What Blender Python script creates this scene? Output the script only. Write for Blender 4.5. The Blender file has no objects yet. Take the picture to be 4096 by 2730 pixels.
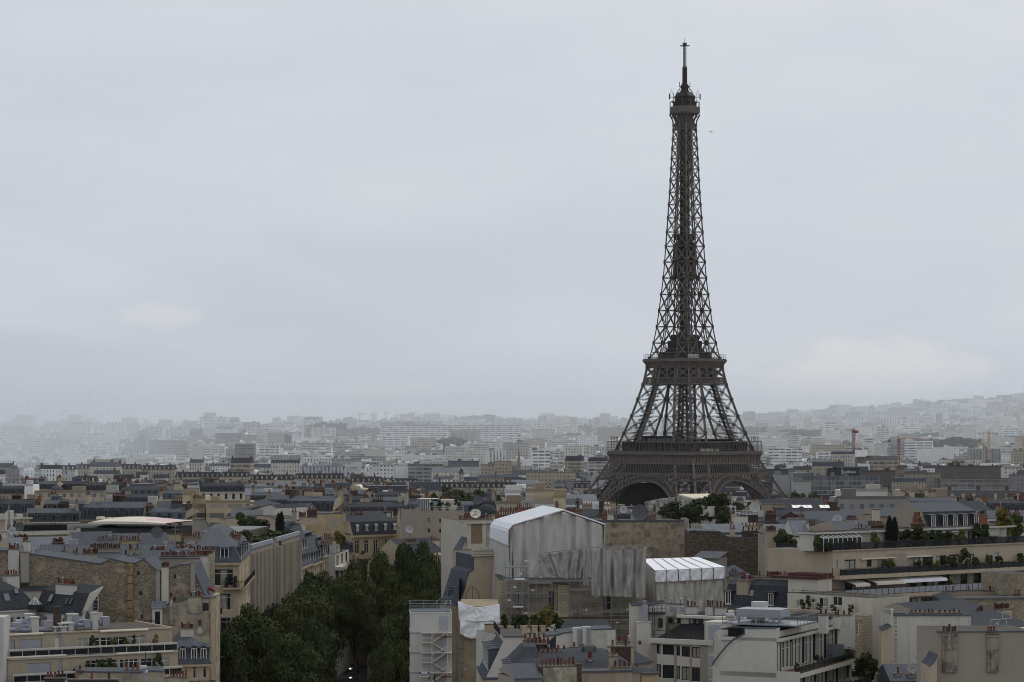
import bpy,math,random
import numpy as np
from mathutils import Vector,Matrix
R=math.radians
sc=bpy.context.scene
col=sc.collection
# camera
F,CX,HY,EZ=10460.0,2048.0,1685.0,52.0
cd=bpy.data.cameras.new("camera");cam=bpy.data.objects.new("camera",cd);col.objects.link(cam)
cd.sensor_width=36.0;cd.lens=F/4096*36.0;cd.shift_y=(HY-1365)/4096
cd.clip_start=1.0;cd.clip_end=40000.0
cam.location=(0,0,EZ);cam.rotation_euler=(R(90),0,0);sc.camera=cam
# sky
SUN_EL,SUN_AZ=48.0,28.0
w=bpy.data.worlds.new("World");sc.world=w;w.use_nodes=True
nt=w.node_tree;nd=nt.nodes;lk=nt.links;nd.clear()
out=nd.new("ShaderNodeOutputWorld");b1=nd.new("ShaderNodeBackground");b2=nd.new("ShaderNodeBackground");mx=nd.new("ShaderNodeMixShader")
sky=nd.new("ShaderNodeTexSky");sky.sky_type='NISHITA';sky.sun_disc=False
sky.sun_elevation=R(SUN_EL);sky.sun_rotation=R(SUN_AZ);sky.air_density=1.0;sky.dust_density=3.0
lk.new(sky.outputs[0],b1.inputs[0]);b1.inputs[1].default_value=0.08
tc=nd.new("ShaderNodeTexCoord")
def wnoise(scale,xyz,detail,rough=0.55,off=(0,0,0)):
 mp=nd.new("ShaderNodeMapping");mp.inputs['Scale'].default_value=xyz;mp.inputs['Location'].default_value=off
 lk.new(tc.outputs['Generated'],mp.inputs[0])
 n=nd.new("ShaderNodeTexNoise");n.inputs['Scale'].default_value=scale;n.inputs['Detail'].default_value=detail
 n.inputs['Roughness'].default_value=rough;lk.new(mp.outputs[0],n.inputs['Vector']);return n.outputs['Fac']
na=wnoise(6.0,(1,1,3.2),5,0.5,(0.3,0,0.2));nb=wnoise(15.0,(1,1,3.0),7,0.6,(2.1,0,0.7))
sx=nd.new("ShaderNodeSeparateXYZ");lk.new(tc.outputs['Generated'],sx.inputs[0])
def wm(op,a,b=None,clamp=False):
 n=nd.new("ShaderNodeMath");n.operation=op;n.use_clamp=clamp
 for i,q in enumerate((a,b)):
  if q is None:continue
  if isinstance(q,(int,float)):n.inputs[i].default_value=q
  else:lk.new(q,n.inputs[i])
 return n.outputs[0]
grad=wm('MULTIPLY',wm('SUBTRACT',sx.outputs[2],0.03),2.2)
lat=wm('MULTIPLY',sx.outputs[0],0.40)
fac=wm('ADD',wm('ADD',wm('MULTIPLY',na,0.95),wm('MULTIPLY',nb,0.35)),wm('ADD',wm('MINIMUM',grad,0.3),lat))
ramp=nd.new("ShaderNodeValToRGB");lk.new(wm('SUBTRACT',fac,0.25,True),ramp.inputs[0])
e=ramp.color_ramp.elements;e[0].position=0.08;e[0].color=(0.50,0.565,0.645,1);e[1].position=0.85;e[1].color=(0.69,0.725,0.77,1)
m_=ramp.color_ramp.elements.new(0.45);m_.color=(0.605,0.65,0.725,1)
def cloud(cx_,cz_,wx,wz,k):
 a=wm('POWER',wm('DIVIDE',wm('SUBTRACT',sx.outputs[0],cx_),wx),2.0);c=wm('POWER',wm('DIVIDE',wm('SUBTRACT',sx.outputs[2],cz_),wz),2.0)
 f=wm('SUBTRACT',wm('ADD',1.0,wm('MULTIPLY',wm('SUBTRACT',nc,0.5),2.6)),wm('ADD',a,c));fr=wm('GREATER_THAN',sx.outputs[1],0.0)
 return wm('MULTIPLY',wm('MULTIPLY',wm('MULTIPLY',f,1.3,True),fr),k)
nc=wnoise(42.0,(1,1,2.2),6,0.6,(0.7,0.2,0.1))
cl=wm('ADD',cloud(0.136,0.019,0.05,0.0135,0.75),wm('ADD',cloud(-0.134,0.040,0.02,0.006,0.4),cloud(-0.05,0.012,0.03,0.004,0.35)),True)
cm=nd.new("ShaderNodeMix");cm.data_type='RGBA';lk.new(cl,cm.inputs[0]);lk.new(ramp.outputs[0],cm.inputs[6]);cm.inputs[7].default_value=(0.735,0.75,0.765,1)
lk.new(cm.outputs[2],b2.inputs[0]);b2.inputs[1].default_value=1.0
mx.inputs[0].default_value=0.93
lk.new(b1.outputs[0],mx.inputs[1]);lk.new(b2.outputs[0],mx.inputs[2]);lk.new(mx.outputs[0],out.inputs[0])
# sun behind cloud
sd=bpy.data.lights.new("sun",'SUN');sd.energy=1.2;sd.angle=R(25);sd.color=(1.0,0.96,0.9)
so=bpy.data.objects.new("sun",sd);col.objects.link(so);so.location=(0,0,900)
dv=Vector((math.sin(R(SUN_AZ))*math.cos(R(SUN_EL)),math.cos(R(SUN_AZ))*math.cos(R(SUN_EL)),math.sin(R(SUN_EL))))
so.rotation_euler=dv.to_track_quat('Z','Y').to_euler()
# exposure
vs=sc.view_settings;vs.view_transform='Standard';vs.look='None';vs.exposure=0.0;vs.gamma=1.0;vs.use_curve_mapping=False
cy=sc.cycles
cy.max_bounces=6;cy.diffuse_bounces=3;cy.glossy_bounces=3;cy.transmission_bounces=4;cy.transparent_max_bounces=12;cy.volume_bounces=4
cy.use_denoising=True;cy.use_adaptive_sampling=False;cy.filter_width=1.0
# helpers
rnd=random.Random(7)
def X(px,Y):return(px-CX)/F*Y
def Z(py,Y):return EZ-(py-HY)/F*Y
def P(px,py,Y):return Vector((X(px,Y),Y,Z(py,Y)))
def sm(a,b,t):
 t=max(0.0,min(1.0,(t-a)/(b-a)));return t*t*(3-2*t)
def ground(x,y):
 return GR(y)+sm(3800,7600,y)*(64*sm(250,1500,x)-14*sm(100,900,-x))
def interp(tab):
 def f(t):
  if t<=tab[0][0]:return tab[0][1]
  for(a,va),(b,vb)in zip(tab,tab[1:]):
   if t<=b:return va+(vb-va)*(t-a)/(b-a)
  return tab[-1][1]
 return f
GR=interp([(0,0),(300,0),(560,-4),(1000,-10),(1500,-25),(1850,-24),(2500,-13),(3000,-8),(3900,0),(5000,12),(6500,28),(7600,42),(9000,44)])
class MB:
 """collects faces of one part, then links them as one mesh object"""
 def __init__(s):s.v=[];s.f=[];s.m=[];s.tn=[]
 def tone(s,c):s.tn.append((len(s.f),c));return s
 def poly(s,pts,m=0):
  n=len(s.v);s.v.extend([tuple(p)for p in pts]);s.f.append(tuple(range(n,n+len(pts))));s.m.append(m)
 def box(s,x0,y0,z0,x1,y1,z1,m=0,mt=None):
  if x0>x1:x0,x1=x1,x0
  if y0>y1:y0,y1=y1,y0
  if z0>z1:z0,z1=z1,z0
  n=len(s.v)
  s.v+=[(x0,y0,z0),(x1,y0,z0),(x1,y1,z0),(x0,y1,z0),(x0,y0,z1),(x1,y0,z1),(x1,y1,z1),(x0,y1,z1)]
  for k,q in enumerate(((3,2,1,0),(4,5,6,7),(0,1,5,4),(1,2,6,5),(2,3,7,6),(3,0,4,7))):
   s.f.append(tuple(n+i for i in q));s.m.append(mt if(k==1 and mt is not None)else m)
  return s
 def hexa(s,lo,hi,m=0,mt=None):
  """prism-like solid between two rings of points with the same count (counter-clockwise from above)"""
  k=len(lo);n=len(s.v)
  s.v+=[tuple(p)for p in lo]+[tuple(p)for p in hi]
  for i in range(k):
   j=(i+1)%k;s.f.append((n+i,n+j,n+k+j,n+k+i));s.m.append(m)
  s.f.append(tuple(n+i for i in reversed(range(k))));s.m.append(m)
  s.f.append(tuple(n+k+i for i in range(k)));s.m.append(m if mt is None else mt)
  return s
 def loft(s,rings,ms,cap=True,mcap=None):
  k=len(rings[0])
  for r,(a,b)in enumerate(zip(rings,rings[1:])):
   m=ms[r]if isinstance(ms,(list,tuple))else ms
   for i in range(k):
    j=(i+1)%k;s.poly((a[i],a[j],b[j],b[i]),m)
  if cap:s.poly(rings[-1],mcap if mcap is not None else(ms[-1]if isinstance(ms,(list,tuple))else ms))
  return s
 def beam(s,p,q,w,d=None,m=0,up=None):
  p=Vector(p);q=Vector(q);d=d or w
  a=q-p
  if a.length<1e-6:return s
  a.normalize()
  up=Vector(up)if up is not None else(Vector((0,0,1))if abs(a.z)<0.95 else Vector((0,1,0)))
  r=a.cross(up).normalized();t=r.cross(a)
  r=r*(w/2);t=t*(d/2)
  lo=[p-r-t,p+r-t,p+r+t,p-r+t];hi=[q-r-t,q+r-t,q+r+t,q-r+t]
  n=len(s.v);s.v+=[tuple(v)for v in lo+hi]
  for f in((3,2,1,0),(4,5,6,7),(0,1,5,4),(1,2,6,5),(2,3,7,6),(3,0,4,7)):
   s.f.append(tuple(n+i for i in f));s.m.append(m)
  return s
 def tube(s,p,q,r,n=8,r2=None,m=0,caps=True):
  p=Vector(p);q=Vector(q);r2=r if r2 is None else r2
  a=(q-p).normalized();up=Vector((0,0,1))if abs(a.z)<0.95 else Vector((1,0,0))
  e1=a.cross(up).normalized();e2=a.cross(e1)
  c=[(math.cos(6.2832*i/n),math.sin(6.2832*i/n))for i in range(n)]
  lo=[p+e1*(x*r)+e2*(y*r)for x,y in c];hi=[q+e1*(x*r2)+e2*(y*r2)for x,y in c]
  k=len(s.v);s.v+=[tuple(v)for v in lo+hi]
  for i in range(n):
   j=(i+1)%n;s.f.append((k+i,k+n+i,k+n+j,k+j));s.m.append(m)
  if caps:
   s.f.append(tuple(k+i for i in range(n)));s.m.append(m)
   s.f.append(tuple(k+n+i for i in reversed(range(n))));s.m.append(m)
  return s
 def lathe(s,prof,n=12,c=(0,0,0),m=0,cap=True):
  rings=[[(c[0]+r*math.cos(6.2832*i/n),c[1]+r*math.sin(6.2832*i/n),c[2]+z)for i in range(n)]for r,z in prof]
  return s.loft(rings,m,cap)
 def mesh(s,name,mats,smooth=False):
  me=bpy.data.meshes.new(name)
  me.from_pydata(s.v,[],s.f)
  for m in(mats if isinstance(mats,(list,tuple))else[mats]):me.materials.append(m)
  me.polygons.foreach_set("material_index",s.m)
  if smooth:me.polygons.foreach_set("use_smooth",[True]*len(s.f))
  uv=me.uv_layers.new(name="UVMap")
  npoly=len(s.f)
  nr=np.empty(npoly*3,dtype=np.float32);me.polygons.foreach_get("normal",nr);nr=nr.reshape(-1,3)
  lt=np.empty(npoly,dtype=np.int32);me.polygons.foreach_get("loop_total",lt)
  vi=np.empty(len(me.loops),dtype=np.int32);me.loops.foreach_get("vertex_index",vi)
  co=np.array(s.v,dtype=np.float32)[vi];nn=np.repeat(nr,lt,axis=0)
  flat=np.abs(nn[:,2])>0.97
  t=np.stack([-nn[:,1],nn[:,0],np.zeros(len(nn))],1);L=np.linalg.norm(t,axis=1);L[L<1e-6]=1
  t/=L[:,None];t[flat]=(1,0,0)
  v2=np.cross(nn,t);v2[flat]=(0,1,0)
  uvs=np.stack([(co*t).sum(1),(co*v2).sum(1)],1).astype(np.float32)
  uv.data.foreach_set("uv",uvs.ravel())
  if s.tn:
   ca=np.ones((npoly,4),dtype=np.float32)
   for i,(k,c)in enumerate(s.tn):ca[k:,:3]=c
   at=me.attributes.new('tone','FLOAT_COLOR','FACE');at.data.foreach_set('color',ca.ravel())
  me.update()
  return me
 def build(s,name,mats,parent=None,loc=None,rz=None,smooth=False,color=None,label=None):
  if not s.f:return None
  return put(name,s.mesh(name,mats,smooth),parent,loc,rz,color,label)
def put(name,me,parent=None,loc=None,rz=None,color=None,label=None):
 o=bpy.data.objects.new(name,me);col.objects.link(o)
 if parent is not None:o.parent=parent
 if loc is not None:o.location=loc
 if rz:o.rotation_euler=(0,0,rz)
 if color is not None:o.color=(*color,1)
 if label:o['label']=label
 return o
LABELS={}
def tag(o,label=None,cat=None,group=None,kind=None):
 if label:o['label']=label;LABELS[label]=LABELS.get(label,0)+1
 if cat:o['category']=cat
 if group:o['group']=group
 if kind:o['kind']=kind
 return o
def thing(name,label,cat,loc=(0,0,0),rz=0.0,group=None):
 o=bpy.data.objects.new(name,None);col.objects.link(o);o.empty_display_size=1
 o.location=loc;o.rotation_euler=(0,0,rz)
 return tag(o,label,cat,group)
def copy_tree(o,parent=None):
 c=o.copy();col.objects.link(c)
 if parent is not None:c.parent=parent
 for ch in list(o.children):copy_tree(ch,c)
 return c
 # materials
class NT:
 def __init__(s,name):
  s.m=bpy.data.materials.new(name);s.m.use_nodes=True;s.t=s.m.node_tree;s.n=s.t.nodes;s.l=s.t.links
  s.b=s.n['Principled BSDF']
 def new(s,t):return s.n.new(t)
 def inp(s,sock,q):
  if isinstance(q,(int,float)):sock.default_value=q
  elif isinstance(q,tuple):sock.default_value=(*q,1)if len(q)==3 and sock.type=='RGBA' else q
  else:s.l.new(q,sock)
 def math(s,op,a,b=None,clamp=False):
  n=s.new("ShaderNodeMath");n.operation=op;n.use_clamp=clamp;s.inp(n.inputs[0],a)
  if b is not None:s.inp(n.inputs[1],b)
  return n.outputs[0]
 def mix(s,f,a,b,mode='MIX'):
  n=s.new("ShaderNodeMix");n.data_type='RGBA';n.blend_type=mode
  s.inp(n.inputs[0],f);s.inp(n.inputs[6],a);s.inp(n.inputs[7],b);return n.outputs[2]
 def pos(s):
  return s.new("ShaderNodeNewGeometry").outputs['Position']
 def uv(s):
  u=s.new("ShaderNodeUVMap");u.uv_map="UVMap";x=s.new("ShaderNodeSeparateXYZ");s.l.new(u.outputs[0],x.inputs[0]);s._uv=u.outputs[0]
  return x.outputs[0],x.outputs[1]
 def noise(s,scale,xyz=(1,1,1),detail=4,rough=0.6,vec=None):
  mp=s.new("ShaderNodeMapping");mp.inputs['Scale'].default_value=xyz;s.l.new(vec if vec is not None else s.pos(),mp.inputs[0])
  n=s.new("ShaderNodeTexNoise");n.inputs['Scale'].default_value=scale;n.inputs['Detail'].default_value=detail;n.inputs['Roughness'].default_value=rough
  s.l.new(mp.outputs[0],n.inputs['Vector']);return n.outputs['Fac']
 def ramp(s,f,lo,hi):
  """0 below lo, 1 above hi"""
  n=s.new("ShaderNodeMapRange");n.inputs[1].default_value=lo;n.inputs[2].default_value=hi;s.inp(n.inputs[0],f);return n.outputs[0]
 def band(s,x,period,a,b):
  """1 where fract(x/period) lies in a..b"""
  fr=s.math('FRACT',s.math('DIVIDE',x,period))
  return s.math('MULTIPLY',s.math('GREATER_THAN',fr,a),s.math('LESS_THAN',fr,b))
 def bump(s,h,strength=0.3,dist=0.05):
  n=s.new("ShaderNodeBump");n.inputs['Strength'].default_value=strength;n.inputs['Distance'].default_value=dist
  s.l.new(h,n.inputs['Height']);s.l.new(n.outputs[0],s.b.inputs['Normal'])
 def fin(s,c,rough=0.8,spec=0.3,metal=0.0):
  s.inp(s.b.inputs['Base Color'],c);s.inp(s.b.inputs['Roughness'],rough)
  s.b.inputs['Specular IOR Level'].default_value=spec;s.b.inputs['Metallic'].default_value=metal
  return s.m
def mul(c,k):return tuple(max(0.0,min(1.0,v*k))for v in c)
def warm(c):return(c[0]*1.03,c[1]*0.995,c[2]*0.93)if max(c)>.2 and c[2]<c[0]else c
K=0.97
def plain(name,c,rough=0.8,var=0.18,scale=0.35,streak=0.0,spec=0.25,metal=0.0,bump=0.0,dirt=None,obj=False):
 """paint, plaster, metal: patchy tone, optional rain streaks and patches of dirt"""
 t=NT(name);c=warm(mul(c,K))
 base=c
 if obj:
  oi=t.new("ShaderNodeAttribute");oi.attribute_name='tone';base=oi.outputs['Color']
 f=t.noise(scale,(1,1,1),5,0.65)
 f=t.ramp(f,0.3,0.7)
 if obj:
  cc=t.mix(f,t.mix(1.0,base,(1-var,)*3,'MULTIPLY'),t.mix(1.0,base,(1+var*0.6,)*3,'MULTIPLY'))
 else:
  cc=t.mix(f,mul(c,1-var),mul(c,1+var*0.6))
 if streak:
  g=t.noise(1.6,(1,1,0.07),4,0.7);g=t.ramp(g,0.52,0.75)
  cc=t.mix(t.math('MULTIPLY',g,streak),cc,(0.06,0.055,0.048))
 if dirt:
  g=t.ramp(t.noise(dirt[0],(1,1,1),6,0.7),dirt[1],dirt[1]+0.09)
  cc=t.mix(t.math('MULTIPLY',g,dirt[3]),cc,dirt[2])
 if rough>=.8:spec=min(spec,.08)
 if bump:t.bump(t.noise(3.0,(1,1,1),5,0.7),bump,0.05)
 return t.fin(cc,rough,spec,metal)
def zinc(name,c,period=0.62,var=0.2,spec=0.1,rough=0.75,obj=False):
 """standing-seam sheet roof: seams up the slope, cross welts, weathered sheets"""
 t=NT(name);u,v=t.uv()
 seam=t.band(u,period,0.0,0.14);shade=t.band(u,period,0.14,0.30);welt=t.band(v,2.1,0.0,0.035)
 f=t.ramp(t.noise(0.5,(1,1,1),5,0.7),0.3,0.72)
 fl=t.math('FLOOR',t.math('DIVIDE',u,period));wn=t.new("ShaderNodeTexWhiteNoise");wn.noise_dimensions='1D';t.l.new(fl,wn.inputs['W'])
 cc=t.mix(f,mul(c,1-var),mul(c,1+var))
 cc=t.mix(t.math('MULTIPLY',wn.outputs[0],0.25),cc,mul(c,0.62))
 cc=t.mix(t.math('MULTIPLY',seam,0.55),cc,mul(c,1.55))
 cc=t.mix(t.math('MULTIPLY',shade,0.5),cc,mul(c,0.45))  # seam shade painted as a dark line along one side of each seam
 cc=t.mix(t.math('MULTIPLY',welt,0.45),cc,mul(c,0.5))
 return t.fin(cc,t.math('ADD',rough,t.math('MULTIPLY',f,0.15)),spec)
def rubble(name,c,gap,plaster=None,pf=0.5,sc_=1.9,contrast=0.55):
 """coursed rubble stone, mortar, with plaster left in patches"""
 t=NT(name);c=warm(mul(c,K));plaster=plaster and warm(mul(plaster,K));u,v=t.uv()
 cmb=t.new("ShaderNodeCombineXYZ");t.inp(cmb.inputs[0],t.math('MULTIPLY',u,0.62));t.inp(cmb.inputs[1],t.math('MULTIPLY',v,1.25))
 vo=t.new("ShaderNodeTexVoronoi");vo.inputs['Scale'].default_value=sc_;t.l.new(cmb.outputs[0],vo.inputs['Vector'])
 vd=t.new("ShaderNodeTexVoronoi");vd.feature='DISTANCE_TO_EDGE';vd.inputs['Scale'].default_value=sc_;t.l.new(cmb.outputs[0],vd.inputs['Vector'])
 hv=t.new("ShaderNodeSeparateXYZ");t.l.new(vo.outputs['Color'],hv.inputs[0])
 stone=t.mix(hv.outputs[0],mul(c,1-contrast),mul(c,1+contrast*0.8))
 big=t.ramp(t.noise(0.16,(1,1,1.5),5,0.65),0.3,0.7)
 stone=t.mix(t.math('MULTIPLY',big,0.5),stone,mul(c,0.55))
 e=t.math('SUBTRACT',1.0,t.ramp(vd.outputs['Distance'],0.02,0.11))
 cc=t.mix(t.math('MULTIPLY',e,0.75),stone,gap)
 if plaster:
  g=t.ramp(t.noise(0.33,(1,1,1.2),7,0.68),pf,pf+0.05)
  pl=t.mix(t.ramp(t.noise(1.3,(1,1,1),5,0.7),0.3,0.7),mul(plaster,0.72),mul(plaster,1.12))
  cc=t.mix(g,cc,pl)
 t.bump(vd.outputs['Distance'],0.5,0.1)
 return t.fin(cc,0.95,0.1)
def ashlar(name,c,course=0.42,length=0.95,var=0.2,joint=0.5,streak=0.25):
 """cut stone or brick in courses"""
 t=NT(name);c=mul(c,K);u,v=t.uv()
 b=t.new("ShaderNodeTexBrick");cmb=t.new("ShaderNodeCombineXYZ");t.inp(cmb.inputs[0],u);t.inp(cmb.inputs[1],v);t.l.new(cmb.outputs[0],b.inputs['Vector'])
 b.inputs['Scale'].default_value=1.0;b.inputs['Brick Width'].default_value=length;b.inputs['Row Height'].default_value=course
 b.inputs['Mortar Size'].default_value=min(0.035,course*0.09);b.inputs['Color1'].default_value=(*mul(c,1-var),1);b.inputs['Color2'].default_value=(*mul(c,1+var),1)
 b.inputs['Mortar'].default_value=(*mul(c,joint),1)
 f=t.ramp(t.noise(0.3,(1,1,1),5,0.65),0.3,0.72)
 cc=t.mix(t.math('MULTIPLY',f,0.4),b.outputs['Color'],mul(c,0.6))
 if streak:
  g=t.ramp(t.noise(1.4,(1,1,0.08),4,0.7),0.53,0.76);cc=t.mix(t.math('MULTIPLY',g,streak),cc,(0.06,0.055,0.05))
 return t.fin(cc,0.9,0.15)
def cityface(name,kind,pu,pv,a,b,c0,d0,glass=(0.11,0.12,0.13),var=0.2):
 """far facade: wall tone from the object, storeys and windows in metres"""
 t=NT(name);u,v=t.uv()
 oi=t.new("ShaderNodeAttribute");oi.attribute_name='tone';base=oi.outputs['Color']
 f=t.ramp(t.noise(0.12,(1,1,1),4,0.6),0.3,0.7)
 cc=t.mix(f,t.mix(1.0,base,(1-var,)*3,'MULTIPLY'),t.mix(1.0,base,(1+var*0.4,)*3,'MULTIPLY'))
 wv=t.band(v,pv,c0,d0)
 if kind=='grid':mk=t.math('MULTIPLY',t.band(u,pu,a,b),wv)
 elif kind=='band':mk=t.math('MULTIPLY',wv,t.math('SUBTRACT',1.0,t.math('MULTIPLY',t.band(u,pu,a,b),0.75)))
 else:mk=t.band(u,pu,a,b)
 iu=t.math('FLOOR',t.math('DIVIDE',u,pu));iv=t.math('FLOOR',t.math('DIVIDE',v,pv))
 wn=t.new("ShaderNodeTexWhiteNoise");wn.noise_dimensions='2D';cb=t.new("ShaderNodeCombineXYZ");t.inp(cb.inputs[0],iu);t.inp(cb.inputs[1],iv);t.l.new(cb.outputs[0],wn.inputs['Vector'])
 gl=t.mix(t.math('MULTIPLY',t.math('POWER',wn.outputs[0],2.0),0.6),glass,base)
 sepn=t.new("ShaderNodeSeparateXYZ");t.l.new(t.new("ShaderNodeNewGeometry").outputs['Normal'],sepn.inputs[0])
 side=t.math('LESS_THAN',t.math('ABSOLUTE',sepn.outputs[2]),0.5)
 cc=t.mix(t.math('MULTIPLY',mk,side),cc,gl)
 return t.fin(cc,0.7,0.3)
def leafmat(name,c,var=0.45):
 t=NT(name);oi=t.new("ShaderNodeObjectInfo")
 f=t.ramp(t.noise(0.55,(1,1,1),3,0.6),0.35,0.68);g=t.noise(4.0,(1,1,1),2,0.5)
 cc=t.mix(f,mul(c,1-var),(min(1,c[0]*(1+var*1.1)),c[1]*(1+var),c[2]*(1+var*0.3)))
 cc=t.mix(t.math('MULTIPLY',g,0.5),cc,mul(c,0.55))
 cc=t.mix(t.math('MULTIPLY',oi.outputs['Random'],0.35),cc,(c[0]*1.5,c[1]*1.15,c[2]*0.8))
 return t.fin(cc,0.75,0.2)
M={}
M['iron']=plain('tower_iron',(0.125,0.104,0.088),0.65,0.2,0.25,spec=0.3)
M['iron_dark']=plain('tower_iron_shaded',(0.03,0.026,0.024),0.7,0.2,0.3)  # darker copy of the tower iron, with shade put into its colour
M['iron_grey']=plain('tower_netting',(0.11,0.11,0.115),0.8,0.15,0.4)
M['railing']=plain('black_railing',(0.02,0.02,0.022),0.5,0.1)
M['glass']=plain('window_glass',(0.018,0.021,0.024),0.12,0.3,0.25,spec=0.5)
M['glass_pale']=plain('pale_glass',(0.16,0.18,0.19),0.15,0.3,0.3,spec=0.5)
M['white_frame']=plain('white_window_frame',(0.66,0.66,0.64),0.6,0.08)
M['curtain']=plain('net_curtain',(0.33,0.32,0.3),0.9,0.25,1.5)
M['shutter']=plain('grey_roller_shutter',(0.36,0.37,0.39),0.6,0.1,0.5)
M['lime']=plain('limestone',(0.46,0.39,0.29),0.9,0.22,0.3,streak=0.3)
M['lime_dark']=plain('weathered_limestone',(0.31,0.26,0.195),0.9,0.3,0.4,streak=0.45)
M['lime_block']=ashlar('limestone_blocks',(0.43,0.36,0.265),0.45,1.0,0.13,0.65,0.3)
M['beige']=plain('beige_render',(0.44,0.375,0.295),0.9,0.12,0.25,streak=0.22)
M['tan']=plain('tan_render',(0.36,0.305,0.245),0.9,0.14,0.3,streak=0.35,dirt=(0.45,0.62,(0.17,0.145,0.12),0.5))
M['taupe']=plain('taupe_render',(0.335,0.295,0.255),0.9,0.08,0.2,streak=0.12)
M['white']=plain('white_render',(0.54,0.53,0.51),0.85,0.08,0.25,streak=0.15)
M['white_stained']=plain('stained_white_render',(0.52,0.51,0.475),0.9,0.14,0.3,streak=0.4,dirt=(0.3,0.58,(0.3,0.29,0.26),0.5))
M['offwhite']=plain('off_white_render',(0.53,0.50,0.45),0.9,0.1,0.3,streak=0.25)
M['greywall']=plain('grey_render',(0.30,0.29,0.275),0.9,0.12,0.3,streak=0.3)
M['dirty']=plain('patched_plaster',(0.40,0.355,0.285),0.95,0.3,0.7,streak=0.5,dirt=(0.6,0.5,(0.16,0.14,0.12),0.75))
M['yellow']=plain('ochre_plaster',(0.50,0.40,0.245),0.95,0.2,0.5,streak=0.2,dirt=(0.22,0.52,(0.33,0.31,0.28),0.85))
M['blotch']=plain('blotched_wall',(0.36,0.30,0.235),0.95,0.3,0.8,streak=0.35,dirt=(0.55,0.5,(0.14,0.115,0.095),0.8))
M['peel']=plain('peeling_plaster',(0.33,0.31,0.28),0.95,0.2,0.6,streak=0.3,dirt=(0.5,0.57,(0.62,0.60,0.56),0.9))
M['concrete']=plain('concrete',(0.345,0.315,0.28),0.9,0.12,0.3,streak=0.25)
M['rubble']=rubble('rubble_stone',(0.30,0.255,0.195),(0.10,0.085,0.07),(0.37,0.31,0.235),0.55,5.0,0.45)
M['rubble_brown']=rubble('brown_rubble_stone',(0.135,0.108,0.08),(0.05,0.042,0.035),(0.27,0.21,0.15),0.68,5.5,0.6)
M['rubble_pale']=rubble('pale_coursed_stone',(0.33,0.285,0.215),(0.19,0.16,0.125),None,0.5,3.2,0.3)
M['brick']=ashlar('red_brick',(0.26,0.105,0.065),0.16,0.42,0.3,0.8,0.4)
M['brick_dark']=ashlar('sooty_brick',(0.085,0.06,0.048),0.16,0.42,0.35,0.8,0.3)
M['brick_tan']=ashlar('brown_brick',(0.26,0.195,0.125),0.14,0.4,0.25,0.8,0.1)
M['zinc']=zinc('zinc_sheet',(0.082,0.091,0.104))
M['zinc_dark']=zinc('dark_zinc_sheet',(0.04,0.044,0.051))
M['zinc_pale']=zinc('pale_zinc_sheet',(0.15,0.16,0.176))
M['zinc_plain']=plain('zinc_flashing',(0.10,0.108,0.122),0.8,0.2,0.5,spec=0.1)
M['slate']=ashlar('slate',(0.048,0.052,0.060),0.2,0.3,0.35,0.7,0.1)
M['slate_blue']=ashlar('blue_grey_slate',(0.095,0.105,0.122),0.2,0.3,0.25,0.75,0.12)
M['tar']=plain('roofing_felt',(0.022,0.022,0.024),0.85,0.4,0.5)
M['flat']=plain('gravel_roof',(0.10,0.09,0.078),0.95,0.35,0.5,dirt=(0.4,0.55,(0.08,0.075,0.065),0.6))
M['flat_grey']=plain('grey_flat_roof',(0.22,0.22,0.22),0.8,0.3,0.4)
M['terracotta']=plain('terracotta',(0.2,0.075,0.048),0.85,0.4,3.0)
M['terracotta_dark']=plain('sooty_terracotta',(0.085,0.042,0.034),0.9,0.4,3.0)
M['cap']=plain('chimney_cap_stone',(0.17,0.155,0.135),0.95,0.35,1.0)
M['tarp']=plain('white_tarpaulin',(0.84,0.85,0.87),0.45,0.05,0.4,spec=0.4)
M['net']=plain('scaffold_netting',(0.50,0.495,0.485),0.85,0.12,0.4,streak=0.08)
M['net_dark']=plain('grey_scaffold_netting',(0.36,0.357,0.35),0.85,0.16,0.5,streak=0.1)
M['beige_sheet']=plain('beige_roof_sheet',(0.62,0.56,0.45),0.6,0.06,0.3)
M['steel']=plain('galvanised_tube',(0.24,0.26,0.28),0.4,0.2,1.0,spec=0.5,metal=0.4)
M['plank']=plain('scaffold_boards',(0.2,0.2,0.2),0.8,0.3,1.0)
M['wood']=plain('brown_wood',(0.16,0.07,0.04),0.8,0.3,1.0)
M['rust']=plain('rusty_flue',(0.33,0.235,0.13),0.9,0.35,1.2,streak=0.5)
M['duct']=plain('insulated_duct',(0.27,0.28,0.36),0.5,0.12,0.8)
M['unit']=plain('white_sheet_metal',(0.52,0.52,0.51),0.5,0.08,0.5)
M['grey_unit']=plain('grey_sheet_metal',(0.30,0.31,0.34),0.5,0.1,0.5)
M['black']=plain('black_cladding',(0.013,0.013,0.015),0.5,0.3,0.3,spec=0.4)
M['red']=plain('red_fabric',(0.17,0.01,0.014),0.8,0.1)
M['pink']=plain('pale_pink_membrane',(0.62,0.47,0.5),0.7,0.15)
M['cream_sheet']=plain('cream_awning',(0.66,0.63,0.55),0.8,0.06)
M['dish']=plain('dish_grey',(0.42,0.42,0.42),0.6,0.1)
M['dish_dark']=plain('dish_mesh',(0.10,0.10,0.105),0.7,0.1)
M['crane_red']=plain('crane_red',(0.27,0.09,0.075),0.6,0.1)
M['crane_buff']=plain('crane_buff',(0.5,0.36,0.24),0.6,0.1)
M['bark']=plain('bark',(0.075,0.06,0.045),0.95,0.35,2.0)
M['leaf']=leafmat('plane_tree_leaves',(0.054,0.074,0.024))
M['leaf_dark']=leafmat('dark_leaves',(0.038,0.056,0.021))
M['leaf_far']=leafmat('distant_leaves',(0.07,0.085,0.042))
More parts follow.
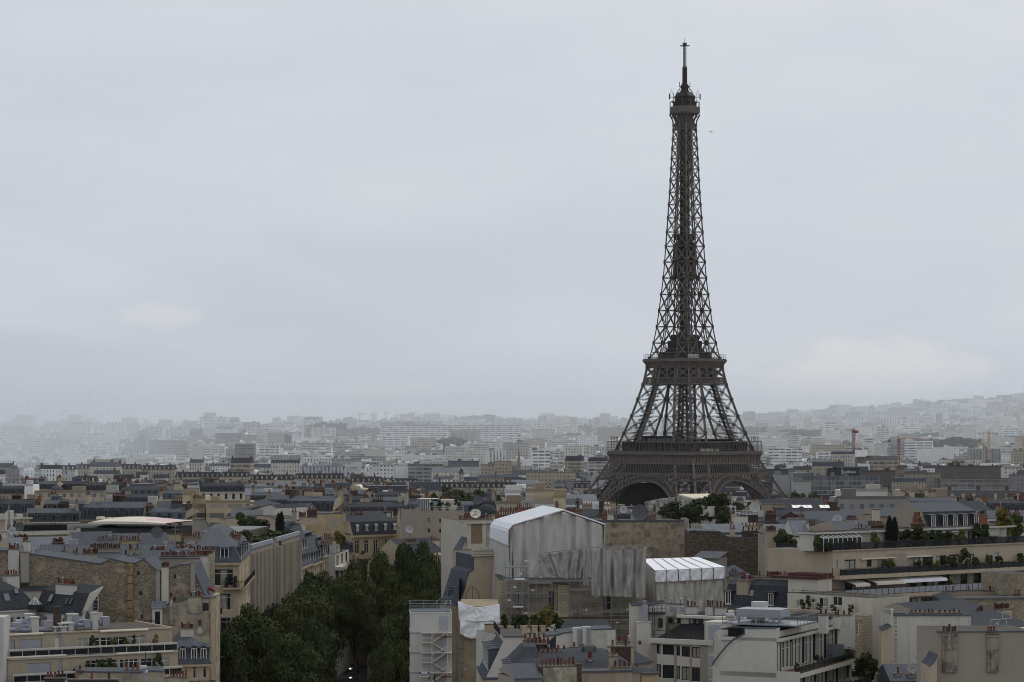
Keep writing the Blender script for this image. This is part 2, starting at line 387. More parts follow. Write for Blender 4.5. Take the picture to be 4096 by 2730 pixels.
M['leaf_yellow']=leafmat('yellowing_leaves',(0.12,0.115,0.04))
M['cypress']=leafmat('cypress_leaves',(0.012,0.02,0.010),0.3)
M['asphalt']=plain('asphalt',(0.05,0.05,0.052),0.9,0.25,0.3)
M['paving']=plain('pavement_stone',(0.16,0.155,0.145),0.9,0.2,0.4)
M['cityroof']=plain('far_roof',(0.2,0.2,0.2),0.7,0.35,0.08,obj=False)
M['cg']=cityface('far_wall_windows','grid',2.9,3.0,0.28,0.72,0.28,0.76)
M['cg2']=cityface('far_wall_tall_windows','grid',2.2,3.2,0.28,0.68,0.18,0.82)
M['cb']=cityface('far_wall_bands','band',9.0,2.9,0.0,0.16,0.42,0.86)
M['cb2']=cityface('far_wall_broad_bands','band',6.0,3.1,0.0,0.2,0.3,0.8,(0.09,0.10,0.11))
M['cv']=cityface('far_wall_upright_strips','vert',3.2,3.0,0.35,0.75,0,1,(0.1,0.11,0.12))
M['cglass']=cityface('far_curtain_wall','band',3.0,3.4,0.0,0.12,0.12,0.95,(0.075,0.095,0.11))
M['cplain']=plain('far_plain_wall',(0.5,0.5,0.5),0.85,0.12,0.1,obj=True)
# ground
def build_ground():
 mb=MB();xs=[];
 xs=[-9200,-6000,-4000,-2600,-1800,-1300,-1000,-800,-600,-450,-300,-200,-120,-60,0,60,120,200,300,450,600,800,1000,1300,1800,2600,4000,6000,9000]
 ys=[-600,0,150,250,320,400,480,560,640,720,800,900,1000,1120,1250,1350,1450,1700,2100,2600,3200,3800,4300,4800,5300,5800,6300,6800,7300,7800,8200,9000,10500]
 n=len(xs)
 for y in ys:
  for x in xs:mb.v.append((x,y,ground(x,y)))
 for j in range(len(ys)-1):
  for i in range(n-1):
   a=j*n+i;mb.f.append((a,a+1,a+n+1,a+n));mb.m.append(0)
 t=NT('city_ground');f=t.ramp(t.noise(0.02,(1,1,1),5,0.7),0.35,0.65)
 o=mb.build('ground',t.fin(t.mix(f,(0.10,0.095,0.088),(0.17,0.165,0.155)),0.95,0.1),smooth=True)
 tag(o,kind='structure')
build_ground()
# the iron tower
TY,TPX=1712.0,2739.0
tower=thing('lattice_tower','tall brown iron lattice tower with two platforms and an antenna, rising above the whole city','tower',(X(TPX,TY),TY,-23.0),R(45+2.4))
S=interp([(0,124.9),(26,93),(41,77),(48,70.6),(57,63),(61,60.2),(79,48.9),(98,39),(109,35.3),(116,32.6),(126,29),(138,25.6),(169,19.8),(195,17.0),(225,13.9),(253,11.7),(265,10.6),(277,10.2)])
W=interp([(0,15.5),(57,15.2),(79,13.7),(98,12),(116,10.2),(126,8.8),(147,7.7),(169,7.8),(189.3,8.75)])
def lat(mb,p,q,nrm,width,t=0.3,step=None,m=0):
 p=Vector(p);q=Vector(q);d=(q-p);L=d.length;d.normalize()
 o=d.cross(Vector(nrm)).normalized()*(width/2-t/2)
 mb.beam(p+o,q+o,t,t,m);mb.beam(p-o,q-o,t,t,m)
 step=step or width*1.5;k=max(2,int(L/step));s=1
 for i in range(k):
  a=p+d*(L*i/k)+o*s;b=p+d*(L*(i+1)/k)-o*s;s=-s
  mb.beam(a,b,t*0.55,t*0.55,m)
def colpt(sx,sy,i,j,h):
 s=S(h)/2;w_=W(h)
 return Vector((sx*(s-i*w_),sy*(s-j*w_),h))
LV0=[0,13,25,37];LV1=[47.5,57.6,67,78,89,98.6,103.6,110,116]
LV2=[116,126,136.7,147.3,157.8,168.6,179,189.3]
LV3=[189.3,198.7,208,216.7,224.7,232.6,240,246.8,253.4,259.5,265.3,268.5]
for sx in(-1,1):
 for sy in(-1,1):
  mb=MB();tr=MB()
  lv=LV0+LV1
  allv=lv+LV2[1:]
  for i in(0,1):
   for j in(0,1):
    for a,b in zip(allv,allv[1:]):
     ww=1.5 if b<60 else(1.4 if b<=116 else 0.68)
     mb.beam(colpt(sx,sy,i,j,a),colpt(sx,sy,i,j,b),ww,ww,up=(sx,sy,0.01))
  for(i0,j0),(i1,j1)in(((0,0),(1,0)),((0,0),(0,1)),((1,0),(1,1)),((0,1),(1,1))):
   nrm=Vector((0,sy,0.2))if j0==j1 else Vector((sx,0,0.2))
   for a,b in zip(allv,allv[1:]):
    if a in(98.6,37):continue
    p00=colpt(sx,sy,i0,j0,a);p01=colpt(sx,sy,i1,j1,a);p10=colpt(sx,sy,i0,j0,b);p11=colpt(sx,sy,i1,j1,b)
    big=1.25 if b<=116 else 1.0
    if b>116:mb.beam(p00,p11,.56,.4,up=nrm);mb.beam(p01,p10,.56,.4,up=nrm)
    else:lat(mb,p00,p11,nrm,1.05,0.2);lat(mb,p01,p10,nrm,1.05,0.2)
    lat(mb,p10,p11,nrm,big*0.72,0.22)
    g=(p00+p11+p01+p10)/4;mb.beam(g-Vector((0,0,0.9)),g+Vector((0,0,0.7)),1.2,0.3,up=nrm)
    for q in(p10,p11):mb.beam(q-Vector((0,0,1.2)),q+Vector((0,0,1.2)),1.6 if b<=116 else 1.1,1.6 if b<=116 else 1.1)
  for a,b in zip(lv,lv[1:]):
   if b>110:break
   for fi,fj in((0.35,0.5),(0.65,0.5),(0.5,0.35),(0.5,0.65)):
    pa=colpt(sx,sy,0,0,a).lerp(colpt(sx,sy,1,0,a),fi);pa.y=colpt(sx,sy,0,0,a).lerp(colpt(sx,sy,0,1,a),fj).y
    pb=colpt(sx,sy,0,0,b).lerp(colpt(sx,sy,1,0,b),fi);pb.y=colpt(sx,sy,0,0,b).lerp(colpt(sx,sy,0,1,b),fj).y
    tr.beam(pa,pb,0.7,0.7)
   for k in range(4):
    h=a+(b-a)*(k+0.5)/4;c0=colpt(sx,sy,0.25,0.25,h);c1=colpt(sx,sy,0.75,0.75,h)
    tr.beam((c0.x,c0.y,h-0.9),(c1.x,c1.y,h+0.9),0.5,0.5);tr.beam((c0.x,c1.y,h+0.9),(c1.x,c0.y,h-0.9),0.5,0.5)
  leg=mb.build('leg',M['iron'],tower)
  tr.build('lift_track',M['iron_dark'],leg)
def rot4(k,p):
 c,s=((1,0),(0,1),(-1,0),(0,-1))[k]
 return Vector((c*p[0]-s*p[1],s*p[0]+c*p[1],p[2]))
def fp(k,u,h,inset=0.0):return rot4(k,(u,-(S(h)/2-inset),h))
def xband(mb,k,h0,h1,n,t,full=1.0,chord=0.8,rep=2,inset=0.0,m=0):
 s0,s1=S(h0)/2*full,S(h1)/2*full
 for r in range(n):
  for q in range(rep):
   u0=-1+2*(r+q/rep)/n;u1=u0+2/n
   if u1>1.0001:continue
   mb.beam(fp(k,u0*s0,h0,inset),fp(k,u1*s1,h1,inset),t,t,m);mb.beam(fp(k,u1*s0,h0,inset),fp(k,u0*s1,h1,inset),t,t,m)
 for h,s in((h0,s0),(h1,s1)):mb.beam(fp(k,-s,h,inset),fp(k,s,h,inset),chord,chord,m)
belts=MB();frieze=MB();posts=MB();deck=MB()
for k in range(4):
 xband(belts,k,41.2,47.6,17,0.3,rep=2)
 for sgn in(-1,1):
  for r in range(6):
   ua=lambda h,q:sgn*(S(h)/2-16*q/6)
   belts.beam(fp(k,ua(36.8,r),36.8),fp(k,ua(40.2,r+1),40.2),0.36);belts.beam(fp(k,ua(36.8,r+1),36.8),fp(k,ua(40.2,r),40.2),0.36)
  for h in(36.8,40.2):belts.beam(fp(k,sgn*S(h)/2,h),fp(k,sgn*(S(h)/2-16),h),0.7)
 xband(belts,k,99.2,103.2,18,0.26,rep=2,chord=0.8)
 for r in range(4):
  for(a,b)in((103.6,109.6),):
   u0=-1+2*r/4;u1=u0+0.5
   belts.beam(fp(k,u0*S(a)/2,a),fp(k,u0*S(b)/2,b),1.1)
   lat(belts,fp(k,u0*S(a)/2,a),fp(k,u1*S(b)/2,b),rot4(k,(0,-1,0)),1.0,0.3);lat(belts,fp(k,u1*S(a)/2,a),fp(k,u0*S(b)/2,b),rot4(k,(0,-1,0)),1.0,0.3)
 def ring(mb,prof,m=0):
  for(o0,h0),(o1,h1)in zip(prof,prof[1:]):
   mb.poly((rot4(k,(-o0,-o0,h0)),rot4(k,(o0,-o0,h0)),rot4(k,(o1,-o1,h1)),rot4(k,(-o1,-o1,h1))),m)
 ring(frieze,[(34.6,47.8),(35.2,47.8),(35.2,48.5),(34.9,48.6),(34.9,51.2),(35.3,52.4),(36.2,53.3),(36.4,53.3),(36.4,54.1),(35.9,54.1),(35.9,55.5),(30,55.5)])
 n=21
 for r in range(n+1):
  u=-34.9+69.8*r/n
  frieze.beam(rot4(k,(u,-35.15,48.6)),rot4(k,(u,-35.15,52.0)),0.42,0.5);frieze.beam(rot4(k,(u,-35.2,51.8)),rot4(k,(u*1.02,-36.1,53.3)),0.42,0.6)
 ring(deck,[(30.0,55.2),(12,55.2)]);ring(deck,[(12,54.6),(34.7,54.6)])
 for r in range(25):
  u=-35.6+71.2*r/24
  posts.beam(rot4(k,(u,-35.6,55.5)),rot4(k,(u,-35.6,61.2)),0.22)
  if r%2==0:posts.beam(rot4(k,(u+0.9,-35.6,55.5)),rot4(k,(u+0.9,-35.6,61.2)),0.16)
  posts.beam(rot4(k,(u*0.88,-31.4,55.5)),rot4(k,(u*0.88,-31.4,61.2)),0.25)
 for o0,o1 in((30.6,36.0),):
  posts.poly([rot4(k,p)for p in((-o1,-o1,61.2),(o1,-o1,61.2),(o0,-o0,61.2),(-o0,-o0,61.2))][::-1]);posts.poly([rot4(k,p)for p in((-o1,-o1,61.7),(o1,-o1,61.7),(o0,-o0,61.7),(-o0,-o0,61.7))])
  posts.poly([rot4(k,p)for p in((-o1,-o1,61.2),(o1,-o1,61.2),(o1,-o1,61.7),(-o1,-o1,61.7))])
 posts.beam(rot4(k,(-35.6,-35.6,56.6)),rot4(k,(35.6,-35.6,56.6)),0.12)
 for u in(-33.5,-31,-28.5,28.5,31,33.5):posts.beam(rot4(k,(u,-34.5,61.7)),rot4(k,(u,-34.5,64.2)),0.2);posts.beam(rot4(k,(u-0.4,-34.5,64.2)),rot4(k,(u+0.5,-34.5,64.6)),0.5)
 for sg in(-1,1):posts.beam(rot4(k,(sg*28,-34.5,63.2)),rot4(k,(sg*34,-34.5,63.2)),0.14)
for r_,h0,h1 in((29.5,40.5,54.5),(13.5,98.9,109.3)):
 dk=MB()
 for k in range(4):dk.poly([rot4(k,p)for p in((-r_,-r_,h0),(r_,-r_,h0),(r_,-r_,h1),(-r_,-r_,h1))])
 dk.build('inner_shade_sheet',M['iron_dark'],tower)  # solid dark sheets added behind the lattice to stand for shade under the decks
for k in range(4):gz=MB();gz.poly([rot4(k,p)for p in((-27,-30.2,55.6),(27,-30.2,55.6),(27,-30.2,61.1),(-27,-30.2,61.1))]);gz.build('gallery_glazing',M['glass'],tower)
belts.build('lattice_belt',M['iron'],tower);fr=frieze.build('lower_platform',M['iron'],tower)
deck.build('platform_deck',M['iron_dark'],fr);posts.build('gallery',M['iron'],fr)
for k in range(4):
 mb=MB();hc,ro,ri=2.6,37.6,34.0
 prev=None;n=44
 for a in range(n+1):
  th=R(8)+(R(164))*a/n
  uo,ho=ro*math.cos(th),hc+ro*math.sin(th);ui,hi=ri*math.cos(th),hc+ri*math.sin(th)
  for ins in(0.3,4.2):
   po,pi_=fp(k,uo,ho,ins),fp(k,ui,hi,ins)
   mb.beam(po,pi_,0.42)
   if prev is not None:
    qo,qi=prev[ins];mb.beam(qo,po,0.9);mb.beam(qi,pi_,0.9)
    pm,qm=po.lerp(pi_,0.5),qo.lerp(qi,0.5);mb.beam(qo,pm,0.3);mb.beam(qi,pm,0.3)
   if ins==0.3:cur={0.3:(po,pi_)}
   else:cur[4.2]=(po,pi_)
  mb.beam(cur[0.3][1],cur[4.2][1],0.4);mb.beam(cur[0.3][0],cur[4.2][0],0.4)
  if prev is not None:mb.beam(prev[0.3][1],cur[4.2][1],0.35);mb.beam(cur[0.3][1],prev[4.2][1],0.35)
  prev=cur
 arch=mb.build('arch',M['iron'],tower)
 sp=MB()
 for u in[x*2.7 for x in range(-10,11)]:
  if abs(u)<9 or abs(u)>30:continue
  h0=hc+math.sqrt(ro*ro-u*u)+0.3;top=40.6
  if abs(u)<S(h0)/2-14 and top>h0+0.8:
   sp.beam(fp(k,u,h0,0.3),fp(k,u,top,0.3),0.75,0.5)
   nu=u+math.copysign(2.7,-u)
   sp.beam(fp(k,u,top-0.9,0.3),fp(k,(u+nu)/2,top,0.3),0.7,0.5);sp.beam(fp(k,nu,top-0.9,0.3),fp(k,(u+nu)/2,top,0.3),0.7,0.5)
 for sg in(-1,1):sp.beam(fp(k,sg*9,40.5,0.3),fp(k,sg*24.5,40.5,0.3),1.0,0.5)
 sp.beam(fp(k,-10,40.5,0.3),fp(k,10,40.5,0.3),0.9,0.5)
 sp.build('spandrel',M['iron'],arch)
def pavilion(k,u0,u1,d0,d1,h0,h1,slope,name='pavilion'):
 mb=MB()
 lo=[rot4(k,p)for p in((u0,-d0,h0),(u1,-d0,h0),(u1,-d1,h0),(u0,-d1,h0))]
 hi=[rot4(k,p)for p in((u0+slope,-d0+2,h1),(u1-1,-d0+2,h1),(u1-1,-d1,h1),(u0+slope,-d1,h1))]
 mb.hexa(lo,hi,0)
 ph=[rot4(k,p)for p in((u0+slope-2,-d0+0.5,h1),(u1,-d0+0.5,h1),(u1,-d1,h1),(u0+slope-2,-d1,h1))]
 mb.hexa(ph,[p+Vector((0,0,0.8))for p in ph],1)
 for r in range(9):
  u=u0+1+(u1-u0-2)*r/8;mb.beam(rot4(k,(u,-d0-0.1,h0)),rot4(k,(u+0.8,-d0+1.9,h1)),0.2,m=1)
 mb.build(name,[M['glass'],M['iron_dark']],tower)
pavilion(3,-20,13,27.5,16,55.6,64.6,5)
pavilion(0,-13,20,27.5,16,55.6,62.6,1)
pavilion(1,-18,18,27.5,16,55.6,62.0,1);pavilion(2,-18,18,27.5,16,55.6,62.0,1)
bx=MB()
for u in(-26,-21.5,-17.8):bx.box(u,-34.6,55.6,u+3.6,-33,57.3)
bx.box(-11,-34.6,55.6,-8,-33,57.1);bx.build('kiosk_row',M['white'],tower)
up=MB()
for k in range(4):
 prof=[(17.5,109.4),(17.7,110.4),(17.9,111.4),(18.4,112.6),(19.4,113.8),(19.6,113.8),(19.6,115.2),(19.2,115.2),(19.2,115.7),(8,115.7)]
 for(o0,h0),(o1,h1)in zip(prof,prof[1:]):
  up.poly((rot4(k,(-o0,-o0,h0)),rot4(k,(o0,-o0,h0)),rot4(k,(o1,-o1,h1)),rot4(k,(-o1,-o1,h1))))
 up.poly([rot4(k,p)for p in((-17.5,-17.5,109.5),(17.5,-17.5,109.5),(6,-6,109.5),(-6,-6,109.5))][::-1])
 for r in range(15):
  u=-17.6+35.2*r/14
  for(o0,h0),(o1,h1)in(((17.8,109.8),(18.1,111.4)),((18.1,111.4),(18.6,112.6)),((18.6,112.6),(19.5,113.8))):up.beam(rot4(k,(u*o0/17.8,-o0,h0)),rot4(k,(u*o1/17.8,-o1,h1)),0.3,0.4)
 for r in range(21):
  u=-19+38*r/20;up.beam(rot4(k,(u,-19.1,115.7)),rot4(k,(u,-19.1,118.4)),0.12)
 for h in(116.8,118.4):up.beam(rot4(k,(-19.1,-19.1,h)),rot4(k,(19.1,-19.1,h)),0.14)
 for r in range(13):
  u=-14.8+29.6*r/12;up.beam(rot4(k,(u,-14.9,119.9)),rot4(k,(u,-14.9,122.2)),0.12)
 up.poly([rot4(k,p)for p in((-15,-15,119.8),(15,-15,119.8),(5,-5,119.8),(-5,-5,119.8))]);up.beam(rot4(k,(-15,-15,119.7)),rot4(k,(15,-15,119.7)),0.6);up.beam(rot4(k,(-15,-15,122.2)),rot4(k,(15,-15,122.2)),0.15)
uo=up.build('upper_platform',M['iron'],tower)
pv=MB();pv.box(-8,-8,115.8,8,8,127.5);pv.box(-6.5,-6.5,127.5,6.5,6.5,131.5);pv.box(-14,-10,115.8,14,10,119.2);pv.box(-10,-14,115.8,10,14,119.2);pv.build('machine_room',M['iron_dark'],uo)
wk=MB();wk.box(-18.4,-18.6,115.9,-8.5,-17.4,118.3);wk.build('kiosk_row',M['white'],tower)
sh=MB()
for a,b in zip(LV3,LV3[1:]):
 for k in range(4):
  sa,sb=S(a)/2,S(b)/2;n=rot4(k,(0,-1,0))
  sh.beam(fp(k,-sa,a),fp(k,-sb,b),0.66,0.66);sh.beam(fp(k,0,a),fp(k,0,b),0.85,0.6)
  if b<266:
   for u0,u1 in((-1,0),(0,1)):
    sh.beam(fp(k,u0*sa,a),fp(k,u1*sb,b),.5,.36,up=n);sh.beam(fp(k,u1*sa,a),fp(k,u0*sb,b),.5,.36,up=n)
  lat(sh,fp(k,-sb,b),fp(k,sb,b),n,0.7,0.2,0.9)
  for u in(-sb,0):sh.beam(fp(k,u,b-1.1),fp(k,u,b+1.1),1.1,1.1)
for k in range(4):
 for r in range(8):
  u0=-1+r/4;sh.beam(fp(k,u0*S(265)/2,265.4),fp(k,(u0+.25)*S(268)/2,268.4),0.3);sh.beam(fp(k,(u0+.25)*S(265)/2,265.4),fp(k,u0*S(268)/2,268.4),0.3)
sh.build('upper_shaft',M['iron'],tower)
core=MB()
for x,y in((-1.9,-1.9),(1.9,-1.9),(-1.9,1.9),(1.9,1.9),(0,-2.6),(0,2.6),(2.6,0),(-2.6,0)):core.beam((x,y,116),(x,y,276),.8)
for i in range(54):
 h=118+i*2.92
 core.box(-2.2,-2.2,h,2.2,2.2,h+0.5);core.beam((-2.2,-2.2,h),(2.2,2.2,h+2.9),0.5);core.beam((-2.2,2.2,h),(2.2,-2.2,h+2.9),0.5)
core.box(-5.2,-5.2,193.6,5.2,5.2,196.6);core.box(-6.0,-6.0,196.6,6.0,6.0,197.2);core.box(-3.4,-3.4,188.5,3.4,3.4,193.6)
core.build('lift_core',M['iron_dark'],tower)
ne=MB()
for k in range(4):
 ne.poly([rot4(k,p)for p in((-5.0,-5.9,168),(5.0,-5.9,168),(4.5,-5.6,192),(-4.5,-5.6,192))])if k in(1,2)else None
ne.build('protective_netting',M['iron_grey'],tower)
sm_=MB()
def octa(h,r,c):return[(-c,-r,h),(c,-r,h),(r,-c,h),(r,c,h),(c,r,h),(-c,r,h),(-r,c,h),(-r,-c,h)]
sm_.loft([octa(275.6,8.2,4.6),octa(276.2,8.6,4.8),octa(276.6,8.8,4.9),octa(280.2,8.8,4.9),octa(280.5,8.4,4.7)],0)
sm_.poly(octa(275.6,8.2,4.6)[::-1])
for p in octa(0,8.6,4.8):sm_.beam((p[0],p[1],280.4),(p[0],p[1],283.6),0.25);sm_.beam((p[0],p[1],283.6),(p[0]*0.8,p[1]*0.8,284.6),0.3)
for k in range(4):
 for u in(-5.2,-2.6,0,2.6,5.2):
  sm_.beam(fp(k,u*S(268)/10.6,268.2),rot4(k,(u*1.05,-5.7,271.5)),0.75,0.6);sm_.beam(rot4(k,(u*1.05,-5.7,271.5)),rot4(k,(u*1.2,-7.8,275.6)),0.75,0.6)
 lat(sm_,fp(k,-5.1,268.4),rot4(k,(5.4,-6.6,274.5)),rot4(k,(0,-1,0)),0.8,0.25);lat(sm_,fp(k,5.1,268.4),rot4(k,(-5.4,-6.6,274.5)),rot4(k,(0,-1,0)),0.8,0.25)
sm_.box(-3.6,-3.6,268,3.6,3.6,276)
su=sm_.build('summit_platform',M['iron'],tower)
cb_=MB()
cb_.loft([octa(280.4,6.6,4.2),octa(283.4,6.6,4.2)],0);cb_.loft([octa(283.4,7.2,4.4),octa(283.9,7.2,4.4)],0)
cb_.loft([octa(283.9,5.6,3.6),octa(286.6,5.6,3.6),octa(286.8,5.9,3.8),octa(287.2,5.9,3.8),octa(288.4,5.2,3.2),octa(290.0,3.6,2.2),octa(290.6,1.8,1.0)],0)
for x,y in((-6.2,-6.2),(6.2,-6.2),(-6.2,6.2),(6.2,6.2)):
 cb_.beam((x*0.7,y*0.7,286.6),(x*1.16,y*1.16,286.6),0.3);cb_.beam((x*1.15,y*1.15,285.4),(x*1.15,y*1.15,289.2),0.4 if x*y>0 else 0.55);cb_.beam((x*.85,y*.85,283.8),(x*.85,y*.85,289.5),0.3)
 cb_.beam((x*1.05,y*1.05,286.6),(x*1.05,y*1.05,291.2),0.14);cb_.beam((x*.9,y*.9,289.2),(x*1.0,y*1.0,292.4),0.14)
for k in range(4):
 pts=[(6.0,287.2),(5.4,289.6),(4.2,291.6),(2.8,293.2),(1.6,294.0)]
 for(a,h),(b,g)in zip(pts,pts[1:]):
  p,q=rot4(k,(a*.707,-a*.707,h)),rot4(k,(b*.707,-b*.707,g))
  cb_.beam(p,q,0.32);cb_.beam(p+Vector((0,0,-1)),q+Vector((0,0,-1)),0.25);cb_.beam(p,q+Vector((0,0,-1)),0.2)
cb_.build('summit_cabin',M['iron_dark'],su)
an=MB()
an.box(-2.2,-2.2,290.5,2.2,2.2,291.2);an.box(-1.7,-1.7,291.2,1.7,1.7,295.4);an.box(-2.6,-2.6,293.6,2.6,2.6,294.2)
an.loft([[(-r,-r,h),(r,-r,h),(r,r,h),(-r,r,h)]for r,h in((1.2,295.4),(1.05,301),(0.95,307))],0)
for h in(296.2,298.0,299.6,301.4,303.0,304.8,306.2):
 an.beam((-2.0,0,h),(2.0,0,h),0.28);an.beam((0,-2.0,h),(0,2.0,h),0.28)
 for x,y in((-1.9,0),(1.9,0),(0,1.9),(0,-1.9)):an.beam((x,y,h-0.7),(x,y,h+0.5),0.22)
for x,y in((-2.4,-2.4),(2.4,-2.4),(-2.4,2.4),(2.4,2.4)):an.beam((x,y,294),(x,y,297),0.3)
for x,y in((-.6,-.6),(.6,-.6),(-.6,.6),(.6,.6)):an.beam((x,y,307),(x,y,321),0.3)
for i in range(12):
 h=307.6+i*1.12;an.box(-.75,-.75,h,.75,.75,h+0.38)
an.box(-.8,-.8,321,.8,.8,322.6);an.beam((-2.3,2.3,320.8),(2.3,-2.3,320.8),0.4);an.beam((-2.1,2.1,320.6),(-.5,.5,319.8),0.2);an.beam((2.1,-2.1,320.6),(.5,-.5,319.8),0.2)
an.beam((0,0,322),(0,0,326),0.16);an.beam((-.9,.9,321),(-.9,.9,323.2),0.14);an.beam((.9,-.9,321),(.9,-.9,323.2),0.14)
an.build('antenna_mast',M['iron_dark'],tower)
# building kit
WIN={}
def win_mesh(w,h,style,k=0):
 """a window: frame, bars and pane, front at y = 0 facing -y, x 0..w, z 0..h"""
 key=(round(w,2),round(h,2),style,k)
 if key in WIN:return WIN[key]
 mb=MB();f=0.09;mats=[M['white_frame'],M['glass'],M['curtain'],M['railing'],M['shutter']]
 fm=3 if style in('dark','slide')else 0
 if style=='shut':
  mb.box(0,0.02,0,w,0.08,h,4)
  for i in range(1,int(h/0.3)):mb.box(0,0.0,i*0.3,w,0.019,i*0.3+0.05,4)
 elif style=='door':
  mb.box(0,0.02,0,w,0.08,h,0)
 else:
  mb.box(0,0.06,0,w,0.1,h,1)
  mb.box(0,0,0,f,0.055,h,fm);mb.box(w-f,0,0,w,0.055,h,fm);mb.box(f,0,0,w-f,0.055,f,fm);mb.box(f,0,h-f,w-f,0.055,h,fm)
  n=max(1,int(round(w/0.75)))
  if style=='slide':n=max(1,int(round(w/1.3)))
  for i in range(1,n):mb.box(w*i/n-f*0.55,0.005,f,w*i/n+f*0.55,0.05,h-f,fm)
  if style=='fr' and h>1.5:mb.box(f,0.008,h*0.72,w-f,0.045,h*0.72+0.07,fm)
  if k==1:mb.box(f,0.052,f,w*0.5,0.058,h-f,2)
  if k==2:mb.box(f,0.052,f,w-f,0.058,h*0.9,2)
  if k==3:mb.box(w*0.5,0.052,f,w-f,0.058,h-f,2)
 WIN[key]=mb.mesh('window',mats);return WIN[key]
def panel(mb,O,U,w,h,holes=(),m=0,dep=0.22,back=None,mrev=None):
 """upright wall sheet from O along U with rectangular openings (u0, z0, u1, z1) and their reveals"""
 O=Vector(O);U=Vector(U);Zv=Vector((0,0,1));N=U.cross(Zv)
 hs=[(max(0.02,a),max(0.02,b),min(w-0.02,c),min(h-0.02,d))for a,b,c,d in[q[:4]for q in holes]]
 xs=sorted({0.0,w}|{q[0]for q in hs}|{q[2]for q in hs});zs=sorted({0.0,h}|{q[1]for q in hs}|{q[3]for q in hs})
 pt=lambda a,b,k=0.0:O+U*a+Zv*b-N*k
 for i in range(len(xs)-1):
  run=None
  for j in range(len(zs)-1):
   cx,cz=(xs[i]+xs[i+1])/2,(zs[j]+zs[j+1])/2
   if any(a<cx<c and b<cz<d for a,b,c,d in hs):
    if run is not None:mb.poly((pt(xs[i],run),pt(xs[i+1],run),pt(xs[i+1],zs[j]),pt(xs[i],zs[j])),m);run=None
   elif run is None:run=zs[j]
  if run is not None:mb.poly((pt(xs[i],run),pt(xs[i+1],run),pt(xs[i+1],h),pt(xs[i],h)),m)
 r=m if mrev is None else mrev
 for a,b,c,d in hs:
  mb.poly((pt(a,b),pt(a,b,dep),pt(a,d,dep),pt(a,d)),r);mb.poly((pt(c,b,dep),pt(c,b),pt(c,d),pt(c,d,dep)),r)
  mb.poly((pt(a,b),pt(c,b),pt(c,b,dep),pt(a,b,dep)),r);mb.poly((pt(a,d,dep),pt(c,d,dep),pt(c,d),pt(a,d)),r)
  if back is not None:mb.poly((pt(a,b,dep),pt(c,b,dep),pt(c,d,dep),pt(a,d,dep)),back)
POT={}
def pot_mesh(k):
 if k not in POT:
  mb=MB()
  if k==2:mb.tube((0,0,0),(0,0,0.7),0.1,8);mb.tube((0,0,0.78),(0,0,0.95),0.2,8,0.02)
  else:mb.lathe([(0.16,0),(0.13,0.08),(0.125,0.52),(0.15,0.55),(0.15,0.62)],8,cap=False);mb.poly([(0.12*math.cos(a*.785),0.12*math.sin(a*.785),0.56)for a in range(8)],1)
  POT[k]=mb.mesh('chimney_pot',[[M['terracotta'],M['terracotta_dark'],M['steel']][k],M['black']])
 return POT[k]
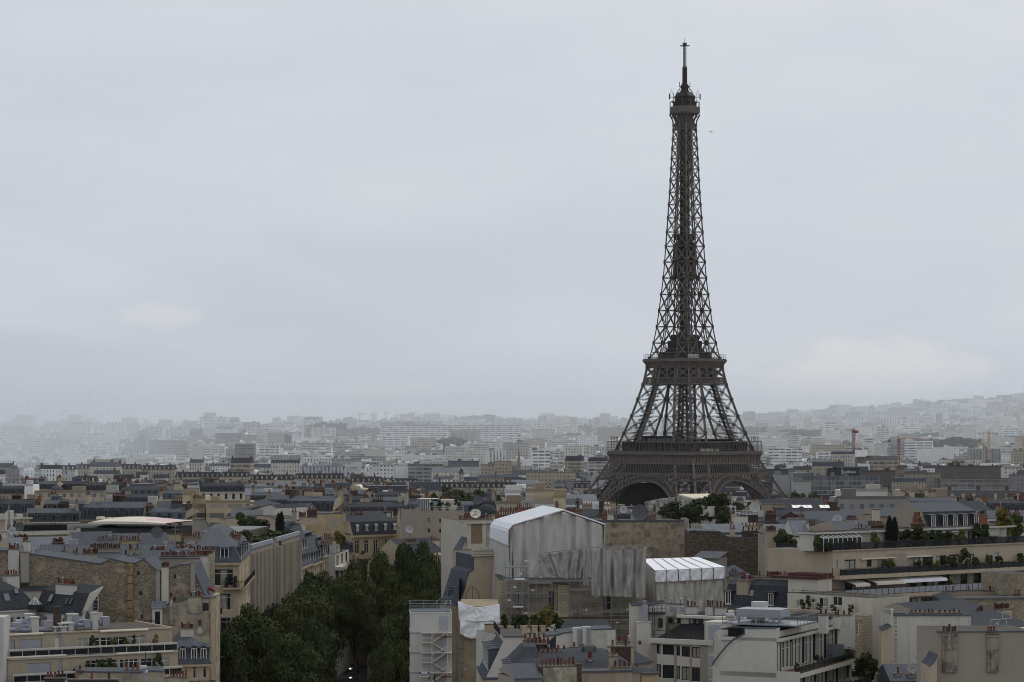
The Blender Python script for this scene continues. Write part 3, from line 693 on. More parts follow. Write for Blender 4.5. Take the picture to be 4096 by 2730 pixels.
class Bld:
 """a building whose front runs from photo column pa (at distance Ya) to pb (at Yb); local u along the front, v into the depth, w up"""
 def __init__(s,name,label,pa,Ya,pb,Yb,ytop,depth,cat='building',group=None,zb=None,near=True):
  ax,bx=X(pa,Ya),X(pb,Yb);s.ax,s.ay=ax,Ya
  s.W=math.hypot(bx-ax,Yb-Ya);s.rz=math.atan2(Yb-Ya,bx-ax);s.D=depth
  s.ca,s.sa=math.cos(s.rz),math.sin(s.rz)
  s.zb=(min(ground(ax,Ya),ground(bx,Yb),ground(ax,Ya+depth))-0.5)if zb is None else zb
  s.H=Z(ytop,Ya)-s.zb;s.near=near
  s.root=thing(name,label,cat,(ax,Ya,s.zb),s.rz,group)
 def Y(s,u=0,v=0):return s.ay+u*s.sa+v*s.ca
 def w(s,py,u=0,v=0):return Z(py,s.Y(u,v))-s.zb
 def u(s,px,v=0):
  k=(px-CX)/F;return(k*(s.ay+v*s.ca)-s.ax+v*s.sa)/(s.ca-k*s.sa)
 def at(s,px,py,v=0):
  u=s.u(px,v);return u,s.w(py,u,v)
 def hole(s,x0,y0,x1,y1,v=0,style='fr'):
  """opening given by photo corners on the plane v"""
  u0,wt=s.at(x0,y0,v);u1,wb=s.at(x1,y1,v);wt2=s.w(y0,u1,v);wb2=s.w(y1,u0,v)
  return(u0,min(wb,wb2)*.5+max(wb,wb2)*.5,u1,(wt+wt2)/2,style)
 def face(s,side,v=0.0,u0=0.0,u1=None):
  u1=s.W if u1 is None else u1
  return{'f':((u0,v,0),(1,0,0),u1-u0,0),'r':((u1,v,0),(0,1,0),s.D-v,math.pi/2),'l':((u0,s.D,0),(0,-1,0),s.D-v,-math.pi/2),'b':((u1,s.D,0),(-1,0,0),u1-u0,math.pi)}[side]
 def wall(s,mat,holes=None,h=None,v=0.0,u0=0.0,u1=None,z0=0.0,top=None,name='wall',dep=0.22,sides='frlb',parent=None,label=None,matside=None):
  """box of walls; holes = {'f': [...], 'r': [...]} in (u, z) of each face; each window a part of its own when near"""
  holes=holes or{};h=s.H if h is None else h;u1=s.W if u1 is None else u1
  mb=MB();mats=[M[mat],M[top]if top else M['flat'],M['glass'],M[matside or mat]]
  for sd in sides:
   O,U,L,rz=s.face(sd,v,u0,u1);O=Vector(O)+Vector((0,0,z0))
   hs=[(q[0]-(u0 if sd=='f' else 0),q[1]-z0,q[2]-(u0 if sd=='f' else 0),q[3]-z0,q[4]if len(q)>4 else 'fr')for q in holes.get(sd,[])]
   hs=[q for q in hs if q[0]>0 and q[2]<L and q[1]>0.05 and q[3]<h-z0-0.05]
   panel(mb,O,U,L,h-z0,hs,0 if sd=='f' else 3,dep,None if s.near else 2)
   if s.near:
    for q in hs:
     ww,hh=round(q[2]-q[0],2),round(q[3]-q[1],2)
     p=O+Vector(U)*q[0]+Vector((0,0,q[1]))-Vector(U).cross(Vector((0,0,1)))*(dep-0.1)
     put('window',win_mesh(ww,hh,q[4],rnd.choice((0,0,1,2,3))if q[4]in('fr','slide','dark')else 0),s.root if parent is None else parent,p,rz)
  if top is not None or True:
   mb.poly([(u0,v,h),(u1,v,h),(u1,s.D,h),(u0,s.D,h)],1)
  return mb.build(name,mats,s.root if parent is None else parent,label=label)
 def grid(s,n,rows,ww,u0=None,u1=None,style='fr',side='f'):
  """n windows per row; rows = [(z0, z1), ...]"""
  u0=0.0 if u0 is None else u0;L=s.W if side in 'fb' else s.D;u1=L if u1 is None else u1
  st=(u1-u0)/n
  return[(u0+st*(i+0.5)-ww/2,a,u0+st*(i+0.5)+ww/2,b,style)for a,b in rows for i in range(n)]
 def prof(s,name,pr,u0,u1,ms,mats,mend=None,parent=None,label=None):
  """roof: section pr = [(v, w), ...] from the front eave over to the back, drawn along u"""
  mb=MB()
  for i,((v0,w0),(v1,w1))in enumerate(zip(pr,pr[1:])):
   mb.poly(((u0,v0,w0),(u1,v0,w0),(u1,v1,w1),(u0,v1,w1)),ms[i])
  e=len(mats)-1 if mend is None else mend
  mb.poly([(u0,v,w_)for v,w_ in pr],e);mb.poly([(u1,v,w_)for v,w_ in reversed(pr)],e)
  return mb.build(name,[M[m]for m in mats],s.root if parent is None else parent,label=label)
 def hip(s,name,rings,ms,mats,parent=None,label=None):
  """rings = [(w, du_left, dv_front, du_right, dv_back), ...] insets from the plan"""
  mb=MB();rr=[[(a,b,w_),(s.W-c,b,w_),(s.W-c,s.D-d,w_),(a,s.D-d,w_)]for w_,a,b,c,d in rings]
  mb.poly(rr[0][::-1],ms[0]);mb.loft(rr,ms,True,ms[-1])
  return mb.build(name,[M[m]for m in mats],s.root if parent is None else parent,label=label)
 def chim(s,u0,u1,v,lv,w0,w1,n=6,mat='taupe',pot=0,parent=None,cap='cap',quoin=None,ph=1.0,along='u'):
  """chimney stack with its cap and a row of pots"""
  mb=MB();mats=[M[mat],M[cap],M[quoin or mat],M['terracotta'],M['terracotta_dark'],M['steel']]
  if quoin:
   q=min(0.35,(u1-u0)*0.2)
   mb.box(u0+q,v,w0,u1-q,v+lv,w1,0);mb.box(u0,v-0.03,w0,u0+q,v+lv+.03,w1,2);mb.box(u1-q,v-0.03,w0,u1,v+lv+.03,w1,2)
  else:mb.box(u0,v,w0,u1,v+lv,w1,0)
  mb.box(u0-0.12,v-0.12,w1,u1+0.12,v+lv+0.12,w1+0.14,1)
  span=(u1-u0)if along=='u' else lv
  pos=[]
  for i in range(n):
   f=(i+0.5)/n+rnd.uniform(-.12,.12)/max(n,1)
   p=(u0+span*f,v+lv/2)if along=='u' else((u0+u1)/2,v+span*f)
   pos.append((p,rnd.uniform(0.75,1.35)*ph,(2 if rnd.random()<0.06 else(1 if rnd.random()<0.4 else 0))if pot==0 else pot))
  if not s.near:
   for(x,y),h,k in pos:mb.tube((x,y,w1+.14),(x,y,w1+.14+0.62*h),0.13,6,0.12,3+k)
  o=mb.build('chimney',mats,s.root if parent is None else parent)
  if s.near:
   for(x,y),h,k in pos:
    q=put('chimney_pot',pot_mesh(k),o,(x,y,w1+0.14));q.scale=(1,1,h)
  return o
 def chimp(s,x0,x1,yt,yb,v,lv=0.7,n=6,mat='taupe',**kw):
  """chimney by photo columns and rows (yt = top of the stack, yb = below its foot)"""
  u0,u1=s.u(x0,v),s.u(x1,v);um=(u0+u1)/2
  return s.chim(u0,u1,v,lv,s.w(yb,um,v),s.w(yt,um,v),n,mat,**kw)
 def rail(s,pts,h=1.0,step=0.14,t=0.03,mat='railing',parent=None,name='railing',topt=0.06,mids=()):
  """railing along local points"""
  mb=MB()
  for a,b in zip(pts,pts[1:]):
   a,b=Vector(a),Vector(b);up=Vector((0,0,h));n=max(1,int((b-a).length/step))
   mb.beam(a+up,b+up,topt,topt);mb.beam(a+Vector((0,0,.08)),b+Vector((0,0,.08)),0.04)
   for i in range(n+1):p=a.lerp(b,i/n);mb.beam(p,p+up,t,t)
   for k in mids:mb.beam(a+Vector((0,0,k)),b+Vector((0,0,k)),0.04)
  return mb.build(name,M[mat],s.root if parent is None else parent)
 def balcony(s,u0,u1,w,dep=0.8,mat='lime',th=0.18,step=0.14,h=1.0,v=0.0):
  mb=MB();mb.box(u0,v-dep,w-th,u1,v-0.002,w)
  o=mb.build('balcony',M[mat],s.root);e=0.06
  s.rail([(u0+e,v-0.03,w),(u0+e,v-dep+e,w),(u1-e,v-dep+e,w),(u1-e,v-0.03,w)],h,step,parent=o);return o
 def band(s,name,w0,w1,out,mat,u0=-0.0,u1=None,v=0.0,sides=False):
  """cornice or string course standing proud of the front"""
  u1=s.W if u1 is None else u1;mb=MB()
  mb.box(u0-(out if sides else 0),v-out,w0,u1+(out if sides else 0),v-0.003,w1)
  return mb.build(name,M[mat],s.root)
 def skylight(s,px,py,v,wu=0.8,hv=1.1,slope=0.6,pale=True):
  u,w_=s.at(px,py,v);mb=MB()
  a=[(u,v,w_),(u+wu,v,w_),(u+wu,v+hv*math.cos(slope),w_+hv*math.sin(slope)),(u,v+hv*math.cos(slope),w_+hv*math.sin(slope))]
  n=Vector((0,-math.sin(slope),math.cos(slope)))*0.12
  mb.hexa(a,[Vector(p)+n for p in a],0);b=[Vector(p)*0.86+sum((Vector(q)for q in a),Vector())/4*0.14+n*1.25 for p in a]
  mb.poly(b,1);return mb.build('skylight',[M['zinc_dark'],M['glass_pale' if pale else 'glass']],s.root)
DORM={}
def dormer_mesh(w,h,d,roof='flat',mat='slate_blue',fr='white_frame',rm='zinc'):
 key=(w,h,d,roof,mat,fr,rm)
 if key in DORM:return DORM[key]
 mb=MB();t=0.12
 mb.box(0,0.0,0,t,d,h,0);mb.box(w-t,0,0,w,d,h,0);mb.box(t,0.0,0,w-t,0.12,0.12,1);mb.box(t,0,h-0.14,w-t,0.12,h,1)
 mb.box(t,0.14,0.1,w-t,0.18,h-0.1,2)
 mb.box(t,-0.02,0.12,t+.1,0.13,h-0.14,1);mb.box(w-t-.1,-0.02,0.12,w-t,0.13,h-0.14,1);mb.box(w/2-.05,0.04,0.12,w/2+.05,0.135,h-0.14,1)
 mb.box(-.04,-0.06,-0.08,w+.04,0.2,0.0,1)
 o=0.12
 if roof=='flat':mb.hexa([(-o,-o*2,h),(w+o,-o*2,h),(w+o,d+0.6,h+0.12),(-o,d+0.6,h+0.12)],[(-o,-o*2,h+.1),(w+o,-o*2,h+.1),(w+o,d+.6,h+.3),(-o,d+.6,h+.3)],3)
 elif roof=='gable':
  g=w*0.34
  mb.poly([(0,0.0,h),(w,0,h),(w/2,0,h+g)],0)
  for sg in(0,1):
   x=-o if sg==0 else w+o
   q=[(x,-o*2,h-.04),(w/2,-o*2,h+g),(w/2,d+.5,h+g),(x,d+.5,h-.04)]
   mb.hexa(q if sg==0 else q[::-1],[(a,b,c+.1)for a,b,c in(q if sg==0 else q[::-1])],3)
 else:
  n=8;g=w*0.42;ring=[(w/2-(w/2+.06)*math.cos(math.pi*i/n),h+g*math.sin(math.pi*i/n))for i in range(n+1)]
  mb.poly([(x,-.06,z)for x,z in ring][::-1],1)
  for(x0,z0),(x1,z1)in zip(ring,ring[1:]):mb.poly([(x0,-.06,z0),(x1,-.06,z1),(x1,d,z1),(x0,d,z0)],3)
 DORM[key]=mb.mesh('dormer',[M[mat],M[fr],M['glass'],M[rm]]);return DORM[key]
def dormers(b,us,v,w0,w=1.15,h=1.75,d=1.4,**kw):
 for u in us:put('dormer',dormer_mesh(w,h,d,**kw),b.root,(u-w/2,v,w0))
 # plants
def crown_mesh(seed,rx,rz,nl,nleaf,leaf,mat,flat=0.55):
 r=np.random.default_rng(seed);lob=[]
 for i in range(nl):
  a=r.uniform(0,6.283);q=math.sqrt(r.uniform(0,1))*0.72;zz=r.uniform(-0.55,0.75)
  k=math.sqrt(max(0.1,1-zz*zz))
  lob.append((q*k*rx*math.cos(a),q*k*rx*math.sin(a),zz*rz,r.uniform(0.26,0.44)*rx))
 lob=np.array(lob);idx=r.integers(0,nl,nleaf);d=r.normal(size=(nleaf,3));d/=np.linalg.norm(d,axis=1)[:,None]
 d[:,2]=np.where(d[:,2]<-0.45,-d[:,2],d[:,2])
 rad=lob[idx,3]*r.uniform(0.55,1.08,nleaf)
 c=lob[idx,:3]+d*rad[:,None]*np.array([1,1,0.82])
 n=d+r.normal(size=(nleaf,3))*0.55;n/=np.linalg.norm(n,axis=1)[:,None]
 t=np.cross(n,r.normal(size=(nleaf,3)));t/=np.linalg.norm(t,axis=1)[:,None];b=np.cross(n,t)
 s=leaf*r.uniform(0.5,1.25,nleaf)[:,None]
 v=np.stack([c-t*s-b*s*flat,c+t*s*0.9-b*s*flat*0.6,c+t*s+b*s*flat,c-t*s*0.8+b*s*flat*1.1],1).reshape(-1,3)
 me=bpy.data.meshes.new('crown');f=np.arange(nleaf*4).reshape(-1,4)
 me.from_pydata(v.tolist(),[],f.tolist());me.materials.append(M[mat]);me.update();return me
def trunk_mesh(seed,h,r0,spread):
 rr=random.Random(seed);mb=MB()
 mb.tube((0,0,-0.6),(0,0,h*0.5),r0,8,r0*0.75)
 for i in range(6):
  a=i*1.05+rr.uniform(-.3,.3);z0=h*rr.uniform(0.4,0.5);q=Vector((math.cos(a)*spread*.55,math.sin(a)*spread*.55,h*rr.uniform(.72,.95)))
  mb.tube((0,0,z0),q,r0*0.5,6,r0*0.22)
  for j in range(2):mb.tube(q,q+Vector((rr.uniform(-1,1),rr.uniform(-1,1),rr.uniform(.5,1.2)))*spread*.3,r0*0.22,5,r0*0.06)
 return mb.mesh('trunk',M['bark'])
CR={}
def tree(name,label,x,y,h,rx,kind=0,mat='leaf',group=None,zb=None,leaf=0.42,nleaf=5200,trunk=True,rzf=0.42,nl=34):
 """tree of height h standing at x, y"""
 zb=ground(x,y)if zb is None else zb;key=(kind,mat,leaf,nleaf)
 if key not in CR:CR[key]=(crown_mesh(100+kind,5.0,5.0,nl,nleaf,leaf,mat),trunk_mesh(kind,10,0.32,5))
 rt=thing(name,label,'tree',(x,y,zb),rnd.uniform(0,6.28),group)
 o=put('crown',CR[key][0],rt,(0,0,h-rzf*h));o.scale=(rx/5,rx/5,h*rzf/5)
 if trunk:t=put('trunk',CR[key][1],rt,(0,0,0));t.scale=(rx/5,rx/5,h*0.85/10)
 return rt
def shrub(name,label,p,r,h,mat='leaf_dark',group=None,n=420,leaf=0.16,kind=0,pot=True,cat='plant'):
 """bush in a planter at point p"""
 key=('s',kind,mat,n,leaf)
 if key not in CR:CR[key]=crown_mesh(300+kind,1.0,1.0,9,n,leaf,mat,0.5)
 rt=thing(name,label,cat,p,rnd.uniform(0,6.28),group)
 o=put('foliage',CR[key],rt,(0,0,h*0.5+(0.3 if pot else 0)));o.scale=(r,r,h*0.55)
 if pot:
  mb=MB();mb.lathe([(0.25,0),(0.32,0.5),(0.28,0.5)],8);mb.build('planter',M['terracotta_dark'],rt)
 return rt
def cypress(label,p,h,r,group=None,kind=0):
 key=('c',kind)
 if key not in CR:
  g=np.random.default_rng(kind+5);n=900;z=g.uniform(0,1,n);rad=np.sin(np.pi*np.clip(z*.92+.06,0,1))**0.7*g.uniform(.6,1.05,n);a=g.uniform(0,6.28,n)
  c=np.stack([rad*np.cos(a),rad*np.sin(a),z],1);s_=g.uniform(.1,.22,n)
  v=[]
  for(x,y,q),s2,aa in zip(c,s_,a):
   t=np.array([-math.sin(aa),math.cos(aa),0])*s2;up=np.array([0.1*math.cos(aa),.1*math.sin(aa),s2*.28]);b=np.array([x,y,q]);v+=[b-t-up,b+t-up,b+up*2.2]
  me=bpy.data.meshes.new('foliage');me.from_pydata([tuple(q)for q in v],[],[(i*3,i*3+1,i*3+2)for i in range(n)]);me.materials.append(M['cypress']);CR[key]=me
 rt=thing('cypress',label,'tree',p,0,group);o=put('foliage',CR[key],rt,(0,0,0));o.scale=(r,r,h)
 mb=MB();mb.tube((0,0,-0.3),(0,0,h*0.5),0.06);mb.build('trunk',M['bark'],rt);return rt
 # rooftop things
def dish(label,p,r,az=0.4,mat='dish',mast=0.9,group=None,el=0.35):
 rt=thing('satellite_dish',label,'dish',p,az,group)
 mb=MB();n=14;d=Vector((0,-math.cos(el),math.sin(el)));e1=Vector((1,0,0));e2=d.cross(e1)
 rings=[]
 for q,k in((0.02,0.0),(0.35,.03),(0.7,.12),(1.0,.24)):
  rings.append([Vector((0,0,mast))+d*(k*r)+(e1*math.cos(6.2832*i/n)+e2*math.sin(6.2832*i/n))*r*q for i in range(n)])
 for a,b in zip(rings,rings[1:]):
  for i in range(n):
   j=(i+1)%n;mb.poly((a[i],a[j],b[j],b[i]));mb.poly([p_-d*.03 for p_ in(b[i],b[j],a[j],a[i])])
 mb.build('reflector',M[mat],rt)
 m2=MB();m2.tube((0,0,-0.2),(0,0,mast),0.05);m2.beam((0,0,mast),Vector((0,0,mast))+d*r*.9,0.04)
 for i in range(0,n,3):m2.beam(rings[-1][i],Vector((0,0,mast))+d*r*.95,0.03)
 m2.build('mast',M['dish_dark'],rt);return rt
def aerial(label,p,h,group=None,arms=3):
 rt=thing('roof_aerial',label,'aerial',p,rnd.uniform(-.6,.6),group);mb=MB();mb.tube((0,0,-0.3),(0,0,h),0.035,6);mb.build('mast',M['steel'],rt)
 m2=MB()
 for i in range(arms):
  z=h-0.1-i*.45;m2.beam((-.6,0,z),(.6,0,z),0.03)
  for k in range(-2,3):m2.beam((k*.25,-.3,z),(k*.25,.3,z),0.02)
 m2.build('element',M['steel'],rt);return rt
 # left side, near
def roofblock(name,label,pa,Ya,pb,Yb,ye,depth,rise,roof='zinc',wall='beige',chims=(),ridge=0.5,near=True,lights=(),holes=None,eave=0.25,group=None,cat='building',front=None):
 """house with a ridged sheet roof: eave row ye, ridge at a share of the depth, chimneys by photo columns"""
 b=Bld(name,label,pa,Ya,pb,Yb,ye,depth,near=near,group=group,cat=cat)
 b.wall(wall,holes)
 if front:pr=[(-eave,b.H-.05)]+[(v,b.H+z)for v,z in front]+[(depth*ridge,b.H+rise),(depth,b.H+.3)];ms=[1]*len(front)+[0,0]
 else:pr=[(-eave,b.H-0.05),(depth*ridge,b.H+rise),(depth,b.H+0.3)];ms=[0,0]
 mats=[roof,'slate',wall]
 b.prof('roof',pr,-0.05,b.W+0.05,ms,mats)
 b.band('gutter',b.H-0.22,b.H-0.06,eave+0.1,'zinc_plain')
 for c in chims:
  x0,x1,yt,yb,v,n,mat=c[:7];b.chimp(x0,x1,yt,yb,v,c[7]if len(c)>7 else 0.75,n,mat,**(c[8]if len(c)>8 else{}))
 for(px,py,v)in lights:b.skylight(px,py,v,slope=math.atan2(rise,depth*ridge))
 return b
def polywall(b,pts,v,mat,name='wall',back=None,rmat='zinc',rname='roof',cop=0.18):
 """gable or party wall of any outline on the plane v (photo points along its top, left to right), with the roof sheet running back behind it"""
 q=[b.at(px,py,v)for px,py in pts];mb=MB()
 mb.poly([(q[0][0],v,0)]+[(q[-1][0],v,0)]+[(u,v,w_)for u,w_ in reversed(q)],0)
 e=back if back else 0.5
 mb.poly([(q[0][0],v+e,0),(q[0][0],v,0),(q[0][0],v,q[0][1]),(q[0][0],v+e,q[0][1])],0);mb.poly([(q[-1][0],v,0),(q[-1][0],v+e,0),(q[-1][0],v+e,q[-1][1]),(q[-1][0],v,q[-1][1])],0)
 if not back:
  mb.poly([(u,v+e,w_)for u,w_ in q]+[(q[-1][0],v+e,0),(q[0][0],v+e,0)],0)
  for(a,h),(c,g)in zip(q,q[1:]):mb.poly([(a,v,h),(c,v,g),(c,v+e,g),(a,v+e,h)],0)
 o=mb.build(name,M[mat],b.root)
 r=MB()
 if back:
  for(a,h),(c,g)in zip(q,q[1:]):r.poly([(a,v,h),(c,v,g),(c,v+e,g),(a,v+e,h)],0)
  r.build(rname,M[rmat],b.root)
 c_=MB()
 for(a,h),(c,g)in zip(q,q[1:]):c_.beam((a,v+.1,h+.06),(c,v+.1,g+.06),0.4,cop)
 c_.build('coping',M['zinc_plain'],b.root);return o
 # A: terraced cream apartment block
b=Bld('apartment_block','cream terraced flats with white balcony rails and mauve roof ducts at lower left',15,330,690,341.3,2543,13)
H=b.H;w1,w2,w3=H-2.75,H-5.7,H-8.7
ho=[b.hole(22,2560,60,2625,0,'shut'),b.hole(74,2557,168,2622,0,'shut'),b.hole(219,2549,238,2615,0,'door'),b.hole(310,2551,400,2606,0,'fr'),b.hole(402,2548,500,2602,0,'fr'),b.hole(508,2541,583,2597,0,'fr')]
b.wall('beige',{'f':ho},v=0,z0=w1,top='flat',sides='flrb')
for k,(wa,wb,v)in enumerate(((w2,w1,-1.7),(w3,w2,-3.4),(0,w3,-5.1))):
 hs=[]
 if k==0:hs=[b.hole(17,2657,94,2712,v,'shut'),b.hole(108,2652,205,2705,v,'shut'),b.hole(232,2643,250,2700,v,'shut'),b.hole(343,2640,470,2690,v,'fr'),b.hole(478,2636,555,2684,v,'fr'),b.hole(562,2632,680,2680,v,'fr')]
 o=b.wall('beige',{'f':hs},h=wb,v=v,z0=wa,top='paving',name='lower_storey',sides='frl')
for v,wd in((-1.7,w1),(-3.4,w2),(-5.1,w3)):
 mb=MB();mb.box(0,v-.25,wd-.22,b.W,v-.003,wd-.03);mb.build('terrace_edge',M['offwhite'],b.root)
 b.rail([(0.1,v-.1,wd),(b.W-.1,v-.1,wd)],1.0,1.7,0.07,'unit',topt=0.22)
 gl=MB();gl.box(0.1,v-.08,wd+.12,b.W-.1,v-.05,wd+.8);gl.build('glass_panel',M['glass'],b.root)
for x0,x1,y,v in((15,170,2541,0),(398,590,2527,0),(15,262,2633,-1.7),(462,690,2616,-1.7)):
 u0,w_=b.at(x0,y,v);u1,wb=b.at(x1,y-(x1-x0)*.045,v);mb=MB();mb.tube((u0,v-.22,w_),(u1,v-.22,w_),0.15,8);mb.build('awning_box',M['cream_sheet'],b.root)
mb=MB();
for a,c in(((-0.1,0),(b.W+.1,0)),):mb.box(-.1,-.2,H,b.W+.1,0.15,H+.18)
mb.box(-.1,0.15,H,.2,b.D,H+.18);mb.box(b.W-.2,.15,H,b.W+.1,b.D,H+.18);mb.build('parapet',M['beige'],b.root)
zz=H+0.75
def pt(px,v,z=zz):return Vector((b.u(px,v),v,z))
for p0,p1,v,z,r in((17,80,3.0,zz,.34),(80,128,4.6,zz-.1,.28),(80,175,2.2,zz-.35,.3),(60,110,5.5,zz+.3,.5),(165,222,4.6,zz+.05,.36),(310,358,4.6,zz+.25,.3),(312,342,3.2,zz-.1,.26),(395,420,3.6,zz+.1,.36),(17,60,1.6,zz-.2,.3)):MB().tube(pt(p0,v,z),pt(p1,v,z),r,10).build('duct',M['duct'],b.root)
for p0,p1,v,h in((58,90,1.8,1.0),(175,213,2.4,1.0),(340,362,2.6,.95),(412,440,3.0,1.2),(295,315,4.0,1.4)):u0,u1=b.u(p0,v),b.u(p1,v);MB().box(u0,v,H+.4,u1,v+1.2,H+.4+h).build('duct_box',M['grey_unit'],b.root)
for p0,p1,v,h in((127,156,1.8,1.9),(109,134,5.0,2.1),(370,393,3.0,2.1),(277,312,4.4,1.9)):u0,u1=b.u(p0,v),b.u(p1,v);MB().box(u0,v,H,u1,v+1.0,H+h).box(u0-.1,v-.1,H+h,u1+.1,v+1.1,H+h+.15).build('vent_housing',M['unit'],b.root)
for p0,p1,v,z in((232,300,2.4,.95),(213,272,1.8,.55)):u0,u1=b.u(p0,v),b.u(p1,v);MB().box(u0,v,H+z,u1,v+1.6,H+z+.16).box(u0+.2,v+.2,H,u0+.5,v+.5,H+z).box(u1-.8,v+.2,H,u1-.1,v+1.2,H+z).build('vent_housing',M['unit'],b.root)
mb=MB();u0=b.u(221,2.8);mb.box(u0,2.8,H,u0+.8,3.6,H+3.0);mb.box(u0-.1,2.7,H+3.0,u0+.9,3.7,H+3.15);mb.build('brick_flue',M['brick_dark'],b.root)
mb=MB();p0,p1=Vector((b.u(258,-1.2),-1.2,w1)),Vector((b.u(226,.3),.3,H+.9));sd_=Vector((.42,0,0))
for sft in(Vector((0,0,0)),sd_):mb.beam(p0+sft,p1+sft,.06)
for i in range(12):q=p0.lerp(p1,(i+.5)/12);mb.beam(q,q+sd_,.045)
tag(mb.build('ladder',M['steel'],None,(b.ax,b.ay,b.zb),b.rz),'metal ladder leaning from the terrace to the roof ducts','ladder')
bw=lambda px,py,v:Vector((b.ax+b.u(px,v)*b.ca-v*b.sa,b.ay+b.u(px,v)*b.sa+v*b.ca,b.zb+H))
for px,v,r,l in((122,2.6,.45,'small pale dish beside the white vent on the ducted roof'),(160,4.2,.75,'large dark dish behind the white vent on the ducted roof'),(283,6.0,.85,'mesh dish behind the white slab vents on the ducted roof'),(362,4.6,.75,'wire dish beside the white flue at the right of the ducts')):
 dish(l,bw(px,0,v),r,0.3,'dish' if r<.6 else 'dish_dark',1.5)
aerial('double aerial above the white flue on the ducted roof',bw(372,0,3.4),3.4)
def on(bb,px,v,w_):u=bb.u(px,v);return Vector((bb.ax+u*bb.ca-v*bb.sa,bb.ay+u*bb.sa+v*bb.ca,bb.zb+w_))
for px,v,w_,r,h,l,m in((370,-1.2,w1,.55,1.9,'leafy bush before the left pane of the upper cream terrace','leaf'),(452,-1.2,w1,.6,1.6,'bush with yellowish leaves in the middle of the upper cream terrace','leaf_yellow'),(500,-1.2,w1,.65,1.7,'round clipped bush on the upper cream terrace','leaf_dark'),(532,-1.1,w1,.35,2.0,'slim clipped cone on the upper cream terrace','leaf_dark'),(352,-2.8,w2,.6,1.7,'drooping bush at the corner of the lower cream terrace','leaf'),(400,-2.8,w2,.9,1.9,'wide dark bush on the lower cream terrace','leaf_dark'),(450,-2.8,w2,.8,2.2,'tall thin bush on the lower cream terrace','leaf'),(305,-2.8,w2,.5,1.2,'low dark shrub beside the grille of the lower cream terrace','leaf_dark'),(635,-2.7,w2,.7,2.3,'spreading shrub at the right end of the lower cream terrace','leaf_dark'),(622,-1.0,w1,.5,1.9,'small shrub at the right end of the upper cream terrace','leaf_yellow')):
 shrub('terrace_shrub',l,on(b,px,v,w_),r,h,m,'shrubs on the cream terraces',kind=rnd.randrange(3))
mb=MB();x0,x1=X(-60,326),X(14,326);mb.box(x0,326,-1,x1,330,Z(2470,326));o=mb.build('netting',M['net']);tag(o,'pale scaffold netting hanging at the lower edge beside the cream terraces','netting')
# B: white houses with black mansards
b=Bld('white_house','white house with arched windows under a black mansard roof at the lower left',-80,371,145,377,2447,8)
hs=[b.hole(15,2470,38,2508),b.hole(44,2468,62,2508),b.hole(66,2467,84,2508),b.hole(86,2466,104,2508),b.hole(110,2461,133,2500),b.hole(-40,2470,-10,2508)]
b.wall('white',{'f':hs});b.band('cornice',b.H-.25,b.H-.05,.3,'white')
b.hip('roof',[(b.H-.04,-.3,-.3,-.3,0),(b.H+.1,-.3,-.3,-.3,0),(b.H+2.7,1.5,1.5,1.6,.1),(b.H+4.6,3.0,5.0,4.2,.3)],[0,0,1],['slate','zinc_dark'])
b.skylight(18,2408,.6,1.0,1.3,1.05);b.skylight(58,2378,1.1,.7,.9,1.05)
b.chimp(28,78,2305,2362,4.2,1.2,5,'white');
b2=Bld('white_house','white house with a steep black roof, skylights and a white chimney against the rubble wall',145,378,330,370.6,2440,3.6)
b2.wall('white',{'f':[b2.hole(167,2467,188,2510),b2.hole(246,2474,268,2510)],'r':[(1.3,b2.H-2.4,2.4,b2.H-.5)]})
b2.prof('roof',[(-.25,b2.H-.1),(1.2,b2.H+2.8),(3.6,b2.H+3.8)],-.1,b2.W+.05,[0,1],['slate','zinc_dark','white'])
b2.band('gutter',b2.H-.25,b2.H-.05,.3,'zinc_dark')
b2.skylight(190,2410,.25,.9,1.3,1.05);b2.skylight(258,2420,.25,.6,1.1,1.05,False);b2.skylight(275,2420,.25,.6,1.1,1.05,False)
b2.chimp(222,290,2340,2425,1.0,.8,9,'white')
mb=MB();
gw=[b2.H+2.7,b2.H-.2]
b2.prof('gable_wall',[(0.1,b2.H-.2),(1.25,b2.H+2.7),(3.6,b2.H+3.65)],b2.W+.06,b2.W+.2,[0,0],['white'])
put('window',win_mesh(1.0,2.2,'fr',0),b2.root,(b2.W+.16,1.7,b2.H+.2),math.pi/2)
b3=Bld('white_house','low white wall and dark zinc roof between the two black mansards',82,383.5,372,382.5,2362,2);b3.wall('white');b3.prof('roof',[(-.3,b3.H),(2,b3.H+.55)],-.1,b3.W+.1,[0],['zinc_dark','white'])
mb=MB();c=P(135,2420,375);ap=c+Vector((0,.9,1.0));ring=[c+Vector((1.0*math.cos(a*.785),.9+1.0*math.sin(a*.785),0))for a in range(8)]
for i in range(8):mb.poly((ring[i],ring[(i+1)%8],ap),0);mb.beam(ring[i],ap,.07,m=1)
mb.hexa([q-Vector((0,0,.7))for q in ring],ring,2);tag(mb.build('roof_lantern',[M['glass_pale'],M['white_frame'],M['zinc_dark']]),'small glazed lantern between the two black roofs','roof lantern')
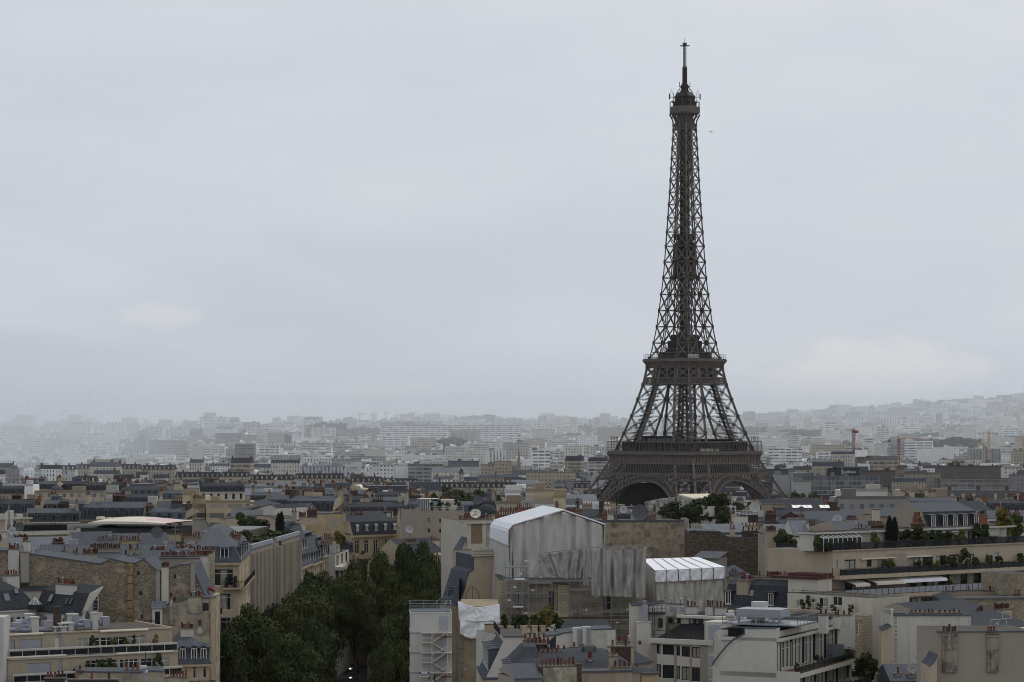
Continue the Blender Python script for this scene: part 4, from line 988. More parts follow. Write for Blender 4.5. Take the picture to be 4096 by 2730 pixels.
# C: the long rubble party wall
b=Bld('stone_house','tall house with a long bare rubble party wall and zinc roof at left',116,386,820,386,2218,12)
polywall(b,[(116,2217),(250,2236),(400,2258),(447,2238),(510,2253),(540,2256),(576,2240),(626,2283),(642,2287),(680,2275),(720,2262),(765,2258),(780,2296),(800,2340),(822,2392)],0,'rubble',back=12,rmat='zinc')
def flue(b,px0,px1,y0,y1,mat,name='flue',out=.45,bands=0,v=0):
 u0,w1_=b.at(px0,y0,v);u1,w0_=b.at(px1,y1,v);mb=MB();mb.box(u0,v-out,w0_,u1,v-.004,w1_);mb.box(u0-.06,v-out-.06,w1_,u1+.06,v+.1,w1_+.12,1)
 for i in range(bands):z=w0_+(w1_-w0_)*(i+.5)/bands;mb.box(u0-.03,v-out-.03,z,u1+.03,v-.003,z+.08,2)
 return mb.build(name,[M[mat],M['cap'],M['railing']],b.root)
flue(b,512,533,2252,2520,'rust',bands=8);flue(b,625,641,2284,2420,'greywall');flue(b,764,781,2250,2400,'greywall')
b.chimp(646,674,2270,2430,-.5,.5,4,'offwhite')
flue(b,85,118,2210,2330,'greywall',out=.5);
for x,y in((553,2293),(563,2374),(700,2307),(697,2396),(568,2467)):
 u,w_=b.at(x,y,0);MB().box(u-.2,-.02,w_-.3,u+.2,.1,w_+.3).build('small_opening',M['black'],b.root)
q=b.u(822,0);side=MB();L=12
he=b.w(2392,q,0);ue=q+.3
hw_=[(1+i*2.3,he-3.0-f*3.2,2.0+i*2.3,he-.9-f*3.2)for i in range(5)for f in range(4)]
panel(side,(ue,0,0),(0,1,0),L,he,hw_,0,.2,1);side.build('street_front',[M['lime'],M['glass']],b.root)
for f in(0,2):
 wz=he-3.2-f*3.2;mb=MB();mb.box(ue+.003,.1,wz-.18,ue+.9,L,wz);o=mb.build('balcony',M['lime_dark'],b.root);b.rail([(ue+.85,.1,wz),(ue+.85,L,wz)],1.0,.12,parent=o)
mb=MB();mb.box(ue+.003,0,he-.3,ue+.5,L,he-.05);mb.build('cornice',M['lime'],b.root)
for i,(px,py)in enumerate(((805,2330),(812,2310))):
 put('dormer',dormer_mesh(1.1,1.4,1.2),b.root,(q-1.0,4+i*4.5,he+.5),math.pi/2)
mb=MB();p=Vector((q+.35,5.6,he+.2));mb.hexa([p+Vector(c)for c in((-.5,-.6,.6),(.4,-.6,.3),(.4,.6,.3),(-.5,.6,.6))],[p+Vector(c)for c in((-.5,-.6,1.1),(.4,-.6,.5),(.4,.6,.5),(-.5,.6,1.1))])
tag(mb.build('awning',M['red'],None,(b.ax,b.ay,b.zb),b.rz),'small dark red awning on the sloping zinc roof above the avenue','awning')
b=Bld('stone_house','rubble walled house with a tall white chimney stack at the left edge',-90,388,80,388,2205,10)
polywall(b,[(-90,2200),(32,2206),(80,2210)],0,'rubble',back=10);b.chimp(33,73,2200,2330,-.6,.6,6,'white');b.chimp(95,118,2168,2225,3,.7,0,'white')
# E: small patched plaster house
b=Bld('plaster_house','small patched plaster house with a zinc lean-to roof standing before the rubble wall',648,379,862,379,2420,6)
polywall(b,[(648,2428),(690,2412),(752,2398),(806,2395),(845,2392),(862,2390)],0,'dirty',back=6)
flue(b,752,807,2390,2452,'dirty',out=.35);b.chimp(752,808,2389,2400,-.3,.7,6,'dirty');b.chimp(679,690,2395,2500,-.3,.5,2,'dirty');flue(b,844,861,2393,2720,'lime',out=.4)
u0,w_=b.at(811,2412,0);mb=MB();mb.box(u0,-.04,w_-1.15,u0+.85,.05,w_+.0);mb.build('small_opening',M['black'],b.root)
b=Bld('rooftop_room','narrow white rooftop room with a tall dark door beside the patched plaster house',609,377.5,648,377.6,2430,3);b.wall('white',{'f':[b.hole(620,2447,640,2502,0,'dark')]});b.prof('roof',[(-.3,b.H-.1),(3,b.H+.7)],-.2,b.W+.6,[0],['zinc','zinc_dark'])
b=Bld('roof_terrace','dark railed terrace below the rusty flue of the rubble wall',540,374,640,374.4,2510,4);b.wall('beige',top='flat');b.rail([(0,0,b.H),(b.W,0,b.H)],1.0,.12)
# F: corner house with three pedimented dormers
b=Bld('corner_house','stone corner house with blue grey mansard and three pedimented dormers at the avenue',700,357,838,358,2657,11)
rows=[(b.H-3.3,b.H-1.1),(b.H-6.6,b.H-4.4)]
b.wall('beige',{'f':[b.hole(771,2665,790,2716),b.hole(811,2663,827,2714)],'r':b.grid(4,rows,.9,side='r')})
b.hip('roof',[(b.H-.05,-.3,-.3,-.3,0),(b.H+2.3,.2,.8,.8,.3),(b.H+3.9,1.5,6.0,2.6,2)],[0,1],['slate_blue','zinc'])
for i,px in enumerate((730,776,814)):put('dormer',dormer_mesh(1.05,1.75,1.7,'gable','slate_blue','white_frame','zinc'),b.root,(b.u(px,.1)-.52,.05,b.H+.35))
for i in range(4):put('dormer',dormer_mesh(1.0,1.7,1.3,'flat','slate_blue','white_frame','zinc'),b.root,(b.W+.1,1.2+i*2.3,b.H+.3),math.pi/2)
b.band('cornice',b.H-.4,b.H-.08,.35,'beige',sides=True)
b.chimp(724,776,2517,2560,4.2,.8,6,'offwhite');b.chimp(793,808,2507,2535,5.5,.6,3,'offwhite')
for px in(780,819):u=b.u(px,0);b.balcony(u-.75,u+.75,b.H-3.35,.5)
flue(b,700,712,2600,2725,'tan',out=.3)
aerial('thin aerial above the zinc roof with pedimented dormers',on(b,780,4,b.H+3.2),3.5)
u0=b.u(650,0);mb=MB();mb.box(u0,1,0,-.003,9,b.H+2.2);mb.build('party_wall',M['tan'],b.root)
for px0,px1,yt,Y_,mat,n,l in((180,255,2716,318,'brick_dark',5,'sooty stack with five red pots below the cream terraces'),(270,470,2722,316,'brick_dark',3,'broad low stack with sparse pots at the bottom left edge'),(676,748,2712,322,'dirty',6,'patched stack with two rows of red pots at the bottom edge')):
 b=Bld('chimney_stack',l,px0,Y_,px1,Y_,yt,1.0,cat='chimney');b.root.name='chimney_stack'
 b.chim(0,b.W,0,.9,0,b.H,n,mat)
b=Bld('plaster_house','stained plaster gable with zinc coping and a camera post at the bottom left',305,320,660,322,2692,7)
polywall(b,[(305,2690),(330,2690),(560,2692),(600,2686),(660,2688)],0,'dirty',back=7,rmat='zinc');b.chimp(307,332,2684,2700,0,.6,1,'beige');b.chimp(500,560,2684,2695,1.5,.6,3,'dirty')
mb=MB();p=P(578,2730,316);mb.beam(p-Vector((0,0,20)),p+Vector((0,0,1.7)),.28,m=0);mb.box(p.x-.5,p.y-.4,p.z+1.7,p.x+.25,p.y+.4,p.z+2.0,1);mb.lathe([(.05,0),(.18,.1),(.18,.3),(.03,.4)],8,(p.x+.3,p.y-.3,p.z+1.1),1)
tag(mb.build('camera_post',[M['grey_unit'],M['unit']]),'grey post with a white dome camera at the bottom left','camera post')
mb=MB();p=P(582,2680,324);mb.lathe([(.0,0),(.1,.1),(.12,.9),(.05,1.6),(.02,2.4)],8,p);mb.beam(p-Vector((0,0,20)),p,.16);tag(mb.build('spike_post',M['black']),'black spiked post in front of the lower cream terrace','post')
# left, behind the rubble wall
b=Bld('zinc_house','zinc roofed house with rows of dark pots right behind the rubble party wall',128,400,800,402,2236,16)
b.wall('taupe')
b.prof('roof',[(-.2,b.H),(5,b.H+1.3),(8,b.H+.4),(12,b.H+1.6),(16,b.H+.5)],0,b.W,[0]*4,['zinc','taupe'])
for c in((360,482,2197,2240,3.0,15,'taupe',.9,dict(pot=1)),(245,265,2206,2236,1.0,1,'taupe'),(290,313,2219,2240,.3,2,'beige'),(330,391,2218,2252,.2,10,'beige',1.0),(515,530,2200,2240,1.2,2,'taupe'),(540,560,2198,2228,2.0,1,'taupe'),(498,511,2222,2245,.2,1,'offwhite'),(600,665,2208,2240,4.0,9,'taupe'),(645,740,2226,2246,.6,12,'taupe'),(690,772,2201,2225,5.0,10,'brick_dark'),(774,858,2206,2240,2.2,8,'brick_dark',1.0,dict(quoin='lime')),(738,846,2226,2262,.8,10,'white',.8)):
 b.chimp(*c[:5],c[7]if len(c)>7 else.75,c[5],c[6],**(c[8]if len(c)>8 else{}))
mb=MB();u0,u1=b.u(798,.2),b.u(838,.2);mb.box(u0,.2,b.H-5,u1,1.2,b.w(2246,u0,.2));mb.build('chimney_wall',M['white_stained'],b.root)
mb=MB();u0,u1=b.u(834,.6),b.u(857,.6);mb.box(u0,.6,b.H-6,u1,1.6,b.w(2218,u0,.6));mb.build('chimney_wall',M['lime_block'],b.root)
aerial('tall aerial mast above the red pots behind the rubble wall',on(b,702,2,b.H+.8),4.5)
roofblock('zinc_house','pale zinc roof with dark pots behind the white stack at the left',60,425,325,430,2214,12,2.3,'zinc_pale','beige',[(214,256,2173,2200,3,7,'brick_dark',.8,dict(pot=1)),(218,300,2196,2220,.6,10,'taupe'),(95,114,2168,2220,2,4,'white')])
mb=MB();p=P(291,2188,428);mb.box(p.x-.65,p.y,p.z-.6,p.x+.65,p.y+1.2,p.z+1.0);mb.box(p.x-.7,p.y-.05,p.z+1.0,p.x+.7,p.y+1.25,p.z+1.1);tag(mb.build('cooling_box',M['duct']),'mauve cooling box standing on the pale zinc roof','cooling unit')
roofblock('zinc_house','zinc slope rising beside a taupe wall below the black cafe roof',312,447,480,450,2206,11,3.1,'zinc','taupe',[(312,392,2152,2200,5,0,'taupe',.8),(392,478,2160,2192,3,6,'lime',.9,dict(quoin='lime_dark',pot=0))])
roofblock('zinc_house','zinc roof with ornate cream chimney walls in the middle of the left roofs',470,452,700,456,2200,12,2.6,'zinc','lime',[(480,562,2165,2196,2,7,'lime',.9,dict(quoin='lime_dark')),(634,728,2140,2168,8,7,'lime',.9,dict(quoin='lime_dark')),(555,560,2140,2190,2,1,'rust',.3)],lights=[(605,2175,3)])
dish('dark mesh dish among the zinc roofs below the white canopy',P(628,2160,456),1.1,.2,'dish_dark',1.2)
b=Bld('corner_house','cream corner house with slate mansard and a long iron balcony above the avenue trees',760,430,957,430.4,2250,36)
fl=[(b.H-3.9-i*4.0,b.H-1.1-i*4.0)for i in range(5)]
b.wall('lime',{'f':[q for q in b.grid(8,fl,1.1)],'r':b.grid(8,fl,1.1,side='r')})
b.hip('roof',[(b.H-.03,-.35,-.35,-.35,0),(b.H+.25,-.3,-.3,-.3,0),(b.H+2.6,.9,.9,.9,0),(b.H+5.0,2,16,4.4,2)],[0,0,1],['slate_blue','zinc','zinc'])
b.band('cornice',b.H-.5,b.H-.06,.45,'lime',sides=True)
for px in(898,):dormers(b,[b.u(px,.1)],-.1,b.H+.5,1.6,1.9,1.6)
for i in range(5):put('dormer',dormer_mesh(1.1,1.75,1.5),b.root,(b.W+.15,3+i*5.5,b.H+.45),math.pi/2)
for k,wz in enumerate((b.H-4.15,b.H-12.2)):
 mb=MB();mb.box(b.u(890),-.9,wz-.3,b.W-.003,-.003,wz);mb.box(b.W+.003,-.9,wz-.3,b.W+.9,b.D-1,wz);o=mb.build('balcony',M['lime'],b.root)
 b.rail([(b.u(890),-.85,wz),(b.W+.85,-.85,wz),(b.W+.85,b.D-1,wz)],1.0,.11,.035,parent=o)
for i,(px,l)in enumerate(((905,'small shrub on the long iron balcony of the cream corner house'),(940,'taller shrub on the long iron balcony of the cream corner house'))):shrub('terrace_shrub',l,on(b,px,-.5,b.H-4.15),.5,1.4+i*.4,'leaf_dark',kind=i)
for c in((900,962,2158,2195,14,7,'lime',.9),(918,965,2145,2185,20,5,'lime',.9),(838,910,2148,2180,22,8,'lime',.9),(735,800,2150,2175,20,6,'taupe',.8)):b.chimp(*c[:5],c[7],c[5],c[6],quoin='lime_dark')
for px in(648,755):b.skylight(px,2180,10,1.1,1.4,.3,False)
def ribbed(label,pa,Ya,pb,Yb,ytop,depth):
 b=Bld('office_building',label,pa,Ya,pb,Yb,ytop,depth);b.wall('concrete',top='flat')
 st=1.5;n=int(depth/st)
 for fl in range(9):
  z1=b.H-1.6-fl*3.6
  for i in range(n):
   if fl>5:break
   v=.5+i*st
   put('window',win_mesh(.55,3.0,'dark',0),b.root,(b.W+.04,v+.45,z1-3.0),math.pi/2)
 for i in range(n+1):
  mb=MB();v=.2+i*st;mb.box(b.W+.003,v,0,b.W+.55,v+.42,b.H-.9);mb.build('rib',M['concrete'],b.root)
 for i in range(int(b.W/1.5)):mb=MB();mb.box(.3+i*1.5,-.5,0,.75+i*1.5,-.003,b.H-.9);mb.build('rib',M['concrete'],b.root)
 mb=MB();mb.box(b.W-.2,0,b.H+.0,b.W+.3,b.D,b.H+.75);mb.build('parapet',M['grey_unit'],b.root);return b
i1=ribbed('nearer half of the ribbed concrete office wing beside the avenue trees',905,469,1003,468.7,2196,24)
i2=ribbed('farther half of the ribbed concrete office wing with hedges along its roof',985,501,1103,500.6,2166,29)
mb=MB();mb.box(i1.W-8,23,0,i1.W-1.2,33,i1.H-1.5);mb.build('link_block',M['black'],i1.root)
b=Bld('concrete_canopy','flared concrete roof canopy above the ribbed office wing',965,512,1074,540,2128,8,cat='canopy')
mb=MB();mb.hexa([(.8,.8,b.H-1.8),(b.W-.8,.8,b.H-1.8),(b.W-.8,b.D-.8,b.H-1.8),(.8,b.D-.8,b.H-1.8)],[(0,0,b.H),(b.W,0,b.H),(b.W,b.D,b.H),(0,b.D,b.H)],0,1)
for i in range(14):u=.3+(b.W-.6)*i/13;mb.beam((u,-.06,b.H-.1),(u,.7,b.H-1.8),.12,m=0)
mb.build('roof',[M['concrete'],M['flat_grey']],b.root);b.wall('black',h=b.H-1.8,v=1.5,u0=1.5,u1=b.W-1.5)
for i,(px,py,Y_,h,rx,mt,l)in enumerate(((985,2105,560,8,2.6,'leaf_dark','dark conifer on the roof beside the white gable'),(1040,2118,545,5.5,3.2,'leaf_dark','dark spreading pine above the concrete canopy'),(965,2150,500,4,2.2,'leaf','green roof tree beside the cream chimneys'),(1015,2172,500,2.4,3.0,'leaf_dark','roof hedge on the nearer ribbed wing'),(1050,2162,505,2.6,2.8,'leaf','roof hedge under the concrete canopy'),(1090,2148,520,3.0,3.2,'leaf_dark','dark roof hedge below the two cypresses'),(1140,2143,528,2.6,3.2,'leaf','roof hedge at the far end of the ribbed wing'),(1095,2195,505,4.4,1.9,'leaf','small tree in the gap of the ribbed wing'))):
 p=P(px,py,Y_);t=tree('roof_tree',l,p.x,p.y,h,rx,i%2+20,mt,zb=p.z-h*.55,leaf=.5,nleaf=1500,rzf=.5,nl=16,group='trees on the ribbed office roof')
cypress('left one of two slim cypresses on the ribbed office roof',P(1114,2140,528)-Vector((0,0,.5)),4.6,.65,'roof cypresses');cypress('right one of two slim cypresses on the ribbed office roof',P(1126,2142,528)-Vector((0,0,.5)),5.0,.6,'roof cypresses')
def mans(label,pa,Ya,pb,Yb,ye,depth,steps,floors=4,n=5,side=True):
 b=Bld('mansard_house',label,pa,Ya,pb,Yb,ye,depth);fl=[(b.H-3.3-i*3.5,b.H-.9-i*3.5)for i in range(floors)]
 b.wall('lime',{'r':b.grid(n,fl,1.1,side='r'),'f':b.grid(2,fl,1.0)});b.band('cornice',b.H-.4,b.H-.05,.4,'lime',sides=True)
 mb=MB();mb.box(b.W+.003,0,b.H-.4,b.W+.45,b.D,b.H-.05);mb.build('cornice',M['lime'],b.root)
 hgt,ins=steps;b.hip('roof',[(b.H-.02,0,0,-.3,0),(b.H+hgt,0,.1,ins,0),(b.H+hgt+1.0,2,2,ins+3,2)],[0,1],['slate_blue','zinc'])
 rows=int(hgt/2.9)
 for r in range(rows):
  x=b.W-ins*((r*2.9+.8)/hgt)+.3
  for i in range(n):put('dormer',dormer_mesh(1.05,1.75,1.2),b.root,(x,(i+.5)*b.D/n-.5,b.H+.5+r*2.9),math.pi/2)
 return b
j1=mans('nearer slate mansard house with three rows of dormers past the ribbed offices',1130,533,1200,532.8,2272,17,(8.4,2.2))
j2=mans('farther slate mansard house with two rows of dormers past the ribbed offices',1180,552,1247,551.8,2258,20,(5.4,1.8))
j3=mans('low stone house with a short mansard before the white balconies',1230,567,1290,566.8,2225,16,(2.9,1.2))
j1.chimp(1167,1185,2048,2095,3,.8,2,'taupe');j2.chimp(1195,1222,2070,2100,8,.8,6,'beige');j3.chimp(1281,1297,2178,2200,4,.8,2,'brick');j2.chimp(1295,1330,2150,2180,12,.8,5,'brick_tan')
b=Bld('white_block','white modern block with two deep balconies above the tree tops',1290,573,1341,572.8,2218,22)
b.wall('white',{'r':b.grid(3,[(b.H-2.6,b.H-.4),(b.H-5.6,b.H-3.4),(b.H-8.6,b.H-6.4)],3.4,side='r',style='slide')},top='flat')
for k in range(3):
 wz=b.H-2.75-k*3.0;mb=MB();mb.box(b.W+.003,-.4,wz-.75,b.W+1.9,b.D,wz);mb.build('balcony',M['white'],b.root)
 b.rail([(b.W+1.85,-.3,wz),(b.W+1.85,b.D,wz)],.9,1.6,.05,'grey_unit')
mb=MB();mb.box(1,3,b.H,b.W-.5,12,b.H+2.6);mb.build('penthouse',M['unit'],b.root)
for px,v,h,mt,l in((1345,6,4.5,'leaf_yellow','yellowing climber on the roof of the white balcony block'),(1322,9,3.0,'leaf_dark','dark red leaved shrub on the roof behind the white balcony block'),(1362,12,3.4,'leaf','green climber at the right end of the white balcony block')):shrub('roof_shrub',l,on(b,px,v,b.H),1.5,h,mt,n=700,leaf=.2)
b=Bld('stone_mansion','broad stone house with ochre gable, slate mansard and five arched dormers above the trees',1410,604,1596,614,2142,14)
fr_=[(b.H-4.3,b.H-1.2),(b.H-9.4,b.H-6.0),(b.H-13.5,b.H-10.8)]
b.wall('lime',{'f':b.grid(5,fr_,1.35),'r':b.grid(3,fr_,1.2,side='r')});b.band('cornice',b.H-.55,b.H-.08,.5,'lime',sides=True)
b.band('balustrade',b.H-5.6,b.H-4.6,.9,'lime');b.band('string_course',b.H-10.2,b.H-9.8,.3,'lime')
b.prof('roof',[(-.3,b.H-.03),(.9,b.H+3.0),(7,b.H+5.2),(14,b.H+3)],-.1,b.W+.1,[0,1,1],['slate','zinc_dark','lime'])
for i in range(5):put('dormer',dormer_mesh(.95,1.15,1.2,'arch','slate','white_frame','zinc_plain'),b.root,(b.W*(i+.5)/5-.3,.1,b.H+.95))
for c in((1409,1457,2055,2090,5,7,'brick_dark'),(1510,1572,2048,2085,8,8,'brick_dark'),(1380,1384,2050,2092,2,1,'taupe')):b.chimp(*c[:5],.9,c[5],c[6],quoin='lime')
for px,v in((1410,2.5),(1475,3),(1520,4)):b.skylight(px,2085,v,1.0,1.2,.4)
for px in(1563,1588,1448):shrub('clipped_ball','clipped ball bush on the balustrade at column %s of the broad stone house'%('the third window' if px==1448 else('the right corner' if px==1588 else 'the last window')),on(b,px,-.6,b.H-4.6),.55,.9,'leaf_dark',pot=False)
b.chimp(1225,1272,2072,2100,2,.8,0,'beige')
g=Bld('gable_house','house with a large patched ochre gable wall beside the broad stone house',1222,606,1412,606,2070,10)
polywall(g,[(1222,2072),(1268,2071),(1270,2057),(1376,2056),(1384,2090),(1392,2120),(1402,2150),(1412,2166)],0,'yellow',back=10,rmat='zinc')
for c in((1228,1268,2042,2075,2,8,'brick_dark'),(1195,1222,2062,2085,3,6,'lime')):g.chimp(*c[:5],.8,c[5],c[6])
p=Bld('zinc_pavilion','low dark zinc roof with an arched dormer at the foot of the ochre gable',1330,598,1412,600,2210,5);p.wall('lime_dark');p.hip('roof',[(p.H,-.2,-.2,-.2,0),(p.H+2.2,.5,.7,.5,.3),(p.H+3.0,2,2,2,2)],[0,1],['slate','zinc_dark']);put('dormer',dormer_mesh(1.1,1.6,1.0,'arch','slate','zinc_plain','zinc_plain'),p.root,(p.u(1395),.0,p.H+.2))
b=Bld('gable_hall','long white gabled hall with a dark grey roof in the left middle distance',905,640,1104,632,2075,16)
polywall(b,[(905,2068),(960,2056),(1030,2034),(1088,2019),(1104,2035)],0,'white',back=16,rmat='zinc_dark')
r=Bld('gable_hall','dark grey slope and slatted side of the long gabled hall',1089,634,1150,668,2040,10);r.wall('grey_unit');r.prof('roof',[(-.3,r.H-.1),(6,r.H+1.6)],0,r.W,[0],['zinc_dark','zinc_dark'])
b2=Bld('beige_hall','low beige wall with a curved top below the long white gable',880,600,1110,592,2090,8);polywall(b2,[(880,2078),(960,2068),(1040,2064),(1080,2066),(1100,2076),(1110,2090)],0,'beige',back=8,rmat='flat')
b=Bld('curved_wall_house','grey render wall with a sweeping curved top among the left roofs',772,546,900,547,2082,5);polywall(b,[(772,2081),(822,2080),(828,2095),(838,2106),(855,2112),(900,2116)],0,'greywall',back=5,rmat='zinc_pale')
b=Bld('black_pavilion','black rooftop building under a long white membrane canopy',300,606,668,600,2095,22)
b.wall('black',top='tar',h=b.H-1.0);b.rail([(b.W*.5,-.2,b.H-1),(b.W,-.2,b.H-1)],1.1,.5,.05)
mb=MB();n=24;up_=[];lo_=[]
for i in range(n+1):
 f=i/n;u=b.u(360)+(b.u(671)-b.u(360))*f;k=math.sin(math.pi*min(1,f*1.05))**.55 if f<.97 else.12
 up_.append([(u,v,b.H+.3+k*(1.35-f*.5)*(1-((v-8)/9)**2*.7))for v in(-1,2,5,8,11,14,17)])
 lo_.append([(u,v,b.H+.2-(.15 if v==-1 else 0))for v in(-1,17)])
for a,c in zip(up_,up_[1:]):
 for j in range(6):mb.poly((a[j],c[j],c[j+1],a[j+1]),1 if(a[0][0]>b.u(560)and j>0)else 0)
for a,c,d,e in zip(up_,up_[1:],lo_,lo_[1:]):mb.poly((d[0],e[0],c[0],a[0]),0);mb.poly((d[0],d[1],e[1],e[0]),0)
tag(mb.build('canopy',[M['cream_sheet'],M['pink']],b.root,smooth=True),None)
for px,py in((395,2070),(430,2074),(460,2073),(490,2074)):u,w_=b.at(px,py,4);mb=MB();mb.box(u-.7,4,w_-.5,u+.7,6,w_+.1);mb.build('canopy_vent',M['cream_sheet'],b.root)
mb=MB();mb.lathe([(8,0),(7.5,1.6),(5,2.6),(1,3.0)],20,(b.u(345,4),8,b.H-3.2));mb.build('dome_roof',M['black'],b.root)
b=Bld('penthouse_block','cream penthouse block with a railed roof and plant boxes at the left edge',-60,548,119,552,2078,12);b.wall('beige',{'f':[b.hole(53,2086,64,2115,0,'dark'),b.hole(23,2126,37,2150,0,'dark'),b.hole(41,2127,50,2150,0,'dark')]},top='flat')
b.band('cornice',b.H-.1,b.H+.25,.5,'offwhite',sides=True);b.rail([(0,.4,b.H),(b.W-3,.4,b.H)],1.3,.6,.05)
for x0,x1,y0 in((38,56,2044),(70,93,2060),(6,36,2058)):u0,u1=b.u(x0,3),b.u(x1,3);mb=MB();mb.box(u0,3,b.H,u1,5,b.w(y0,u0,3));mb.build('plant_box',M['unit'],b.root)
b=Bld('white_flats','white flats with tall dark windows and a railed flat roof, left of the black pavilion',96,520,302,526,2134,11)
b.wall('offwhite',{'f':[b.hole(110,2138,132,2170,0,'slide'),b.hole(157,2136,168,2168,0,'dark'),b.hole(193,2134,221,2168,0,'slide'),b.hole(229,2134,256,2168,0,'slide')]},h=b.H-.3);
mb=MB();mb.box(-.3,-1.2,b.H-.35,b.W+.3,b.D,b.H+.35,0,1);mb.build('roof_slab',[M['offwhite'],M['flat']],b.root);mb=MB();mb.box(.5,3,b.H+.36,b.W-.5,b.D,b.H+1.4);mb.build('roof_upstand',M['tar'],b.root)
b.rail([(.5,2.5,b.H+1.4),(b.W-.5,2.5,b.H+1.4)],1.5,.9,.05,mids=(.7,));b.chimp(311,322,2112,2160,2,.8,0,'offwhite')
mb=MB();p=P(36,2115,500);mb.tube(p-Vector((0,0,22)),p+Vector((0,0,4.5)),.12);
for sx_ in(-.5,.5):mb.box(p.x+sx_-.17,p.y-.2,p.z-.5,p.x+sx_+.17,p.y+.1,p.z+3.2,1)
tag(mb.build('phone_mast',[M['steel'],M['unit']]),'phone mast with tall pale antennas on the left roofs','antenna mast')
dish('dark mesh dish beside the phone mast at the left',P(78,2140,500),.9,.2,'dish_dark',1.5);dish('pale dish left of the dark mesh dish',P(50,2150,495),.85,-.3,'dish',1.2)
b=Bld('terrace_house','low white parapet house crowded with vents below the cream penthouse',-40,470,110,474,2180,9);b.wall('white',top='tar')
for i,(x0,x1,yt)in enumerate(((14,24,2130),(-5,14,2160),(60,82,2160),(84,112,2158))):b.chimp(x0,x1,yt,2185,1+i,.8,(0,3,4,6)[i],('white','taupe','brick_dark','taupe')[i],pot=1)
# avenue
def avx(y):return-30.5+0.0*y
mb=MB();ys=[300,360,420,480,520,560,600,650,700]
for a,c in zip(ys,ys[1:]):mb.poly([(-39,a,ground(-39,a)+.03),(-21,a,ground(-21,a)+.03),(-21,c,ground(-21,c)+.03),(-39,c,ground(-39,c)+.03)])
tag(mb.build('road',M['asphalt']),kind='structure')
for x0,x1 in((-50,-39),(-21,-6)):
 mb=MB()
 for a,c in zip(ys,ys[1:]):mb.hexa([(x0,a,ground(x0,a)-.3),(x1,a,ground(x1,a)-.3),(x1,c,ground(x1,c)-.3),(x0,c,ground(x0,c)-.3)],[(x0,a,ground(x0,a)+.15),(x1,a,ground(x1,a)+.15),(x1,c,ground(x1,c)+.15),(x0,c,ground(x0,c)+.15)])
 tag(mb.build('pavement',M['paving']),kind='structure')
mb=MB()
for y in(538,541,544):
 for i in range(12):mb.box(-38+i*1.4,y,ground(0,y)+.035,-37.4+i*1.4,y+2.4,ground(0,y)+.04)
tag(mb.build('road_markings',M['white_frame']),kind='structure')
M['lamp']=bpy.data.materials.new('headlamp');M['lamp'].use_nodes=True;_b=M['lamp'].node_tree.nodes['Principled BSDF'];_b.inputs['Emission Color'].default_value=(1,.88,.68,1);_b.inputs['Emission Strength'].default_value=6
M['car_silver']=plain('silver_car_paint',(.38,.39,.4),.3,.05,spec=.6);M['car_dark']=plain('dark_car_paint',(.04,.042,.045),.3,.05,spec=.6);M['tyre']=plain('tyre_rubber',(.02,.02,.02),.9,.1)
def car(label,px,Y_,mat,tall=1.5):
 x=X(px,Y_);rt=thing('car',label,'car',(x,Y_,ground(x,Y_)+.03),0)
 mb=MB();hw=.88
 mb.loft([[(-hw,-2.1,.3),(hw,-2.1,.3),(hw,2.1,.3),(-hw,2.1,.3)],[(-hw,-2.2,.6),(hw,-2.2,.6),(hw,2.15,.6),(-hw,2.15,.6)],[(-hw*.95,-2.0,.88),(hw*.95,-2.0,.88),(hw*.97,2.1,.95),(-hw*.97,2.1,.95)]],0)
 mb.poly([(-hw,-2.1,.3),(-hw,2.1,.3),(hw,2.1,.3),(hw,-2.1,.3)],0);mb.hexa([(-.66,-.15,tall-.04),(.66,-.15,tall-.04),(.66,1.7,tall-.04),(-.66,1.7,tall-.04)],[(-.62,-.05,tall),(.62,-.05,tall),(.62,1.6,tall),(-.62,1.6,tall)],0)
 body=mb.build('body',M[mat],rt)
 g=MB();g.hexa([(-.8,-1.0,.9),(.8,-1.0,.9),(.8,2.0,.93),(-.8,2.0,.93)],[(-.64,-.18,tall-.045),(.64,-.18,tall-.045),(.64,1.72,tall-.045),(-.64,1.72,tall-.045)]);g.build('windscreen',M['glass'],rt)
 for sx_ in(-1,1):
  l=MB();l.box(sx_*.48,-2.215,.62,sx_*.78,-2.15,.78);l.build('headlight',M['lamp'],rt)
  for yy in(-1.35,1.35):w_=MB();w_.tube((sx_*.72,yy,.32),(sx_*.9,yy,.32),.32,12);w_.build('wheel',M['tyre'],rt)
 g=MB();g.box(-.5,-2.21,.4,.5,-2.19,.56);g.build('grille',M['black'],rt);g=MB();g.box(-.26,-2.225,.3,.26,-2.2,.4);g.build('number_plate',M['white'],rt)
car('silver van with its headlights on, under the avenue trees',1415,590,'car_silver',1.75);car('dark car with its headlights on, nearest on the tree-lined avenue',1416,566,'car_dark',1.5)
sk=0
